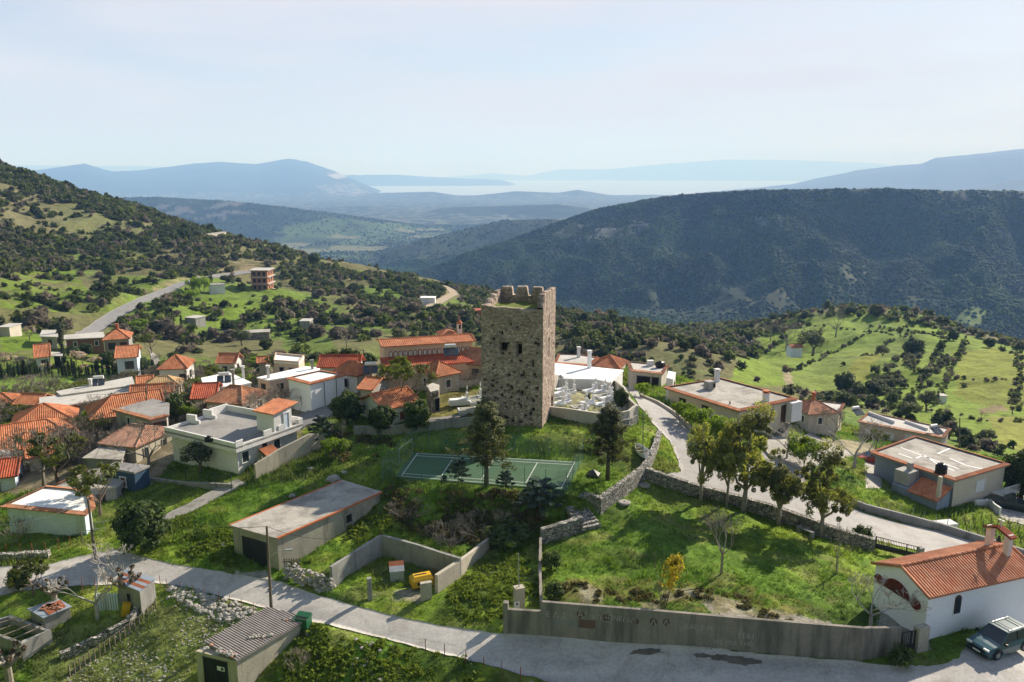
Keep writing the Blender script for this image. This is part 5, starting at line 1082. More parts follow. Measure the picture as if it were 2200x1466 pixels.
# ---------------- walls ----------------
def wall(name, label, pts, th, mat, jit=0, cat='wall', group=None, step=.6, below=.7, world=False):
    C = [(G(a, b) if not world else Vector((a, b, T1(a, b))), h) for a, b, h in pts]; mb = MB(); rows = []
    for i in range(len(C)-1):
        (p, h0), (q_, h1) = C[i], C[i+1]; n = max(1, int((q_-p).length/step))
        for k in range(n+(i == len(C)-2)): t = k/n; v = p.lerp(q_, t); rows.append((v, v.z+h0+(h1-h0)*t))
    V = []
    for i, (v, zt) in enumerate(rows):
        a, b = rows[max(i-1, 0)][0], rows[min(i+1, len(rows)-1)][0]; d = Vector((b.x-a.x, b.y-a.y, 0)).normalized(); nrm = Vector((-d.y, d.x, 0)); nrm = nrm if nrm.y > 0 else -nrm
        j = jit*rnd.uniform(-1, 1); w = th*(1+ .15*rnd.uniform(-1, 1)*(jit > 0)); zb_ = v.z-below
        V += [(v.x, v.y, zb_), (v.x, v.y, zt+j), (v.x+nrm.x*w, v.y+nrm.y*w, zt+j*.6), (v.x+nrm.x*w, v.y+nrm.y*w, zb_)]
    mb.v = V; n = len(rows)
    for i in range(n-1):
        for k in range(3): mb.f.append((4*i+k, 4*i+4+k, 4*i+5+k, 4*i+1+k)); mb.mi.append(0)
    mb.f += [(0, 1, 2, 3), (4*n-1, 4*n-2, 4*n-3, 4*n-4)]; mb.mi += [0, 0]
    o = mb.build(name, mat); bm_fix(o); return tag(o, label, cat, group)
import bmesh
def bm_fix(o):
    bm = bmesh.new(); bm.from_mesh(o.data); bmesh.ops.recalc_face_normals(bm, faces=bm.faces); bm.to_mesh(o.data); bm.free()
FWm = basic('wall_concrete', (.27,.245,.215), (.20,.18,.16), .93, .9, .5, 10, (.10,.095,.085), .7, sthr=(.46,.64), streak=True)
fw = wall('concrete_wall', 'long grey concrete wall with graffiti between the road and the meadow', [(1090,1362,1.9),(1162,1367,1.9),(1163.5,1367,2.65),(1400,1386,2.6),(1600,1400,2.45),(1850,1420,2.4),(1900,1410,2.1),(1934,1404,1.9)], .25, FWm, step=1.5)
P0, P1 = G(1163.5,1367), G(1850,1420)
def onwall(px, py):                       # point on the wall's road face
    best = None; pts = [G(a, b) for a, b in ((1090,1362),(1163.5,1367),(1400,1386),(1600,1400),(1850,1420))]
    for i in range(4):
        a, b = pts[i], pts[i+1]; d = pdir(px, py); o = Vector((0, 0, CAMZ)); n = Vector((b.y-a.y, a.x-b.x, 0)).normalized(); t = (a-o).dot(n)/d.dot(n); p = o+d*t
        s_ = (p-a).dot(b-a)/(b-a).length_squared
        if -.02 <= s_ <= 1.02: nf = n if n.y < 0 else -n; return p+nf*.012, nf, math.atan2(nf.y, nf.x)+PI/2
    return p+nf*.02, n, 0
def textmesh(s, size, name, mat, parent, loc, rx, rz, thin=0):
    cu = bpy.data.curves.new('txt', 'FONT'); cu.body = s; cu.size = size; cu.align_x = 'CENTER'; cu.align_y = 'CENTER'; cu.resolution_u = 2; cu.offset = thin
    o = bpy.data.objects.new('txt', cu); me = bpy.data.meshes.new_from_object(o); me.materials.clear(); me.materials.append(mat)
    r = bpy.data.objects.new(name, me); scene.collection.objects.link(r); r.location = loc; r.rotation_euler = (rx, 0, rz); r.parent = parent; bpy.data.objects.remove(o); return r
chalk = basic('chalk_paint', (.40,.39,.38), (.33,.32,.31), .9, 5, 0); redp = basic('red_spray', (.13,.085,.075), (.10,.06,.05), .9, 3, 0); bluespr = basic('blue_spray', (.13,.19,.25), (.17,.21,.25), .9, 3, 0); rustp = basic('rust_panel', (.15,.085,.06), (.12,.07,.055), .8, 3, .3)
for s_, px, py, sz, mt in (('1161',1603,1367,.62,chalk),('WE MLE THIS',1575,1382,.46,chalk),('E Λ Σ',1196,1322,.62,chalk),('Ι',1227,1322,.6,chalk),('Α',1247,1321,.65,chalk),('ΙΑΠ',1279,1327,.5,chalk),('ΠΝΕ',1322,1329,.5,chalk),('Λ',1404,1338,.6,chalk),('Λ',1431,1339,.6,chalk),('ΣΑΕ Ε Η',1500,1348,.5,chalk),('ΓΛΠ',1352,1334,.45,chalk),('ΡΡ ΟΝΟ',1222,1340,.6,bluespr)):
    p, nf, rz = onwall(px, py); textmesh(s_, sz, 'graffiti_writing', mt, fw, p+nf*.006, PI/2, rz, -.004)
for px, py, r_ in ((1247,1320,.30),(1303,1327,.34),(1367,1335,.24),(1404,1336,.30),(1431,1337,.28)):
    p, nf, rz = onwall(px, py); mb = MB(); mb.poly([p+nf*.002+Vector((math.cos(rz), math.sin(rz), 0))*(r_*rnd.uniform(.75,1.05)*math.cos(a))+Vector((0,0,r_*rnd.uniform(.75,1.1)*math.sin(a))) for a in [k*2*PI/14 for k in range(14)]]); mb.build('graffiti_blot', redp, fw)
p, nf, rz = onwall(1303,1327); mb = MB(); dd = Vector((math.cos(rz), math.sin(rz), 0)); mb.path([p+nf*.02+dd*(.33*math.cos(a))+Vector((0,0,.33*math.sin(a))) for a in [k*2*PI/18 for k in range(19)]], .014, 4); mb.tube(p+nf*.02-dd*.38, p+nf*.02+dd*.38, .014); mb.tube(p+nf*.02-Vector((0,0,.4)), p+nf*.02+Vector((0,0,.4)), .014); mb.build('graffiti_ring', chalk, fw)
p, nf, rz = onwall(1261,1341); mb = MB(); mb.box(p, 1.15, .02, .62, rz); mb.build('rusty_panel', rustp, fw)
mb = MB(); p, nf, rz = onwall(1090,1345); mb.box((p.x-.1,p.y+.15,p.z+.15), .35,.4,3.3, rz); mb.build('end_post', FWm, fw)
wall('divider_wall', 'thin low concrete wall running up the slope left of the meadow', [(1166,1312,.75),(1163,1240,.7),(1164,1174,.9)], .22, FWm, .03)
wall('stone_wall', 'short dry stone wall below the steps', [(1165,1170,1.35),(1205,1158,1.4),(1253,1142,1.35)], .5, drystone, .07, group=None, step=.35)
wall('long_stone_wall', 'dry stone wall climbing from the steps to the boat', [(1291,1105,1.5),(1340,1068,1.5),(1382,1036,1.5),(1398,1014,1.3),(1413,975,1.0),(1421,940,.8)], .55, drystone, .06, step=.35)
wall('meadow_stone_wall', 'long shaded stone wall between the meadow and the uphill road', [(1384,1031,1.25),(1502,1071,1.25),(1595,1094,1.2),(1665,1115,1.2),(1757,1149,1.2),(1800,1163,1.1),(1879,1182,.9)], .5, drystone, .05, step=.35)
wall('roadside_wall', 'low wall on the far side of the road below the blue house', [(1709,1056,.6),(1800,1075,.6),(1859,1100,.8),(2017,1142,.85),(2114,1172,.8),(2200,1200,.8),(2300,1240,.8)], .3, gconc, .02, step=1)
wall('kerb_wall', 'low stone kerb wall along the right side of the uphill road', [(1374,853,.4),(1412,869,.45),(1450,893,.45),(1488,929,.5),(1505,950,.4)], .25, beige, .02, step=.8)
wall('garden_kerb', 'curved kerb around the bare garden bed', [(1640,968,.3),(1655,985,.3),(1700,1000,.3),(1733,1015,.3),(1738,1030,.3)], .2, beige, .0, step=.8)
wall('yard_wall', 'low pale wall of the blue house yard next to the pickup', [(2095,1092,.9),(2125,1090,.9),(2150,1108,.9)], .2, plaster, step=1)
wall('house_yard_wall', 'tall rendered wall in front of the terrace house', [(551,1036,1.9),(600,1008,2.1),(668,974,2.2),(700,955,1.2)], .25, yconc, .02, step=1)
wall('garden_edge_wall', 'low wall with fence rails along the shaded lawn', [(318,1034,.4),(400,1044,.4),(470,1048,.45),(500,1050,.45)], .2, gconc, step=1)
wall('cemetery_wall', 'rendered retaining wall in front of the right-hand graves', [(1180,893,1.05),(1215,901,1.3),(1280,912,1.35),(1318,917,1.5),(1352,913,1.7),(1366,905,1.9)], .3, beige, step=.8, cat='wall')
wall('stone_bastion', 'rough stone footing under the corner of the cemetery wall', [(1326,921,.85),(1352,918,.95),(1370,909,.9)], .35, drystone, .05, step=.3)
wall('cemetery_rear_wall', 'high rendered wall around the back of the graves', [(1190,838,2.1),(1280,838,2.0),(1315,843,1.9),(1338,862,1.8),(1350,885,1.6),(1366,905,1.85)], .3, beige, step=1)
wall('cemetery_back_wall', 'low curved wall behind the left-hand graves', [(920,842,.9),(950,838,1.0),(1037,832,1.0)], .3, beige, step=1)
wall('cemetery_front_wall', 'shaded low wall below the left-hand graves', [(760,935,1.0),(840,934,1.0),(905,926,1.0),(960,920,1.0),(1037,914,1.0)], .3, gconc, .02, step=1)
wall('yard_wall_left', 'left wall of the roofless concrete yard', [(716,1268,2.0),(768,1232,2.0),(822,1198,2.05)], .25, gconc, .02, step=1)
wall('yard_wall_rear', 'back wall of the roofless concrete yard', [(822,1198,2.05),(893,1217,2.0),(988,1243,1.75)], .25, gconc, .02, step=1)
wall('yard_wall_right', 'right wall of the roofless concrete yard, going up the slope', [(941,1277,1.6),(988,1243,1.5),(1020,1208,1.1),(1053,1178,.9)], .3, yconc, .02, step=1)
wall('garden_terrace_wall', 'low dry stone wall at the left edge below the white roofed hut', [(-60,1212,.7),(40,1206,.7),(104,1200,.6)], .5, drystone, .08, step=.35)
wall('field_terrace_wall', 'stone faced terrace edge in the sloping field', [(130,1420,.5),(200,1390,.6),(280,1350,.7),(300,1325,.8)], .4, drystone, .12, step=.35)
# stone steps
mb = MB(); a = G(1268,1136); b = G(1232,1086); d = (b-a); d.z = 0; n = 7; rz = math.atan2(d.y, d.x); d.normalize()
for k in range(n): p = a.lerp(b, (k+.5)/n); mb.box((p.x, p.y, a.z+(b.z-a.z)*(k+1)/n-.1), .75, 2.1, .5, rz)
tag(mb.build('stone_steps', drystone), 'flight of rough stone steps between two dry stone walls', 'steps')
wall('step_wall', 'low stone cheek wall on the upper side of the steps', [(1222,1100,.3),(1256,1080,.9),(1290,1098,1.3)], .4, drystone, .05, step=.35)
# ---------------- sports court ----------------
court_m = basic('court_green', (.048,.11,.058), (.06,.125,.065), .85, .3, .1, 20, (.05,.09,.05), .25, sthr=(.55,.8))
line_m = basic('court_lines', (.62,.64,.62), None, .8, 3, 0); fence_g = basic('green_fence_paint', (.09,.20,.17), None, .5, 3, 0)
mb = MB(); Q = [Vector((p[0], p[1], 0)) for p in CPOLY]; mb.prism([(p.x, p.y) for p in Q], -1.6, -1.40); co = tag(mb.build('sports_court', court_m), 'green sports court with white lines below the tower', kind=None, cat='sports court')
def cp_(u, v): return Q[0].lerp(Q[1], u).lerp(Q[3].lerp(Q[2], u), v)
mb = MB()
def ln(a, b, w=.09, z=-1.394):
    p, q_ = cp_(*a), cp_(*b); d = (q_-p); rz = math.atan2(d.y, d.x); m_ = (p+q_)/2; mb.box((m_.x, m_.y, z), d.length+w, w, .008, rz)
for a, b in (((.03,.04),(.97,.04)),((.03,.96),(.97,.96))): ln(a, b)
for a, b in (((.03,.04),(.03,.96)),((.97,.04),(.97,.96))): ln(a, b, z=-1.390)
for a, b in (((.03,.14),(.97,.14)),((.03,.86),(.97,.86))): ln(a, b, z=-1.389)
for u in (.26,.5,.76): ln((u,.14),(u,.86), z=-1.385)
mb.build('court_lines', line_m, co)
fm_ = bpy.data.materials.new('chain_link'); fm_.use_nodes = True; nt = fm_.node_tree; b_ = nt.nodes['Principled BSDF']; b_.inputs['Base Color'].default_value = (.10,.20,.17,1); t_ = N(nt,'ShaderNodeBsdfTransparent'); mx = N(nt,'ShaderNodeMixShader', i0=.2); L(nt,t_.outputs[0],mx.inputs[1]); L(nt,b_.outputs[0],mx.inputs[2]); L(nt,mx.outputs[0],nt.nodes['Material Output'].inputs[0])
def fence(name, label, pts, h, n, mesh=True, mat=None, rail=True, r=.035, cat='fence', group=None):
    e = empty(name, (0,0,0), 0, label, cat, group); mat = mat or fence_g
    for i in range(len(pts)-1):
        a, b = pts[i], pts[i+1]
        for k in range(n[i]+(i == len(pts)-2)):
            p = a.lerp(b, k/n[i]); mb = MB(); lean = rnd.uniform(-.05,.05) if not rail else 0; mb.tube(p-Vector((0,0,.5)), p+Vector((lean,lean,h)), r, r, 5); mb.build('post', mat, e)
        if rail: mb = MB(); mb.tube(a+Vector((0,0,h)), b+Vector((0,0,h)), r*.5, r*.5, 4); mb.build('rail', mat, e)
        if mesh: mb = MB(); mb.poly([a+Vector((0,0,.05)), b+Vector((0,0,.05)), b+Vector((0,0,h)), a+Vector((0,0,h))]); mb.build('mesh_panel', fm_, e)
    return e
fc = [W(a,b,-1.45) for a,b in ((821,1030),(1217,1061),(1254,988),(888,964),(821,1030))]
fence('court_fence', 'tall green wire mesh fence around the sports court', fc, 2.3, (9,3,10,4), rail=False, r=.03)
mb = MB(); g0 = [W(858,1000,-1.4), W(886,975,-1.4)]
for p in g0: mb.tube(p, p+Vector((0,0,1.7)), .04)
mb.tube(g0[0]+Vector((0,0,1.7)), g0[1]+Vector((0,0,1.7)), .04); mb.tube(g0[0]+Vector((0,0,.0)), g0[0]+Vector((-.6,.3,0)), .03); tag(mb.build('goal_frame', steel), 'small pale goal frame at the left end of the court', 'goal')
fence('lawn_fence', 'dark wire fence posts on the low wall of the shaded lawn', [G(400,1040)+Vector((0,0,.3)), G(498,1052)+Vector((0,0,.3))], 1.2, (3,), mesh=False, mat=black_m)
fence('hut_fence', 'thin wire fence in the grass below the white roofed hut', [G(-40,1195), G(100,1190), G(200,1158)], 1.1, (5,4), mesh=False, mat=rust, rail=False, r=.03)
fence('left_road_fence', 'rusty fence rods on the lower edge of the road at the left', [G(92,1270), G(345,1262)], 1.1, (9,), mesh=False, mat=rust, rail=False, r=.025)
fence('verge_fence', 'rusty fence rods on the lower edge of the road in the middle', [G(915,1400), G(955,1412), G(1000,1427), G(1040,1440), G(1118,1462)], 1.0, (1,1,1,2), mesh=False, mat=rust, rail=False, r=.03)
fence('field_fence', 'thin rods along the road above the stony field', [G(360,1265), G(470,1292), G(570,1325)], .9, (4,4), mesh=False, mat=rust, rail=False, r=.02)
fence('garden_fence', 'thin posts along the road in front of the garden of the cream house', [G(1700,1062), G(1760,1078), G(1850,1100)], 1.3, (3,4), mesh=False, mat=gconc, rail=False, r=.03)
fence('far_road_fence', 'thin posts on the verge below the blue house', [G(1885,1098), G(2010,1130), G(2110,1160), G(2200,1192)], 1.2, (5,4,3), mesh=False, mat=gconc, rail=False, r=.03)
fence('kerb_fence', 'wire fence above the kerb wall beside the uphill road', [G(1360,845), G(1400,858), G(1440,878)], 1.3, (3,3), mesh=False, mat=gconc, rail=True, r=.03)
# ---------------- chapel ----------------
u = Vector((.945,.33,0)); c0 = Vector((28.5,49.0,0)); v = Vector((-.33,.945,0)); q = [c0-u*.0, c0+u*10.4, c0+u*10.4+v*5.25, c0+v*5.25]
e, E, R_, F_ = pitched('chapel', 'white chapel with an orange tiled gable roof and a small belfry at the right edge', q, 3.5, 1.08, whitewash, tile_c, (0,0), zr=-.5, ov=.22, w=.24, sp=5, zb=-5.0, cat='chapel'); e['category'] = 'chapel'
fx = F_[3]-F_[0]; nf = -u; gz_ = lambda t, z: F_[0]+(F_[3]-F_[0])*t+nf*.03+Vector((0,0,z))
dg = (F_[3]-F_[0]).normalized()
for t, z, rx_, rz_, half in ((.56,-1.72,1.2,1.0,True),(.20,-1.6,.46,.40,False),(.90,-1.45,.40,.36,False)):
    n = 16; pts = [gz_(t, z)+dg*rx_*math.cos(a)+Vector((0,0,rz_*math.sin(a))) for a in ([k*PI/n for k in range(n+1)] if half else [k*2*PI/n for k in range(n)])]
    mb = MB(); mb.poly(pts); mb.poly([p+nf*.07 for p in pts][::-1])
    for i in range(len(pts)): a, b = pts[i], pts[(i+1)%len(pts)]; mb.poly([a,b,b+nf*.07,a+nf*.07])
    mb.build('niche_panel', maroon, e)
    if half:
        for k in range(7): mb = MB(); a = PI*(k+.5)/7; p = gz_(t,z)+nf*.1; mb.tube(p+dg*rx_*.15*math.cos(a)+Vector((0,0,.15*rz_*math.sin(a))), p+dg*rx_*.93*math.cos(a)+Vector((0,0,.93*rz_*math.sin(a))), .02); mb.build('glazing_bar', wood_d, e)
w0 = F_[0]+u*2.75-v*.015; rz = math.atan2(u.y,u.x); mb = MB(); C_ = w0+Vector((0,0,-1.75)); mb.box(C_,.56,.1,1.1,rz); C2 = C_+Vector((0,0,.55)); mb.tube(C2-v*.05, C2+v*.05, .28,.28,14); wf = mb.build('window', wood_d, e)
mb = MB(); C_ = C_-v*.04; mb.box(C_,.36,.06,1.0,rz); C2 = C_+Vector((0,0,.5)); mb.tube(C2-v*.03, C2+v*.03, .18,.18,12); mb.build('pane', glass, wf)
mb = MB(); mb.box(w0+Vector((0,0,-2.36))-v*.06,.7,.16,.08,rz); mb.build('sill', whitewash, wf)
rb = R_[0]+u*9.3; be = MB()
for s_ in (-1,1): p = rb+v*s_*.75; be.box((p.x,p.y,.5+.45), .42,.42,1.9,rz)
bf = be.build('belfry', pinkp if False else basic('pink_white_plaster', (.74,.66,.64), (.68,.60,.58), .9, 1, .1), e)
for s_ in (-1,1):
    a, b = rb+v*s_*1.15+Vector((0,0,1.05)), rb+Vector((0,0,1.5))
    mono(e, 'belfry_tiles', Vector((a.x,a.y,1.75))-u*.35, Vector((a.x,a.y,1.75))+u*.35, Vector((b.x,b.y,2.15))+u*.35, Vector((b.x,b.y,2.15))-u*.35, tile_r, .2, 3)
mb = MB(); mb.tube((rb.x,rb.y,2.1),(rb.x,rb.y,2.95),.04); mb.box((rb.x,rb.y,2.65),.08,.5,.08,rz); mb.build('cross', white_p, e)
mb = MB(); mb.lathe([(.05,.45),(.08,.4),(.13,.15),(.2,0)],10,(rb.x,rb.y,1.0)); mb.tube((rb.x,rb.y,1.4),(rb.x,rb.y,1.9),.015); mb.build('bell', black_m, e)
# iron gates
def gate(name, label, a, b, h, n):
    e = empty(name, (0,0,0), 0, label, 'gate'); mb = MB()
    for z in (.12,h-.05): mb.tube(a+Vector((0,0,z)), b+Vector((0,0,z)), .035)
    for p in (a,b,a.lerp(b,.72)): mb.tube(p, p+Vector((0,0,h)), .05)
    mb.build('gate_frame', black_m, e); mb = MB()
    for k in range(n): p = a.lerp(b,(k+.5)/n); mb.tube(p+Vector((0,0,.1)), p+Vector((0,0,h-.05)), .018,.018,4)
    mb.build('bars', black_m, e); mb = MB(); d = (b-a).normalized(); m_ = (a+b)/2; mb.box((m_.x,m_.y,m_.z+.35),(b-a).length-.1,.03,.5,math.atan2(d.y,d.x)); mb.build('kick_plate', black_m, e)
gate('iron_gate', 'wide black barred gate between the meadow wall and the road', G(1880,1180), G(1972,1204), 1.25, 26)
mb = MB(); p = G(1975,1204); mb.box((p.x,p.y,p.z+.5),.45,.45,1.4,.3); tag(mb.build('gate_pillar', gconc), 'dark concrete pillar at the right end of the wide black gate', 'pillar')
gate('small_gate', 'small black gate beside the corner of the white chapel', G(1934,1404), G(1962,1399), 1.6, 7)
mb = MB(); p = G(1975,1396); mb.box((p.x,p.y,p.z+.7),.95,.5,2.2,.35); tag(mb.build('block_pillar', yconc), 'block pillar between the small black gate and the white chapel', 'pillar')
# ---------------- garage, sheds and ruins ----------------
e, P, z = flat('concrete_garage', 'long low concrete garage with a black door and flat roof by the road', [(595,1157),(822,1057),(735,1031),(492,1128)], 3, oldconc, roofc, zr=-1.6, ov=.18, slab=.14, zb=-6, cat='garage',
  ops=[(3,.50,-1.75,2.9,2.15,'garage'),(0,.66,-1.05,.85,.85,'dark')]); 
mb = MB(); O = inset(P,-.03); I = inset(P,.12)
for i in (0,2):
    a,b,c,d = O[i],O[(i+1)%4],I[(i+1)%4],I[i]; mb.prism([(a.x,a.y),(b.x,b.y),(c.x,c.y),(d.x,d.y)], z-.1, z+.035)
mb.build('brick_edging', terra, e)
corr = basic('corrugated_sheet', (.30,.27,.26), (.24,.21,.205), .75, 1.2, .2, 12, (.16,.12,.10), 1.0, sthr=(.5,.7)); tin = basic('blue_tin', (.34,.39,.46), (.28,.32,.38), .5, 1, .1, metal=.3)
SZ = -4.45; sq = [W(*p,SZ) for p in ((508,1421),(664,1329),(585,1312),(411,1397))]
e = empty('corrugated_shed', (0,0,0), 0, 'long shed with a grey corrugated roof weighed down by stones', 'shed'); I = inset(sq,.15); mb = MB(); mb.prism([(p.x,p.y) for p in I], -9.5, SZ-.12); mb.build('wall', yconc, e)
mb = MB(); slope(mb, sq[0], sq[1], sq[2]+Vector((0,0,.12)), sq[3]+Vector((0,0,.12)), .20,.07,0,3); mb.build('corrugated_roof', corr, e)
openings(e, I, [(3,.48,SZ-1.45,2.0,2.1,'garage')]); a, b = I[3].lerp(I[0],.62), I[0]; d = (I[0]-I[3]).normalized(); mb = MB(); nn_ = Vector((d.y,-d.x,0)); nn_ = nn_ if nn_.y < 0 else -nn_; pp = a+nn_*.09+Vector((0,0,SZ-.95)); mb.box(pp,.62,.02,.32,math.atan2(d.y,d.x)); sg = mb.build('door_sign', white_p, e); mb = MB(); mb.box(pp+nn_*.012+d*.12,.22,.01,.2,math.atan2(d.y,d.x)); mb.build('sign_mark', black_m, sg)
rock_m = basic('field_stone', (.38,.36,.335), (.23,.215,.20), .95, 1.5, .6, 14); rock_r = basic('broken_tile', (.38,.15,.09), (.45,.25,.18), .95, 4, .4)
rp = []
for k in range(5): mb = MB(); mb.rock((0,0,0),1); o = mb.build('stone', rock_m if k < 4 else rock_r); tag(o,'x','stone'); rp.append(o)
def stones(n, a, b, z, r, label, group, sp=.4):
    for k in range(n): t = rnd.random(); p = a.lerp(b,t); put(rp[rnd.randrange(5)], (p.x+rnd.gauss(0,sp), p.y+rnd.gauss(0,sp*.6), z+r*.5), rnd.uniform(0,6), (r*rnd.uniform(.6,1.5),)*3, label, group)
r0,r1,r2,r3 = sq
stones(26, r3.lerp(r0,.08)+(r1-r0)*.06, r3.lerp(r0,.9)+(r1-r0)*.05, SZ+.08, .16, 'loose stone lying on the front edge of the corrugated roof', 'stones along the front edge of the corrugated roof', .22)
stones(12, r0.lerp(r1,.42)+(r3-r0)*.3, r0.lerp(r1,.55)+(r3-r0)*.15, SZ+.08, .13, 'loose stone in the middle of the corrugated roof', 'stones in the middle of the corrugated roof', .2)
stones(6, r0.lerp(r1,.85)+(r3-r0)*.4, r0.lerp(r1,.9)+(r3-r0)*.15, SZ+.08, .11, 'broken tile near the road end of the corrugated roof', 'stones at the road end of the corrugated roof', .15)
a, b = G(612,1243), G(712,1278); 
e = empty('rubble_wall', (0,0,0), 0, 'tumbled dry stone wall between the garage and the roofless yard', 'wall')
wall_m = MB()
for k in range(190): t = rnd.random(); p = a.lerp(b,t); hgt = rnd.random()**1.3*1.15; wall_m.rock((p.x+rnd.gauss(0,.12)*(1.4-hgt),p.y+.15+hgt*.35+rnd.gauss(0,.12),p.z+hgt), rnd.uniform(.13,.26))
wall_m.build('stones', drystone if False else rock_m, e)
mb = MB(); p = G(628,1232)
for k in range(7): mb.box((p.x-.6+k*.2,p.y,p.z+.75),.1,.04,1.2,.2,tilt=None)
mb.box((p.x,p.y,p.z+1.1),1.5,.05,.1,.2); mb.box((p.x,p.y,p.z+.5),1.5,.05,.1,.2); tag(mb.build('pallet_gate', wood_g), 'small grey gate made of a pallet at the corner of the garage', 'gate')
def post(name, label, px, py, top, sx, sy, mat, cat='post'):
    b = G(px,py); t = WD(px,top,math.hypot(b.x,b.y)).z; mb = MB(); mb.box((b.x,b.y,(b.z-.3+t)/2),sx,sy,t-b.z+.3,.35); mb.box((b.x,b.y,t+.02),sx*1.05,sy*1.05,.05,.35); return tag(mb.build(name, mat), label, cat), b, t
post('concrete_post','slim square concrete post in the entrance of the roofless yard',795,1290,1243,.32,.32,gconc)
post('concrete_pillar','broad concrete pillar in front of the yellow machine',916,1291,1252,.85,.35,yconc,'pillar')
o, b_, t_ = post('meter_pillar','square concrete pillar with an electric meter behind the low wall',1115,1312,1262,.72,.55,yconc,'pillar')
mb = MB(); mb.box((b_.x-.15,b_.y-.32,t_-1.25),.42,.06,.55,.35); mb.build('meter_box', white_p, o); mb = MB(); mb.box((b_.x-.15,b_.y-.36,t_-1.15),.14,.03,.14,.35); mb.build('meter_window', black_m, o)
mb = MB(); mb.tube((b_.x,b_.y,t_),(b_.x-.05,b_.y,t_+2.7),.045); mb.build('mast', steel, o)
# rusty cabinet, yellow machine
p = G(853,1247); e = empty('metal_cabinet', p, math.radians(12), 'grey metal cabinet with a rusty slanted top', 'cabinet'); mb = MB(); mb.prism([(-.55,-.4),(.55,-.4),(.55,.5),(-.55,.5)],0,[.95,.95,1.35,1.35]); mb.build('cabinet_body', basic('grey_paint_metal',(.30,.34,.36),(.26,.30,.32),.5,2,.1), e); mb = MB(); mb.prism([(-.6,-.43),(.6,-.43),(.6,.1),(-.6,.1)],[.96,.96,1.2,1.2],[1.0,1.0,1.24,1.24]); mb.build('lid', steel, e); mb = MB(); mb.prism([(-.6,.101),(.6,.101),(.6,.55),(-.6,.55)],[1.2,1.2,1.40,1.40],[1.24,1.24,1.44,1.44]); mb.build('rusty_lid', rust, e)
yel = basic('yellow_paint', (.62,.36,.01), (.52,.30,.01), .5, 2, .1); p = G(906,1262); e = empty('air_compressor', p, math.radians(22), 'yellow compressor trailer parked inside the roofless yard', 'machine'); e.scale = (.88,)*3; mb = MB()
mb.prism([(-1.0,-.6),(1.0,-.6),(1.0,.6),(-1.0,.6)],.35,1.0); b0 = len(mb.v); mb.v += [(-1.0,-.6,1.0),(1.0,-.6,1.0),(1.0,.6,1.0),(-1.0,.6,1.0),(-.75,-.35,1.3),(.85,-.35,1.3),(.85,.35,1.3),(-.75,.35,1.3)]
for f in ((0,1,5,4),(1,2,6,5),(2,3,7,6),(3,0,4,7),(4,5,6,7)): mb.f.append(tuple(b0+i for i in f)); mb.mi.append(0)
mb.build('hood', yel, e)
for s_ in (-1,1): mb = MB(); mb.tube((.1,s_*.62,.3),(.1,s_*.78,.3),.3,.3,14); mb.build('wheel', black_p, e)
mb = MB(); mb.tube((-1.0,0,.4),(-1.9,0,.35),.05); mb.box((-.1,0,1.32),1.1,.14,.03); mb.build('drawbar', black_m, e); mb = MB(); mb.box((0,-.605,.7),1.1,.02,.3); mb.build('vent_grille', black_m, e)
mb = MB(); p = G(925,1247)
for k in range(26): a_ = p+Vector((rnd.uniform(-.9,1.1),rnd.uniform(-.4,.5),rnd.uniform(.05,.35))); mb.tube(a_, a_+Vector((rnd.uniform(-.7,.7),rnd.uniform(-.4,.4),rnd.uniform(-.1,.55))), .035)
tag(mb.build('scrap_heap', rust), 'heap of rusty scrap metal behind the yellow machine', 'scrap')
# dumpster
p = G(652,1352); e = empty('rubbish_container', p, math.radians(-15), 'green rubbish container at the roadside behind the corrugated shed', 'rubbish bin'); e.scale = (.86,)*3; gm = basic('bin_green', (.02,.11,.05), (.018,.09,.04), .45, 2, .05); mb = MB(); mb.prism([(-.6,-.45),(.6,-.45),(.6,.45),(-.6,.45)],.15,1.15); mb.box((0,0,1.18),1.34,1.0,.07); mb.build('bin_body', gm, e)
mb = MB(); mb.prism([(-.62,-.1),(.62,-.1),(.62,.48),(-.62,.48)],1.23,[1.26,1.26,1.40,1.40]); mb.build('lid', gm, e); mb = MB(); mb.box((0,-.28,1.216),1.1,.3,.02); mb.build('opening', painted_dark, e)
for sx in (-.5,.5): mb = MB(); mb.tube((sx,-.35,.1),(sx,-.3,.1),.1,.1,10); mb.tube((sx,.35,.1),(sx,.3,.1),.1,.1,10); mb.build('wheel', black_p, e)
# ruined huts lower left
def ruin(name, label, q, z, mat, zb, gap=()):
    Pq = [W(*p,z) for p in q]; e = empty(name,(0,0,0),0,label,'ruin'); I = inset(Pq,.22)
    for i in range(4):
        if i in gap: continue
        a,b,c,d = Pq[i],Pq[(i+1)%4],I[(i+1)%4],I[i]; mb = MB(); mb.prism([(v_.x,v_.y) for v_ in (a,b,c,d)], zb, [z+rnd.uniform(-.15,.1) for _ in range(4)]); mb.build('wall', mat, e)
    return e, Pq
e, Pq = ruin('roofless_ruin','roofless concrete block ruin at the left edge', [(110,1352),(45,1383),(-60,1345),(20,1320)], -5.4, gconc, -8.5)
mb = MB()
for k in range(4): a = Pq[0].lerp(Pq[3],.2+.2*k); b = Pq[1].lerp(Pq[2],.2+.2*k); mb.tube(a, b, .05)
mb.build('fallen_beams', wood_g, e)
q = [(155,1303),(92,1328),(58,1308),(125,1286)]; e, P, z = flat('rusty_roof_hut','small block hut with a rusting tin roof and a dark doorway', q, 2, gconc, tin, zr=-5.0, ov=.12, slab=.06, zb=-8.0, cat='hut', ops=[(1,.25,-1.2,.8,1.3,'dark')])
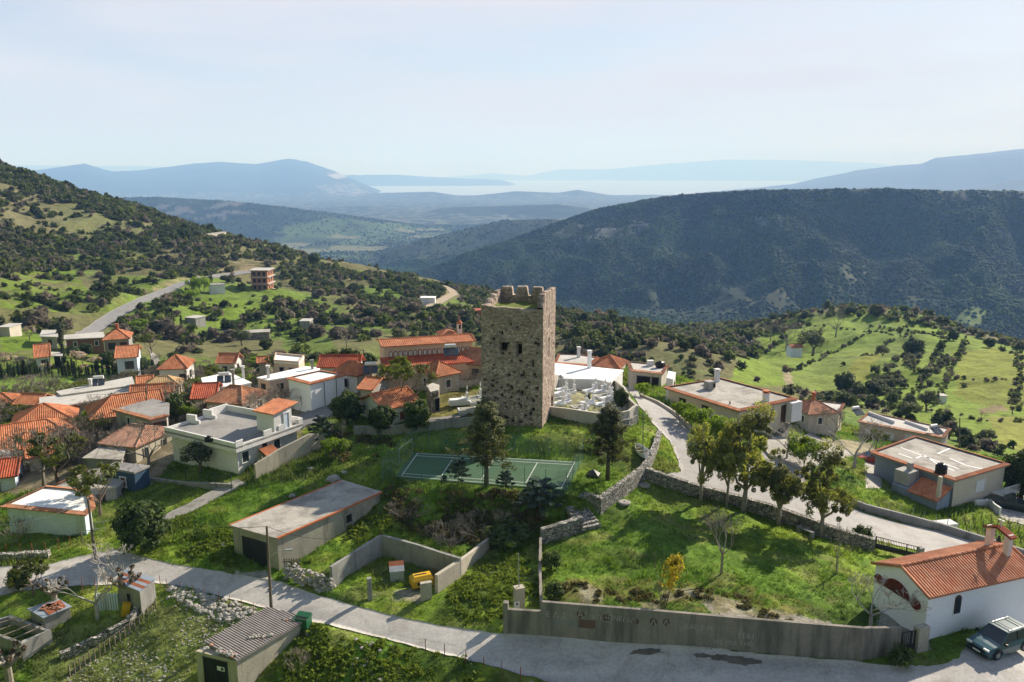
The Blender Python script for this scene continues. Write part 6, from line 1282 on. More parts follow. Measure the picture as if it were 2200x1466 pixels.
mb = MB(); c = (P[0]+P[2])/2; mb.prism([(c.x+(v_.x-c.x)*s_+.3, c.y+(v_.y-c.y)*s_) for v_, s_ in zip(P,(.55,.75,.5,.8))], z+.005, z+.05); mb.build('rust_patch', rust, e)
mb = MB()
for k in range(34): mb.box((c.x+.2+rnd.uniform(-.7,.7),c.y+rnd.uniform(-.4,.4),z+.09),rnd.uniform(.2,.5),.16,.05,rnd.uniform(0,3))
mb.build('broken_tiles', rock_r, e)
q = [(335,1243),(300,1272),(248,1250),(270,1222)]; e, P, z = flat('tin_roof_hut','block hut with striped blue tin and rusty roof sheets beside the road', q, 2.2, gconc, tin, zr=-3.7, ov=.1, slab=.05, zb=-7.5, cat='hut', ops=[(1,.5,-1.2,.7,1.4,'dark')])
for k in range(5):
    a = P[2].lerp(P[3],.1+.17*k); b = P[1].lerp(P[0],.1+.17*k); d = b-a; mb = MB(); m_ = (a+b)/2; mb.box((m_.x,m_.y,z+.02+.006*k),d.length,.34,.03,math.atan2(d.y,d.x)); mb.build('roof_sheet', rust if k in (1,3) else tin, e)
p = G(232,1312); mb = MB(); 
for k in range(9): mb.box((p.x-.8+k*.2,p.y,p.z+.75),.12,.05+.03*(k%2),1.5,.1)
tag(mb.build('tin_panel_fence', paleblue), 'upright white and blue tin panels leaning under the bare tree', 'panel')
p = G(272,1320); mb = MB(); mb.box((p.x,p.y,p.z+.45),.6,.5,1.0,.4,tilt=__import__('mathutils').Matrix.Rotation(.2,3,'Y')); tag(mb.build('yellow_barrel_box', yel), 'yellow box standing beside the tin roofed hut', 'box')
fence('plank_fence','weathered plank and branch fence crossing the lower field', [G(150,1452), G(225,1402), G(300,1345), G(335,1310)], .8, (7,7,4), mesh=False, mat=wood_g, rail=True, r=.05)
# white goal-like frames in the garden
for k,(x,y) in enumerate(((178,1172),(206,1152))):
    p = G(x,y); e_ = MB(); d = Vector((.85,.5,0))*1.5; up = Vector((0,0,1.3))
    for a,b in ((p,p+d),(p+up,p+d+up),(p,p+up),(p+d,p+d+up),(p+d*.5,p+d*.5+up)): e_.tube(a,b,.035)
    tag(e_.build('metal_frame', steel), ('left' if k == 0 else 'right')+' one of two pale metal frames standing by the leaning pole', 'framework', 'pale metal frames by the pole')
# ---------------- poles and wires ----------------
polew = basic('pole_wood', (.16,.13,.10), (.11,.09,.07), .9, 3, .3)
tops = {}
for nm,px,py,tx,ty,lb,arm in (('A',583,1312,573,1131,'wooden utility pole with a street lamp arm in front of the garage',1),('B',205,1204,189,1071,'leaning wooden pole at the left road junction',0),('C',318,908,313,829,'dark wooden pole beside the maroon shuttered house',0),
   ('D',128,876,121,838,'dark pole in front of the long grey hall',0),('E',203,822,203,797,'pole with a crossarm above the grey halls',2),('F',1251,786,1252,727,'wooden pole behind the tall white chimney right of the tower',0),('G',1575,922,1568,862,'grey pole at the corner of the cream flat roofed house',0),
   ('H',1024,800,1023,738,'pole between the church and the tower',0),('I',782,800,781,752,'pole beside the dark red roofs',0),('J',580,812,578,772,'pole left of the white box house',0),('K',622,795,620,752,'pole in front of the cluttered pale roof',0),('L',2062,962,2062,898,'thin pole in the olive garden behind the blue house',0),
   ('M',65,440,64,412,'small pylon pole high on the left slope',2),('N',268,556,268,526,'thin crossarm pole in the middle of the left slope',2),('O',106,570,104,534,'thin pole on the green left slope',0)):
    b = G(px,py); D = math.hypot(b.x,b.y); t = WD(tx,ty,D); r = .11 if D < 200 else .16; mb = MB(); mb.tube(b-Vector((0,0,.5)), t, r*1.25, r*.8, 8); o = tag(mb.build('utility_pole', polew), lb, 'pole'); tops[nm] = t
    if arm == 1: mb = MB(); m_ = b.lerp(t,.62); mb.path([m_, m_+Vector((.5,.1,.45)), m_+Vector((1.3,.25,.6))], .03); mb.box(m_+Vector((1.5,.28,.6)),.5,.18,.1,.2); mb.build('street_lamp', steel, o)
    if arm == 2: mb = MB(); mb.box(t-Vector((0,0,.3)),2.2 if D < 300 else 4,.12,.12,.2); mb.build('crossarm', polew, o)
def wire(label, a, b, sag=.8, r=.018):
    mb = MB(); n = 14; mb.path([a.lerp(b,k/n)-Vector((0,0,sag*4*(k/n)*(1-k/n))) for k in range(n+1)], r, 3); tag(mb.build('cable', black_m), label, 'cable')
wire('cable from the street lamp pole to the garage wall', tops['A'], W(706,1158,-2.0), .3); wire('cable between the two roadside poles', tops['A'], tops['B'], 1.0); wire('cable from the leaning pole towards the left edge', tops['B'], WD(-30,1130,62), .6)
wire('cable from the dark pole to the leaning pole', tops['C'], tops['B'], 1.2); wire('cable between the two dark village poles', tops['C'], tops['D'], 1.0); wire('cable above the left houses', tops['D'], tops['E'], .8, .03)
wire('cable from the corner pole over the paved yard', tops['G'], WD(1880,1005,95), 1.2); wire('long power line across the left slope', WD(-60,519,330), WD(700,556,400), 6, .09); wire('second power line to the hill pole', WD(0,521,330), tops['N'], 3, .08)
wire('cable over the church roofs', tops['I'], tops['K'], 1.0, .04); wire('cable from the white house to the thicket', tops['J'], WD(400,845,120), 1.2, .03)
b = G(1381,988); t = WD(1382,893,math.hypot(b.x,b.y)); mb = MB(); mb.tube(b, t, .05,.04,6); mb.lathe([(.09,0),(.1,.12),(.04,.2)],8,(t.x,t.y,t.z)); tag(mb.build('lamp_post', fence_g), 'slim green lamp post standing by the white boat', 'lamp post')
# boat
p = G(1379,978); e = empty('rowing_boat', p+Vector((0,0,.05)), math.radians(10), 'small white rowing boat resting on the grass below the cemetery corner', 'boat'); mb = MB(); mi = MB(); nn = 11; secs = []
for k in range(nn):
    t = k/(nn-1); y = -1.8+3.6*t; w = .72*math.sin(PI*min(1,(t*.86+.14)))**.6 if t < 1 else .05; w = max(w,.05); h = .55+.2*(2*t-1)**2; secs.append([(w*c_,y,h*s_) for c_,s_ in ((-1,1),(-.8,.35),(-.35,.05),(0,0),(.35,.05),(.8,.35),(1,1))])
for S_,off in ((secs,0),([[(x*.92,y*.97,z*.94+.06) for x,y,z in s] for s in secs],1)):
    b0 = len(mb.v)
    for s in S_: mb.v += s
    for k in range(nn-1):
        for j in range(6): mb.f.append((b0+k*7+j,b0+k*7+j+1,b0+k*7+7+j+1,b0+k*7+7+j)); mb.mi.append(0)
mb.build('hull', white_p, e)
for y in (-.8,.1,.9): mb = MB(); mb.box((0,y,.42),1.15,.24,.04); mb.build('bench', wood_g, e)
# vehicles
def car(name, label, loc, rz, paint, L_=4.3, Wd=1.84, H=1.66, suv=True, pick=False, rails=True):
    e = empty(name, loc, rz, label, 'car' if not pick else 'pickup truck'); hl = L_/2; w = Wd/2
    st = [(-hl,.42,.62,.80),(-hl+.08,.30,.95 if not pick else .9,.93),(-hl+.8,.26,1.02 if not pick else .95,1.0),(-.2,.24,1.02,1.0),(.85,.24,1.0,1.0),(hl-.55,.26,.93,.97),(hl-.12,.30,.82,.90),(hl,.42,.66,.80)]
    mb = MB()
    for x,zb,zt,f in st: mb.v += [(x,-w*f,zb),(x,-w*f*1.0,(zb+zt)/2+.05),(x,-w*f*.93,zt),(x,0,zt+.035),(x,w*f*.93,zt),(x,w*f,(zb+zt)/2+.05),(x,w*f,zb)]
    for k in range(len(st)-1):
        for j in range(7): j2 = (j+1)%7; mb.f.append((k*7+j,k*7+j2,k*7+7+j2,k*7+7+j)[::-1]); mb.mi.append(0)
    mb.f.append(tuple(range(7))); mb.f.append(tuple(range(7*(len(st)-1),7*len(st)))[::-1]); mb.mi += [0,0]; b = mb.build('body', paint, e, False); bm_fix(b)
    x0, x1 = (-hl+.12, .95) if not pick else (-.55,.85); c = MB(); zr_ = H-.06
    sx = [(x0,x0+.32),(x1,x1-.78)]; c.v += [(x0,-w*.9,1.0),(x1,-w*.9,1.0),(x1,w*.9,1.0),(x0,w*.9,1.0),(x0+.3,-w*.74,zr_),(x1-.8,-w*.74,zr_),(x1-.8,w*.74,zr_),(x0+.3,w*.74,zr_)]
    for f in ((0,1,5,4),(1,2,6,5),(2,3,7,6),(3,0,4,7)): c.f.append(f); c.mi.append(0)
    c.build('windows', glass, e); r = MB(); r.prism([(x0+.25,-w*.76),(x1-.74,-w*.76),(x1-.74,w*.76),(x0+.25,w*.76)],zr_-.02,zr_+.05); r.build('roof', paint, e)
    for xx in ((x0+x1)/2-.15,(x0+x1)/2-1.0):
        if pick and xx < (x0+x1)/2-.5: continue
        for s_ in (-1,1): m_ = MB(); m_.tube((xx,s_*w*.90,1.0),(xx+.05,s_*w*.765,zr_),.035,.03,4); m_.build('pillar', black_p, e)
    for s_ in (-1,1):
        m_ = MB(); m_.tube((x1-.0,s_*w*.88,1.0),(x1-.78,s_*w*.75,zr_),.035,.03,4); m_.build('pillar', paint, e)
        for xx in (-hl+.78,hl-.86):
            t_ = MB(); t_.tube((xx,s_*(w-.2),.345),(xx,s_*(w+.015),.345),.345,.335,20); ty = t_.build('wheel', black_p, e); t_ = MB(); t_.tube((xx,s_*(w+.01),.345),(xx,s_*(w+.03),.345),.2,.19,12); t_.build('rim', steel, ty)
            t_ = MB(); t_.path([(xx+.42*math.cos(a),s_*(w+.005),.345+.42*math.sin(a)) for a in [k*PI/8 for k in range(9)]],.045,5); t_.build('wheel_arch', black_p, e)
        h_ = MB(); h_.box((hl-.07,s_*w*.66,.78),.12,.38,.13); h_.build('headlight', white_p, e); h_ = MB(); h_.box((-hl+.05,s_*w*.82,.85),.1,.14,.3); h_.build('tail_light', maroon, e)
        h_ = MB(); h_.box((.78,s_*(w+.12),1.08),.12,.22,.15); h_.build('mirror', black_p, e)
        if rails: h_ = MB(); h_.path([(x0+.35,s_*w*.66,zr_+.04),(x0+.45,s_*w*.66,zr_+.12),(x1-.95,s_*w*.66,zr_+.12),(x1-.82,s_*w*.66,zr_+.04)],.022,5); h_.build('roof_rail', steel, e)
    if rails:
        for xx in (x0+.7,x1-1.2): h_ = MB(); h_.tube((xx,-w*.72,zr_+.15),(xx,w*.72,zr_+.15),.03); h_.build('roof_bar', steel, e)
    g = MB(); g.box((hl-.02,0,.62),.06,Wd*.62,.2); g.build('grille', black_p, e); g = MB(); g.box((hl+.02,0,.48),.03,.52,.11); g.build('number_plate', white_p, e); g = MB(); g.box((hl-.06,0,.36),.14,Wd*.82,.16); g.build('bumper', black_p, e); g = MB(); g.box((-hl+.04,0,.42),.14,Wd*.85,.2); g.build('bumper', black_p, e)
    if pick: g = MB(); g.prism([(-hl+.12,-w*.82),(-.65,-w*.82),(-.65,w*.82),(-hl+.12,w*.82)],.9,1.0); g.build('cargo_bed', painted_dark, e)
    return e
teal = basic('teal_car_paint', (.04,.10,.125), (.036,.095,.12), .25, 1, 0, spec=.6); dk = basic('dark_green_paint', (.015,.03,.03), None, .3, 1, 0, spec=.6); rd = basic('red_car_paint', (.38,.03,.02), (.33,.03,.02), .35, 1, 0, spec=.6)
car('parked_suv', 'teal blue estate car with roof rails parked beside the chapel', (33.2,48.3,T1(33.2,48.3)+.03), math.radians(203), teal)
p = G(2172,1093); car('dark_pickup', 'dark pickup truck with an open bed in the yard at the right edge', p+Vector((0,0,.05)), math.radians(150), dk, 5.0, 1.75, 1.65, pick=True, rails=False)
p = G(1872,994); car('red_car', 'faded red car half hidden behind the blue house', p+Vector((0,0,.05)), math.radians(176), rd, 4.6, 1.7, 1.5, rails=False)
# millstones, rubbish, boulders
for x,y,lb in ((1341,1083,'round millstone lying in the meadow near the steps'),(1384,1045,'round millstone under the end of the meadow wall')):
    p = G(x,y); mb = MB(); mb.lathe([(.55,0),(.6,.05),(.6,.2),(.5,.26),(.12,.26),(.1,.1)],18,(p.x,p.y,p.z)); tag(mb.build('millstone', rock_m), lb, 'millstone')
p = G(1278,1022); mb = MB(); mb.rock(p,1.0,0,fl=.6); tag(mb.build('black_tarp_heap', black_p), 'black tarpaulin heap under the right-hand pine', 'tarpaulin')
for x,y,r_,lb in ((716,1032,.9,'large pale boulder above the garage roof'),(739,1018,.35,'small pale stone above the large boulder'),(667,1010,.4,'pale stone in the grass left of the garage roof'),(628,1068,.4,'small rock beside the left edge of the garage roof'),(478,1176,.6,'pale rock in the grass left of the garage door')):
    p = G(x,y); mb = MB(); mb.rock(p+Vector((0,0,.1)),r_); tag(mb.build('boulder', rock_m), lb, 'rock')
p = G(2030,1133); mb = MB(); mb.box((p.x,p.y,p.z+.3),2.0,1.2,.5,.2); tag(mb.build('water_cover', plaster), 'white concrete box on the grass above the roadside wall', 'concrete box')
p = G(1713,1140); p2 = G(1748,1155); mb = MB(); m_ = (p+p2)/2; d = p2-p; mb.box((m_.x,m_.y,m_.z+.45),d.length,.4,.08,math.atan2(d.y,d.x)); bn = tag(mb.build('stone_bench', gconc), 'stone bench under the meadow wall between two eucalyptus trees', 'bench')
for t in (.1,.9): q_ = p.lerp(p2,t); mb = MB(); mb.box((q_.x,q_.y,q_.z+.15),.3,.35,.6,math.atan2(d.y,d.x)); mb.build('leg', rock_m, bn)
# ---------------- graves ----------------
marble = basic('white_marble', (.80,.80,.80), (.70,.70,.71), .5, 1.5, .1, 12); kerbm = basic('grave_gravel', (.34,.32,.27), (.22,.22,.15), .95, 3, .4)
def grave_proto(kind):
    e = empty('grave', (0,0,0)); e['category'] = 'grave'; mb = MB(); mb.box((0,0,.16),1.0,2.1,.42); 
    if kind == 1: mb.box((0,0,.45),.8,1.9,.22)
    mb.build('plinth', marble, e)
    if kind != 1: mb = MB(); mb.box((0,-.1,.385),.7,1.5,.05); mb.build('bed', kerbm if kind == 0 else marble, e)
    mb = MB(); mb.box((0,.95,.75),.55,.16,.9); mb.build('headstone', marble, e)
    mb = MB(); mb.box((0,.95,1.55),.09,.09,.75); mb.box((0,.95,1.68),.42,.09,.09); mb.build('cross', marble, e)
    if kind == 2: mb = MB(); mb.box((0,.55,.75),.35,.3,.45); mb.prism([(-.22,.37),(.22,.37),(.22,.73),(-.22,.73)],.98,1.05); mb.build('lantern_box', marble, e)
    return e
gp = [grave_proto(k) for k in range(3)]; rot = math.radians(-62)
for k,(x,y) in enumerate(((1196,862),(1201,852),(1210,868),(1222,845),(1198,873),(1224,879),(1246,878),(1262,871),(1287,846),(1297,855),(1303,862),(1268,843),(1320,880),(1338,878),(1243,889),(1283,892),(1205,843),(1292,872))):
    if k in (5,): continue
    p = G(x,y); put(gp[k%3], p, rot+rnd.uniform(-.08,.08), rnd.uniform(.85,1.1), 'white marble grave with a cross in the cemetery right of the tower', 'white graves right of the tower')
for x,y,lb,k in ((985,868,'large pale grave with a broad headstone left of the tower',1),(1014,860,'planted grave behind the large pale one left of the tower',0),(1006,885,'open edged grave nearest the path left of the tower',0),(1030,868,'grave close against the left side of the tower',0)):
    p = G(x,y); put(gp[k], p, math.radians(-75), 1.15, lb)
A,B = edges([(880,900,884,905),(930,898,934,903),(985,892,990,897),(1010,878,1020,884),(1035,868,1040,874)]); strip('cemetery_path', A, B, conc_m, 'pale stone path across the left cemetery')
p = G(1205,838); mb = MB(); 
for a in range(4): mb.tube((p.x+.3*math.cos(a*1.57),p.y+.3*math.sin(a*1.57),p.z),(p.x+.3*math.cos(a*1.57),p.y+.3*math.sin(a*1.57),p.z+1.7),.03)
mb.lathe([(.42,1.7),(.3,1.95),(.05,2.1)],8,(p.x,p.y,p.z)); tag(mb.build('cemetery_canopy', steel), 'small open metal canopy at the back of the right-hand graves', 'canopy')
# ---------------- trees one by one ----------------
for a in [
 ('pine1',1045,1067,868,'tall dark pine standing in front of the court, covering the foot of the tower',None,1.2),
 ('pine2',1305,1032,872,'second tall pine at the right end of the court',None,1.2),
 ('cedar1',985,1060,985,'small bluish cedar left of the big pine trunk',None,1.25),
 ('cedar2',1086,1084,1012,'small bluish cedar right of the big pine trunk',None,1.2),
 ('cedar3',1161,1110,1030,'broad bluish cedar furthest right below the court',None,1.7),
 ('cedar1',955,1062,1022,'tiny dark conifer left of the small cedars',None,1.1),
 ('euc1',1506,1080,905,'dark eucalyptus at the left end of the row by the meadow wall',None,.8),
 ('euc2',1596,1100,876,'tallest eucalyptus, yellowish, in the middle of the row by the meadow wall',None,.92),
 ('euc1',1560,1090,895,'eucalyptus squeezed between the dark one and the tallest one',None,.55),
 ('euc3',1673,1127,962,'low eucalyptus right of the tallest one in the row',None,.95),
 ('euc2',1763,1151,962,'eucalyptus standing alone at the right end of the meadow wall',None,.92),
 ('evergreen1',308,1185,1068,'big round dark evergreen at the road junction',None,1.05),
 ('evergreen2',745,912,832,'dark evergreen beside the lane in front of the white house',None,1.1),
 ('evergreen1',895,925,852,'round dark tree left of the cemetery wall',None,.95),
 ('evergreen3',822,930,862,'dark bushy tree in front of the cottage',None,1.0),
 ('evergreen2',378,905,838,'dark pointed tree beside the maroon shuttered house',None,.7),
 ('evergreen1',1333,880,829,'dark rounded shrub inside the cemetery wall corner',None,.75),
 ('evergreen3',788,800,752,'dark green round tree left of the church',None,1.0),
 ('sparse1',215,1110,1000,'spreading tree with fresh yellow green leaves over the grey roofed store',None,1.25),
 ('sparse2',868,880,775,'large tree in young leaf between the cottage and the church',None,1.3),
 ('bare1',890,880,795,'bare grey tree next to the large leafing tree',None,.9),
 ('olive1',430,1015,945,'grey green olive tree against the terrace house',None,1.1),
 ('olive2',1040,925,855,'slender grey tree leaning on the foot of the tower',None,.6),
 ('cedar2',693,955,893,'light green young conifer beside the terrace house',None,1.2),
 ('lime1',718,985,938,'bushy green shrub below the young conifer',None,1.3),
 ('bare2',735,948,905,'small bare pinkish tree on the grass above the boulders',None,.9),
 ('bare3',95,1045,920,'big bare grey tree in front of the wide orange roof',None,1.3),
 ('sparse3',125,1040,930,'tangled greenish tree beside the big bare grey tree',None,1.3),
 ('bare1',42,1010,925,'bare tree at the left edge in front of the orange roofs',None,1.2),
 ('bare2',320,1010,915,'bare brushy tree behind the dark blue block',None,1.4),
 ('thicket1',275,960,915,'bare bush beside the pinkish brown roof',None,1.3),
 ('lime2',405,900,860,'leafy green bush below the dark pointed tree',None,1.4),
 ('lime1',185,930,888,'green bush behind the wide orange roof',None,1.2),
 ('thicket2',590,900,833,'wide bare thicket left of the white box house',None,1.35),
 ('thicket1',555,885,838,'bare thicket behind the terrace house roof room',None,1.2),
 ('thicket1',520,890,845,'bare scrub in front of the faded orange roof',None,1.4),
 ('thicket2',475,895,850,'bare scrub behind the terrace house parapet',None,1.4),
 ('thicket2',635,880,842,'upright bare thicket at the corner of the white box house',None,1.2),
 ('sap1',1550,1232,1108,'slender bare tree alone in the middle of the meadow',None,.8),
 ('sap2',1797,1232,1130,'bare tree in the right part of the meadow',None,.7),
 ('barew1',1870,1352,1240,'pale bare bushy tree in front of the chapel gable',None,1.35),
 ('gold1',1425,1312,1185,'tall yellow flowering shrub behind the graffiti wall',None,.7),
 ('gold2',1448,1240,1190,'small yellow shrub above the tall one',None,.6),
 ('barew2',210,1330,1190,'pale bare tree with upright twigs beside the tin roofed hut',None,1.1),
 ('pollard1',120,1310,1245,'knobbly pollarded tree with brown leaves left of the pale bare tree',None,1.1),
 ('pollard2',275,1300,1228,'pollarded tree with brown leaves in front of the tin roofed hut',None,1.0),
 ('pollard1',22,1475,1385,'pollarded tree with a thick pale trunk in the bottom left corner',None,1.0),
 ('sparse2',72,1280,1205,'small yellowish leafy tree by the road at the left',None,1.2),
 ('evergreen3',45,1262,1215,'low dark bush beside the small yellowish tree',None,1.3),
 ('thicket2',8,1175,1120,'greyish bush at the left edge beside the white roofed hut',None,1.4),
 ('lime1',1465,905,858,'bright lime green bush at the top of the garden of the cream house',None,1.0),
 ('lime2',1495,925,868,'second bright lime green bush beside the cream house',None,1.1),
 ('lime3',1535,945,885,'duller green bush under the windows of the cream house',None,1.2),
 ('lime3',1380,855,818,'bright green bush behind the cemetery corner',None,.9),
 ('lime2',1728,1000,930,'small lime green tree in the paved yard',None,1.1),
 ('barew1',1690,985,905,'white stemmed bare tree in the garden bed',None,1.1),
 ('barew2',1835,1005,905,'large pale bare tree in front of the long peach house',None,1.3),
 ('bare3',1790,950,880,'bare tree behind the paved yard',None,1.2),
 ('bare1',1755,910,862,'bare tree beside the brown hip roof',None,1.1),
 ('sparse1',1880,985,925,'small leafing tree beside the red car',None,1.0),
 ('evergreen2',2192,1075,955,'dark tree at the right edge behind the pickup',None,.9),
 ('bush1',1852,1160,1128,'small green bush on the verge left of the wide black gate',None,1.1),
 ('thicket1',1545,1135,1098,'dead branch pile under the eucalyptus trees',None,1.6),
 ('bare2',1310,815,790,'tiny bare tree behind the graves',None,.6),
 ('bush1',1263,866,843,'small yellowish bush between the graves',None,.5),
 ('thicket1',1000,835,793,'grey bare shrubs between the tower and the spotted roof',None,1.6),
 ('thicket2',960,828,795,'pale bare shrub under the small orange hip roof',None,1.3),
 ('thicket1',640,1442,1400,'dry brown bush beside the corrugated shed wall',None,1.0),
 ('bush1',1190,1290,1250,'pale flowering bush at the corner of the divider wall',None,.9),
 ('bush1',1185,1225,1180,'pale green bush beside the divider wall',None,.8),
 ('thicket2',960,1175,1130,'dark brambles behind the roofless yard',None,1.6),
 ('thicket1',1040,1150,1105,'dry brambles below the big pine',None,1.8),
 ('bush1',1090,1165,1120,'dark weeds at the top of the green bank',None,1.7),
 ('thicket2',880,1110,1075,'brown brambles at the foot of the court bank',None,2.0),
 ('bush1',1932,1432,1385,'dark bush by the small black gate',None,.8)]:
    tree(a[0], a[1], a[2], a[3], a[4], a[5], a[6])
q = random.Random(5)
for k in range(46):                       # cypress row
    x = 4+k*7.2+q.uniform(-2,2)
    if 106 < x < 112 or 118 < x < 122 or 225 < x < 232: continue
    y = 812-.02*x+q.uniform(-4,4); tree('cypress%d' % (1+k%3), x, y, y-q.uniform(18,38), 'young cypress in the long dark row behind the left village', 'cypresses in the row behind the left village', q.uniform(1.0,1.5))
for x,y,t,lb in ((138,785,735,'tall cypress beside the open shed'),(131,745,690,'tall cypress next to the store on the slope'),(390,705,675,'slim cypress by the garden shed'),(2013,870,838,'cypress in the olive garden at the right')): tree('cypress1', x, y, t, lb, None, 1.2)
for k,(x,y,t) in enumerate(((10,790,755),(30,795,762),(50,798,765),(62,800,770),(165,785,752),(178,788,758),(205,795,765),(255,800,775),(100,800,778),(182,805,782),(230,800,785),(65,735,700),(600,655,635))):
    tree('almond%d' % (1+k%2), x, y, t, 'blossoming pale pink almond tree in the gardens behind the left village', 'blossoming almond trees behind the left village', 1.2)
for x,y,t,kd,lb in ((185,765,735,'evergreen1','dark tree under the villa'),(160,770,740,'evergreen2','dark tree left of the villa ground floor'),(232,790,750,'evergreen3','dark conifer in front of the blue gabled house'),(310,805,765,'evergreen2','dark tree between the blue gabled house and the street'),(325,760,715,'sparse1','leafy tree beside the bend of the village street'),(300,715,680,'lime3','green tree behind the villa roof'),
    (430,625,588,'lime3','round green tree on the climbing road'),(412,640,618,'lime3','round light green tree below the climbing road'),(545,790,765,'lime1','bright green bush in front of the tiny orange roof'),(570,800,768,'lime2','bright green bush right of the tiny orange roof'),(375,785,752,'evergreen3','dark green tree behind the crossroads house'),(235,600,565,'evergreen1','dark tree in the high meadow'),
    (520,745,705,'olive1','large grey green tree beside the ruined barn'),(745,745,700,'bare1','bare tree behind the pink walled roof'),(865,735,705,'bare3','round bare tree behind the church roof'),(915,735,712,'olive2','green tree behind the church bell tower'),
    (1690,745,690,'bare1','large bare tree left of the field cottage'),(1746,758,705,'olive1','dense green tree right of the field cottage'),(1795,722,665,'bare2','broad bare oak on the crest of the field hill'),(1655,735,695,'bare3','bare tree on the left flank of the field hill'),(1630,715,690,'bareb1','brown bare tree left on the crest'),
    (1895,770,742,'olive2','lone round tree in the middle of the fields'),(1962,760,722,'evergreen1','dark leaning tree in the upper fields'),(2047,740,705,'evergreen2','dark round tree on the right crest'),(2125,752,722,'evergreen3','dark tree further right on the crest'),(1775,662,652,'evergreen1','dark tree at the top of the field hill'),(1835,680,658,'olive1','light green tree on the top of the field hill'),
    (1882,685,664,'evergreen2','round dark tree on the top of the field hill'),(1815,835,795,'evergreen2','dark tree at the lower edge of the fields'),(1873,845,815,'evergreen3','pair of dark trees in the lower fields'),(1948,900,860,'olive1','olive tree behind the long peach house'),(1990,885,840,'olive2','tall olive tree by the tiny hut'),(2120,955,920,'olive1','large olive tree at the right edge'),
    (2030,895,868,'sap1','small bare tree in the olive garden'),(2068,950,915,'evergreen1','dark tree behind the thin pole'),(2175,890,855,'bareb1','brown shrub tree at the far right field edge'),(2110,905,885,'bareb1','brown shrub beside the little vineyard'),(1845,655+30,670,'evergreen3','dark shrub on the crest path'),
    (395,512,488,'evergreen1','dark tree on the ridge skyline, left one of the pair'),(428,512,490,'olive1','grey tree on the ridge skyline, right one of the pair'),(675,565,540,'evergreen2','dark tree at the end of the left ridge')):
    tree(kd, x, y, t, lb, None, 1.15)
# ---------------- hillside shrubs ----------------
def shrubdata(n, seed, size=.34, lumps=9, flat=.8):
    q = np.random.RandomState(seed); C = crownpts(lumps, .8, .8, .62, .62, seed, .42, .5, -.5); return cloud(C, n/lumps, size, seed, 1.1)
SH = [shrubdata(150, 200+k) for k in range(3)]; SL = [shrubdata(54, 300+k, .5, 7) for k in range(4)]
PAL = [((.030,.046,.016),(.11,.135,.045)),((.045,.065,.018),(.15,.175,.05)),((.13,.105,.08),(.24,.205,.16)),((.09,.12,.028),(.20,.235,.06)),((.06,.07,.035),(.17,.175,.095)),((.006,.020,.009),(.022,.050,.020)),((.022,.06,.020),(.07,.13,.04))]
vegm, nt, b = nmat('shrub_foliage'); ca = attr(nt, 'vc'); L(nt, ca.outputs['Color'], b.inputs['Base Color']); b.inputs['Roughness'].default_value = .8; b.inputs['Specular IOR Level'].default_value = .1
t = N(nt,'ShaderNodeBsdfTranslucent'); L(nt, ca.outputs['Color'], t.inputs[0]); mx = N(nt,'ShaderNodeMixShader', i0=.45); L(nt,b.outputs[0],mx.inputs[1]); L(nt,t.outputs[0],mx.inputs[2]); L(nt,mx.outputs[0],nt.nodes['Material Output'].inputs[0])
SP = {}
for pi, (c1, c2) in enumerate(PAL):
    for k in range(3):
        v, f, c = SH[k]; col = np.array(c1)+(np.array(c2)-c1)*c[:, None]; col = np.concatenate([col, np.ones((len(col),1))], 1)
        SP[pi, k] = npmesh('shrub', v, f, vegm, {'vc': ('FLOAT_COLOR', col)}, link=False).data
def sample(n, rlo, rhi, alo=-.66, ahi=.66, seed=1):
    q = np.random.RandomState(seed); r = np.sqrt(q.uniform(rlo**2, rhi**2, n)); a = q.uniform(alo, ahi, n); return r*np.sin(a), r*np.cos(a), r, q
x, y, r, q = sample(60000, 150, 720, -.74, .74, seed=8)
z = gz(x, y); px, py = proj(x, y, z); vis = (px > -350) & (px < 2700)
den = np.zeros(len(x)); nlow = fbm(x*.02, y*.02, 4, 123); nmed = fbm(x*.06, y*.06, 3, 124); nn_ = nlow*.6+nmed*.4
HL = (px < 1090)
den = np.where(HL, .60*ss(.53, .60, nn_)+.03, .30*ss(.44,.56,nn_)+.10)
den = np.where(HL & (py < 560-(px)*.05+30) & (py > 350), .90*ss(.42,.52,nn_)+.15, den)
den = np.where(inpoly(px,py,[(330,500),(640,540),(700,580),(560,580),(420,590),(250,560)]), .62, den)
den = np.where(inpoly(px,py,[(590,560),(1060,630),(1060,740),(950,720),(820,700),(700,640),(600,610)]), .9*ss(.44,.53,nn_)+.05, den)
den = np.where(inpoly(px,py,[(200,620),(330,590),(400,585),(300,640),(230,680)]), .7*ss(.4,.5,nn_), den)
den = np.where(inpoly(px,py,[(1180,660),(1560,700),(1640,700),(1560,790),(1500,830),(1180,750)]), .6*ss(.38,.5,nn_)+.25, den)
fields = inpoly(px,py,[(1640,830),(1590,790),(1690,735),(1750,682),(1850,672),(1960,690),(2080,720),(2300,770),(2300,1000),(2150,960),(1900,880)])
den = np.where(fields, .008, den)
strips = inpoly(px,py,[(1850,850),(1895,800),(1925,765),(1975,755),(1970,800),(1930,850),(1900,880)]) | inpoly(px,py,[(1990,800),(2030,765),(2045,775),(2010,820),(1980,850)])
den = np.where(strips, .75, den)
crest = fields & (np.abs(py-np.interp(px,[1600,1650,1750,1850,1950,2050,2130,2200],[712,700,676,668,688,706,722,748])) < 7); den = np.where(crest, .7, den)
den = np.where(inpoly(px,py,[(1740,850),(1850,840),(1960,870),(2200,960),(2250,1010),(2180,1000),(1950,900),(1760,880)]), .22, den)
den = np.where(inpoly(px,py,[(2060,990),(2090,940),(2230,1000),(2260,1060),(2180,1030)]), .7, den)
den = np.where((r < 260) & (px < 900) & (py > 815), 0, den)
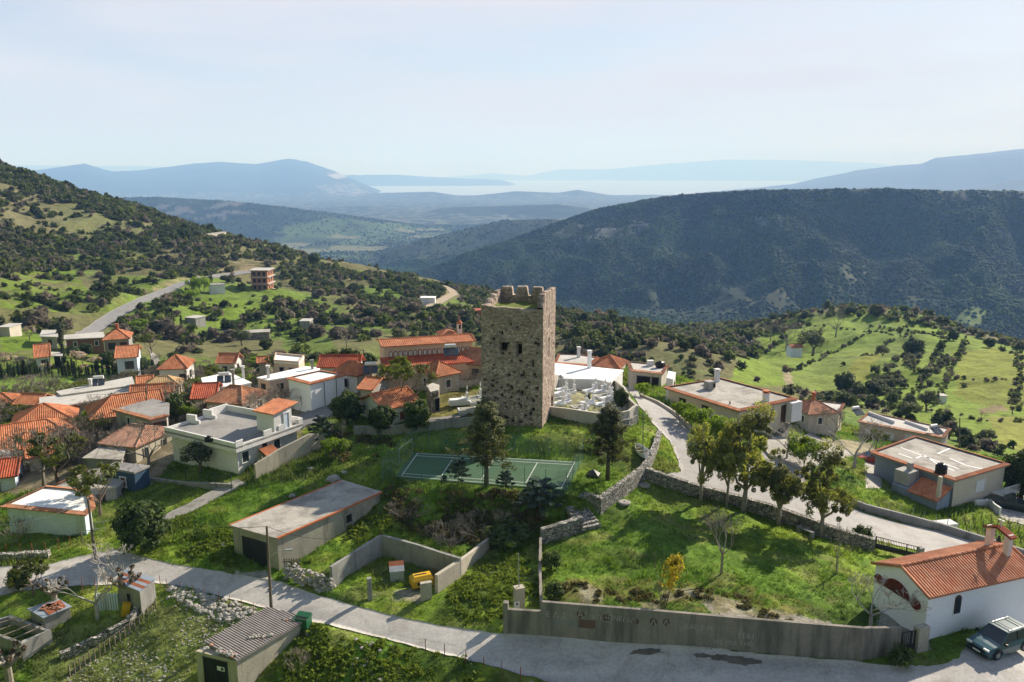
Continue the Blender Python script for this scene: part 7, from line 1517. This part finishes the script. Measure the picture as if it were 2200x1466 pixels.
den = np.where(inpoly(px,py,[(-60,815),(130,815),(330,795),(330,835),(80,860),(-60,850)]), 0, den)
den = np.where(inpoly(px,py,[(-60,700),(60,705),(120,745),(60,760),(-60,750)]), .02, den)
den = np.where(inpoly(px,py,[(500,560),(600,560),(600,625),(505,625)]), .05, den)
den *= np.where(r < 230, .55, 1)*np.where(r>450,.9,1)
near_house = np.zeros(len(x), bool); BOXES = []
den = np.where(road_mask(x+2, y) | road_mask(x-2, y) | road_mask(x, y-4) | road_mask(x,y-8), 0, den)
for o in list(scene.objects):             # keep clear of every building
    if o.get('category') in ('house','church','shed','building','chapel','ruin') and o.type == 'EMPTY':
        for c in o.children:
            if c.name.startswith('wall') or c.name.startswith('front'):
                bb = [Vector(v) for v in c.bound_box]; x0,x1 = min(v.x for v in bb)-1.2, max(v.x for v in bb)+1.2; y0,y1 = min(v.y for v in bb)-5, max(v.y for v in bb)+1; near_house |= (x>x0)&(x<x1)&(y>y0)&(y<y1); BOXES.append((x0+1.2, x1-1.2, y0+5, y1-1))
den = np.where(near_house, 0, den)
keep = vis & (q.rand(len(x)) < den); x, y, r, z, px, py = [w[keep] for w in (x, y, r, z, px, py)]; strips = strips[keep]; hedge = np.zeros(len(x), bool)
HX = []
for pl in ([(1690,792),(1800,747),(1900,712),(1965,698)],[(1960,858),(1992,790),(2035,728)],[(2020,850),(2058,765),(2078,730)],[(2172,880),(2192,800),(2180,742)],[(1850,775),(1905,738),(2000,722),(2080,728)],[(1700,862),(1850,850),(2000,882),(2100,905),(2210,905)],[(1735,700),(1800,705),(1860,712),(1960,735)],[(2030,800),(2110,812),(2190,815)],[(1870,700),(1960,712),(2040,742)],
   [(0,620),(70,612),(150,625)],[(230,745),(330,730),(420,725)],[(430,655),(520,668),(620,672)],[(470,705),(560,700),(690,712)]):
    P_ = [G(a, b) for a, b in pl]
    for i in range(len(P_)-1):
        m_ = max(2, int((P_[i+1]-P_[i]).length/1.5))
        for k in range(m_):
            if rnd.random() < .75: p = P_[i].lerp(P_[i+1], k/m_); HX.append((p.x+rnd.gauss(0,.7), p.y+rnd.gauss(0,.7)))
HX = np.array(HX); x = np.concatenate([x, HX[:,0]]); y = np.concatenate([y, HX[:,1]]); hedge = np.concatenate([hedge, np.ones(len(HX), bool)]); strips = np.concatenate([strips, np.zeros(len(HX), bool)]); r = np.hypot(x, y); z = gz(x, y); px, py = proj(x, y, z); n = len(x)
size = q.uniform(.95, 2.3, n)*np.where(q.rand(n) < .12, 1.45, 1); size = np.where(strips, size*.7, size); size = np.where(hedge, size*.42, size)*np.where(r<230,.8,1)
kn = fbm(x*.03, y*.03, 3, 131)+q.normal(0, .12, n); cls = np.where(kn < .50, 0, np.where(kn < .62, 1, 4)); cls = np.where(q.rand(n) < np.where(r < 330, .28, .14), 2, cls); cls = np.where(q.rand(n) < .10, 3, cls); cls = np.where(strips, 4, cls)
app = size/r; order = np.argsort(-app); NI = 300
LBL = {0:('dark evergreen shrub on the hillsides beyond the village','dark evergreen shrubs on the hillsides'),1:('green shrub on the hillsides beyond the village','green shrubs on the hillsides'),2:('bare brown shrub on the hillsides beyond the village','bare brown shrubs on the hillsides'),3:('light green shrub on the hillsides beyond the village','light green shrubs on the hillsides'),4:('grey green shrub on the hillsides beyond the village','grey green shrubs on the hillsides')}
for i in order[:NI]:
    o = bpy.data.objects.new('shrub', SP[int(cls[i]), int(i)%3]); scene.collection.objects.link(o); s = float(size[i]); o.location = (x[i], y[i], z[i]-.15*s); o.rotation_euler = (0,0,q.uniform(0,6.28)); o.scale = (s*1.15, s*1.15, s*q.uniform(.85,1.2)); lb, g = LBL[int(cls[i])]; tag(o, lb, 'shrub', g)
def joined(name, ids, protos, x, y, z, s, cls, q, mat, label, zs=1.0):
    VV = []; CC = []; FF = []; off = 0; P_ = np.array([[p[0], p[1]] for p in PAL])
    for k in range(len(protos)):
        v, f, c = protos[k]; sel = ids[(ids % len(protos)) == k]
        if not len(sel): continue
        m_ = len(sel); a = q.uniform(0, 6.28, m_); ca_, sa_ = np.cos(a)[:, None], np.sin(a)[:, None]; S = s[sel][:, None]
        X = (v[None, :, 0]*ca_-v[None, :, 1]*sa_)*S+x[sel][:, None]; Y = (v[None, :, 0]*sa_+v[None, :, 1]*ca_)*S+y[sel][:, None]; Z = v[None, :, 2]*S*zs*q.uniform(.8,1.25,m_)[:, None]+(z[sel]-.15*s[sel])[:, None]
        VV.append(np.stack([X, Y, Z], -1).reshape(-1, 3)); pc = P_[cls[sel]]; col = pc[:, 0][:, None]+(pc[:, 1]-pc[:, 0])[:, None]*c[None, :, None]; col = col*q.uniform(.8,1.2,(m_,1,1)); CC.append(col.reshape(-1, 3))
        F = f[None]+(np.arange(m_)*len(v))[:, None, None]+off; FF.append(F.reshape(-1, f.shape[1])); off += m_*len(v)
    V = np.concatenate(VV); C_ = np.concatenate(CC); C_ = np.concatenate([C_, np.ones((len(C_), 1))], 1)
    return tag(npmesh(name, V, np.concatenate(FF), mat, {'vc': ('FLOAT_COLOR', C_)}), label, kind='stuff')
print('shrubs', n)
joined('shrub_cover', order[NI:], SL, x, y, z, size, cls, q, vegm, 'shrub cover on the far hillsides')
# scrub between the village houses
q2 = random.Random(77); kk = 0
for k in range(1200):
    a, b = q2.uniform(-10, 760), q2.uniform(800, 1030)
    if b > 1010-max(0, a-150)*.42 or (a < 330 and b < 845-.05*a): continue
    p = G(a, b); bad = False
    for (bx0, bx1, by0, by1) in BOXES:
        if bx0-.3 < p.x < bx1+.3 and by0-.3 < p.y < by1+.3: bad = True; break
    if bad or road_mask(np.array([p.x]), np.array([p.y]))[0]: continue
    kd = ['thicket1','thicket2','lime3','bareb1','sparse1','bare3','bare2','evergreen3','thicket1','bare1'][q2.randrange(10)]; hgt = {'thicket':q2.uniform(1.5,2.6),'lime':q2.uniform(1.4,2.4),'bareb':q2.uniform(2.5,4),'sparse':q2.uniform(2.2,3.6),'bush':q2.uniform(1,1.8),'bare':q2.uniform(2.5,4),'evergreen':q2.uniform(1.5,2.8)}[kd.rstrip('0123456789')]
    nm_ = {'thicket':('grey bare thicket between the village houses','bare thickets among the houses'),'lime':('bright green garden bush between the village houses','green bushes among the houses'),'bareb':('brown leafless tree between the village houses','leafless trees among the houses'),'bare':('grey leafless tree between the village houses','leafless trees among the houses'),'sparse':('budding garden tree between the village houses','budding trees among the houses'),'bush':('low dark garden bush between the village houses','low bushes among the houses'),'evergreen':('small evergreen between the village houses','small evergreens among the houses')}[kd.rstrip('0123456789')]
    pr_ = proto(kd); p.z = float(gz(p.x, p.y)); s_ = hgt/pr_['h']; put(pr_, p, q2.uniform(0,6), (s_*1.3, s_*1.3, s_), nm_[0], nm_[1]); kk += 1
    if kk > 150: break
# woods on the far mountain: small solid crowns
def blob(seed):
    q_ = np.random.RandomState(seed); v = [(0,0,1.0)]+[(math.cos(k*1.2566+seed)*.85, math.sin(k*1.2566+seed)*.85, .45) for k in range(5)]+[(math.cos(k*1.2566+.6)*.8, math.sin(k*1.2566+.6)*.8, -.2) for k in range(5)]
    v = np.array(v)*q_.uniform(.8,1.2,(11,1)); f = []
    for k in range(5): j = (k+1)%5; f += [(0,1+k,1+j),(1+k,6+k,1+j),(1+j,6+k,6+j)]
    return v, np.array(f), q_.rand(11)
BL_ = [blob(k) for k in range(4)]
x, y, r, q = sample(95000, 1050, 2100, -.20, .66, 21); z = gz(x, y); px, py = proj(x, y, z); dn = ss(.30, .46, fbm(x*.008, y*.008, 4, 140))*.85+.1
ca = gcolat(x, y); dn = np.where(ca.max(-1) > .12, .12, dn); keep = (px > 700) & (px < 2240) & (q.rand(len(x)) < dn)
x, y, z, r = x[keep], y[keep], z[keep], r[keep]; n = len(x); kn = fbm(x*.01, y*.01, 3, 141)+q.normal(0,.15,n); cls = np.where(kn < .50, 5, 6)
joined('mountain_woods', np.arange(n), BL_, x, y, z, q.uniform(2.0,4.6,n), cls, q, vegm, 'dark scrub woods covering the big mountain')
x, y, r, q = sample(30000, 1900, 4200, -.60, .25, 22); z = gz(x, y); px, py = proj(x, y, z); ca = gcolat(x, y); dn = np.where(ca.max(-1) > .09, .06, .8)*ss(.3,.5,fbm(x*.006,y*.006,4,150)); keep = (px > 200) & (px < 1500) & (q.rand(len(x)) < dn)
x, y, z = x[keep], y[keep], z[keep]; n = len(x); joined('valley_woods', np.arange(n), BL_, x, y, z, q.uniform(2.5,5.5,n), np.where(q.rand(n)<.6,5,6), q, vegm, 'scattered woods over the far valley and plateau')
# ---------------- grass, weeds, stones ----------------
x, y, r, q = sample(230000, 36, 150, -.64, .64, 31)
w = q.rand(len(x)) < np.clip(1.25-r/150, .25, 1); x, y, r = x[w], y[w], r[w]
c = gcolat(x, y); green = c[:, 1]/(c[:, 0]+1e-4); ok = ~pave_mask(x, y) & (green > 1.02)
z = gz(x, y); px, py = proj(x, y, z); ok &= (px > -60) & (px < 2260) & (py < 1520)
den = ss(.30,.55,fbm(x*.35,y*.35,3,160))*.75+.25; ok &= q.rand(len(x)) < den
x, y, z, r, c = x[ok], y[ok], z[ok], r[ok], c[ok]; n = len(x); print('tufts', n)
rough = ss(.48,.66,fbm(x*.18,y*.18,3,170)); h = (q.uniform(.10,.24,n)*(1+1.2*rough))*np.clip(r/70,.8,1.7); nb = 5
bx = x[:, None]+q.normal(0,.11,(n,nb))*np.clip(r/60,1,2)[:, None]; by = y[:, None]+q.normal(0,.11,(n,nb))*np.clip(r/60,1,2)[:, None]; a = q.uniform(0,6.28,(n,nb)); wd = .035*np.clip(r/55,1,2.2)[:, None]*q.uniform(.7,1.4,(n,nb)); lx = q.normal(0,.45,(n,nb))*h[:, None]; ly = q.normal(0,.45,(n,nb))*h[:, None]; hb = h[:, None]*q.uniform(.6,1.25,(n,nb))
V = np.stack([np.stack([bx-np.cos(a)*wd, by-np.sin(a)*wd, z[:,None]-.03+0*a], -1), np.stack([bx+np.cos(a)*wd, by+np.sin(a)*wd, z[:,None]-.03+0*a], -1), np.stack([bx+lx, by+ly, z[:,None]+hb], -1)], 2).reshape(-1,3)
cc = np.repeat(np.repeat((c*q.uniform(.75,1.4,(n,1)))[:, None], nb, 1)[:, :, None], 3, 2).reshape(-1,3)*1.25; cc = np.concatenate([cc, np.ones((len(cc),1))],1)
tag(npmesh('grass', V, np.arange(len(V)).reshape(-1,3), vegm, {'vc':('FLOAT_COLOR',cc)}), 'rough green grass on the slopes around the tower', kind='stuff')
# low weeds
def weedpatch(x, y, s, name, label, colA, colB, seed, per=26):
    q = np.random.RandomState(seed); z = gz(x, y); n = len(x); d = q.normal(size=(n, per, 3)); d /= np.linalg.norm(d, axis=2)[..., None]; d[..., 2] = np.abs(d[..., 2])*.7
    P = np.stack([x, y, z], -1)[:, None]+d*(s[:, None]*q.uniform(.4,1,(n,per)))[..., None]; v, f = leafquads(P.reshape(-1,3), (d+q.normal(size=d.shape)*.5).reshape(-1,3), .17, q); t = np.repeat(np.clip(np.repeat(q.rand(n),per)*.6+q.rand(n*per)*.4,0,1),4)[:,None]
    col = np.array(colA)+(np.array(colB)-colA)*t; return tag(npmesh(name, v, f, vegm, {'vc':('FLOAT_COLOR',np.concatenate([col,np.ones((len(col),1))],1))}), label, kind='stuff')
def pick(n, poly, seed, smin, smax, nlo=.4, nhi=.6, sc=.25):
    P = [G(a,b) for a,b in poly]; xs = [p.x for p in P]; ys = [p.y for p in P]; q = np.random.RandomState(seed); x = q.uniform(min(xs),max(xs),n); y = q.uniform(min(ys),max(ys),n)
    k = inpoly(x,y,[(p.x,p.y) for p in P]) & ~pave_mask(x,y) & (q.rand(n) < ss(nlo,nhi,fbm(x*sc,y*sc,3,seed))); x, y = x[k], y[k]; return x, y, q.uniform(smin,smax,len(x))
x1,y1,s1 = pick(2600, [(620,1085),(830,1070),(1230,1075),(1290,1110),(1165,1160),(1160,1340),(1000,1340),(960,1280),(1060,1180),(830,1150),(650,1215),(600,1215)], 41, .15,.5)
x2,y2,s2 = pick(900, [(660,1345),(880,1395),(1180,1470),(1000,1500),(560,1500)], 42, .2,.6)
x3,y3,s3 = pick(900, [(360,1110),(500,1130),(500,1220),(380,1210),(330,1190)], 43, .2,.6)
weedpatch(np.concatenate([x1,x2,x3]),np.concatenate([y1,y2,y3]),np.concatenate([s1,s2,s3]),'weeds','leafy green weeds on the banks and verges',(.07,.115,.014),(.22,.28,.035),44)
x1,y1,s1 = pick(700, [(820,1068),(1130,1075),(1180,1130),(1060,1180),(900,1150),(850,1120)], 45,.3,.75,.42,.55,.15); x2,y2,s2 = pick(260,[(1190,1255),(1500,1262),(1760,1310),(1700,1340),(1200,1295)],46,.15,.4,.45,.6); x3,y3,s3 = pick(300,[(700,930),(840,940),(860,985),(720,1010)],47,.3,.7,.4,.5)
weedpatch(np.concatenate([x1,x2,x3]),np.concatenate([y1,y2,y3]),np.concatenate([s1,s2,s3]),'brambles','brown brambles and dry weeds in patches',(.06,.055,.022),(.18,.155,.07),48,26)
def stonestuff(n, poly, seed, name, label, r0, r1, nlo=.35, nhi=.6):
    x, y, s = pick(n, poly, seed, r0, r1, nlo, nhi, .3); z = gz(x, y); mb = MB()
    for i in range(len(x)): mb.rock((x[i], y[i], z[i]+s[i]*.15), s[i])
    tag(mb.build(name, rock_m), label, kind='stuff')
stonestuff(2300, [(150,1440),(300,1330),(330,1270),(520,1300),(600,1320),(420,1400),(400,1500),(100,1500)], 51, 'field_stones', 'pale stones strewn over the sloping field', .03,.13)
stonestuff(900, [(355,1262),(430,1272),(555,1310),(560,1335),(500,1345),(430,1320),(360,1290)], 52, 'rubble', 'rubble bank below the road beside the corrugated shed', .10,.30,.2,.45)
stonestuff(500, [(650,1345),(900,1400),(1180,1475),(700,1490)], 53, 'grass_stones', 'small pale stones showing in the grass at the bottom', .05,.22,.5,.7)
# small vines
q = random.Random(9); vm = MB(); 
for k in range(5): vm.tube((0,0,0),(q.uniform(-.05,.05),0,.45),.05,.04,5); vm.tube((0,0,.42),(.22,q.uniform(-.1,.1),.6),.03,.02,4); vm.tube((0,0,.42),(-.2,.1,.58),.03,.02,4); break
vine = vm.build('vine', bark); tag(vine, 'x', 'vine')
for i in range(9):
    for j in range(8):
        x_, y_ = 2052+j*19+i*2+q.uniform(-2,2), 1108+i*9.5+j*3.0; 
        if x_ > 2210 or y_ > 1192 or y_ > 1125+(x_-2010)*.36: continue
        put(vine, G(x_,y_), q.uniform(0,6), q.uniform(.9,1.3), 'pruned vine stump in the small vineyard above the chapel', 'vines in the small vineyard')
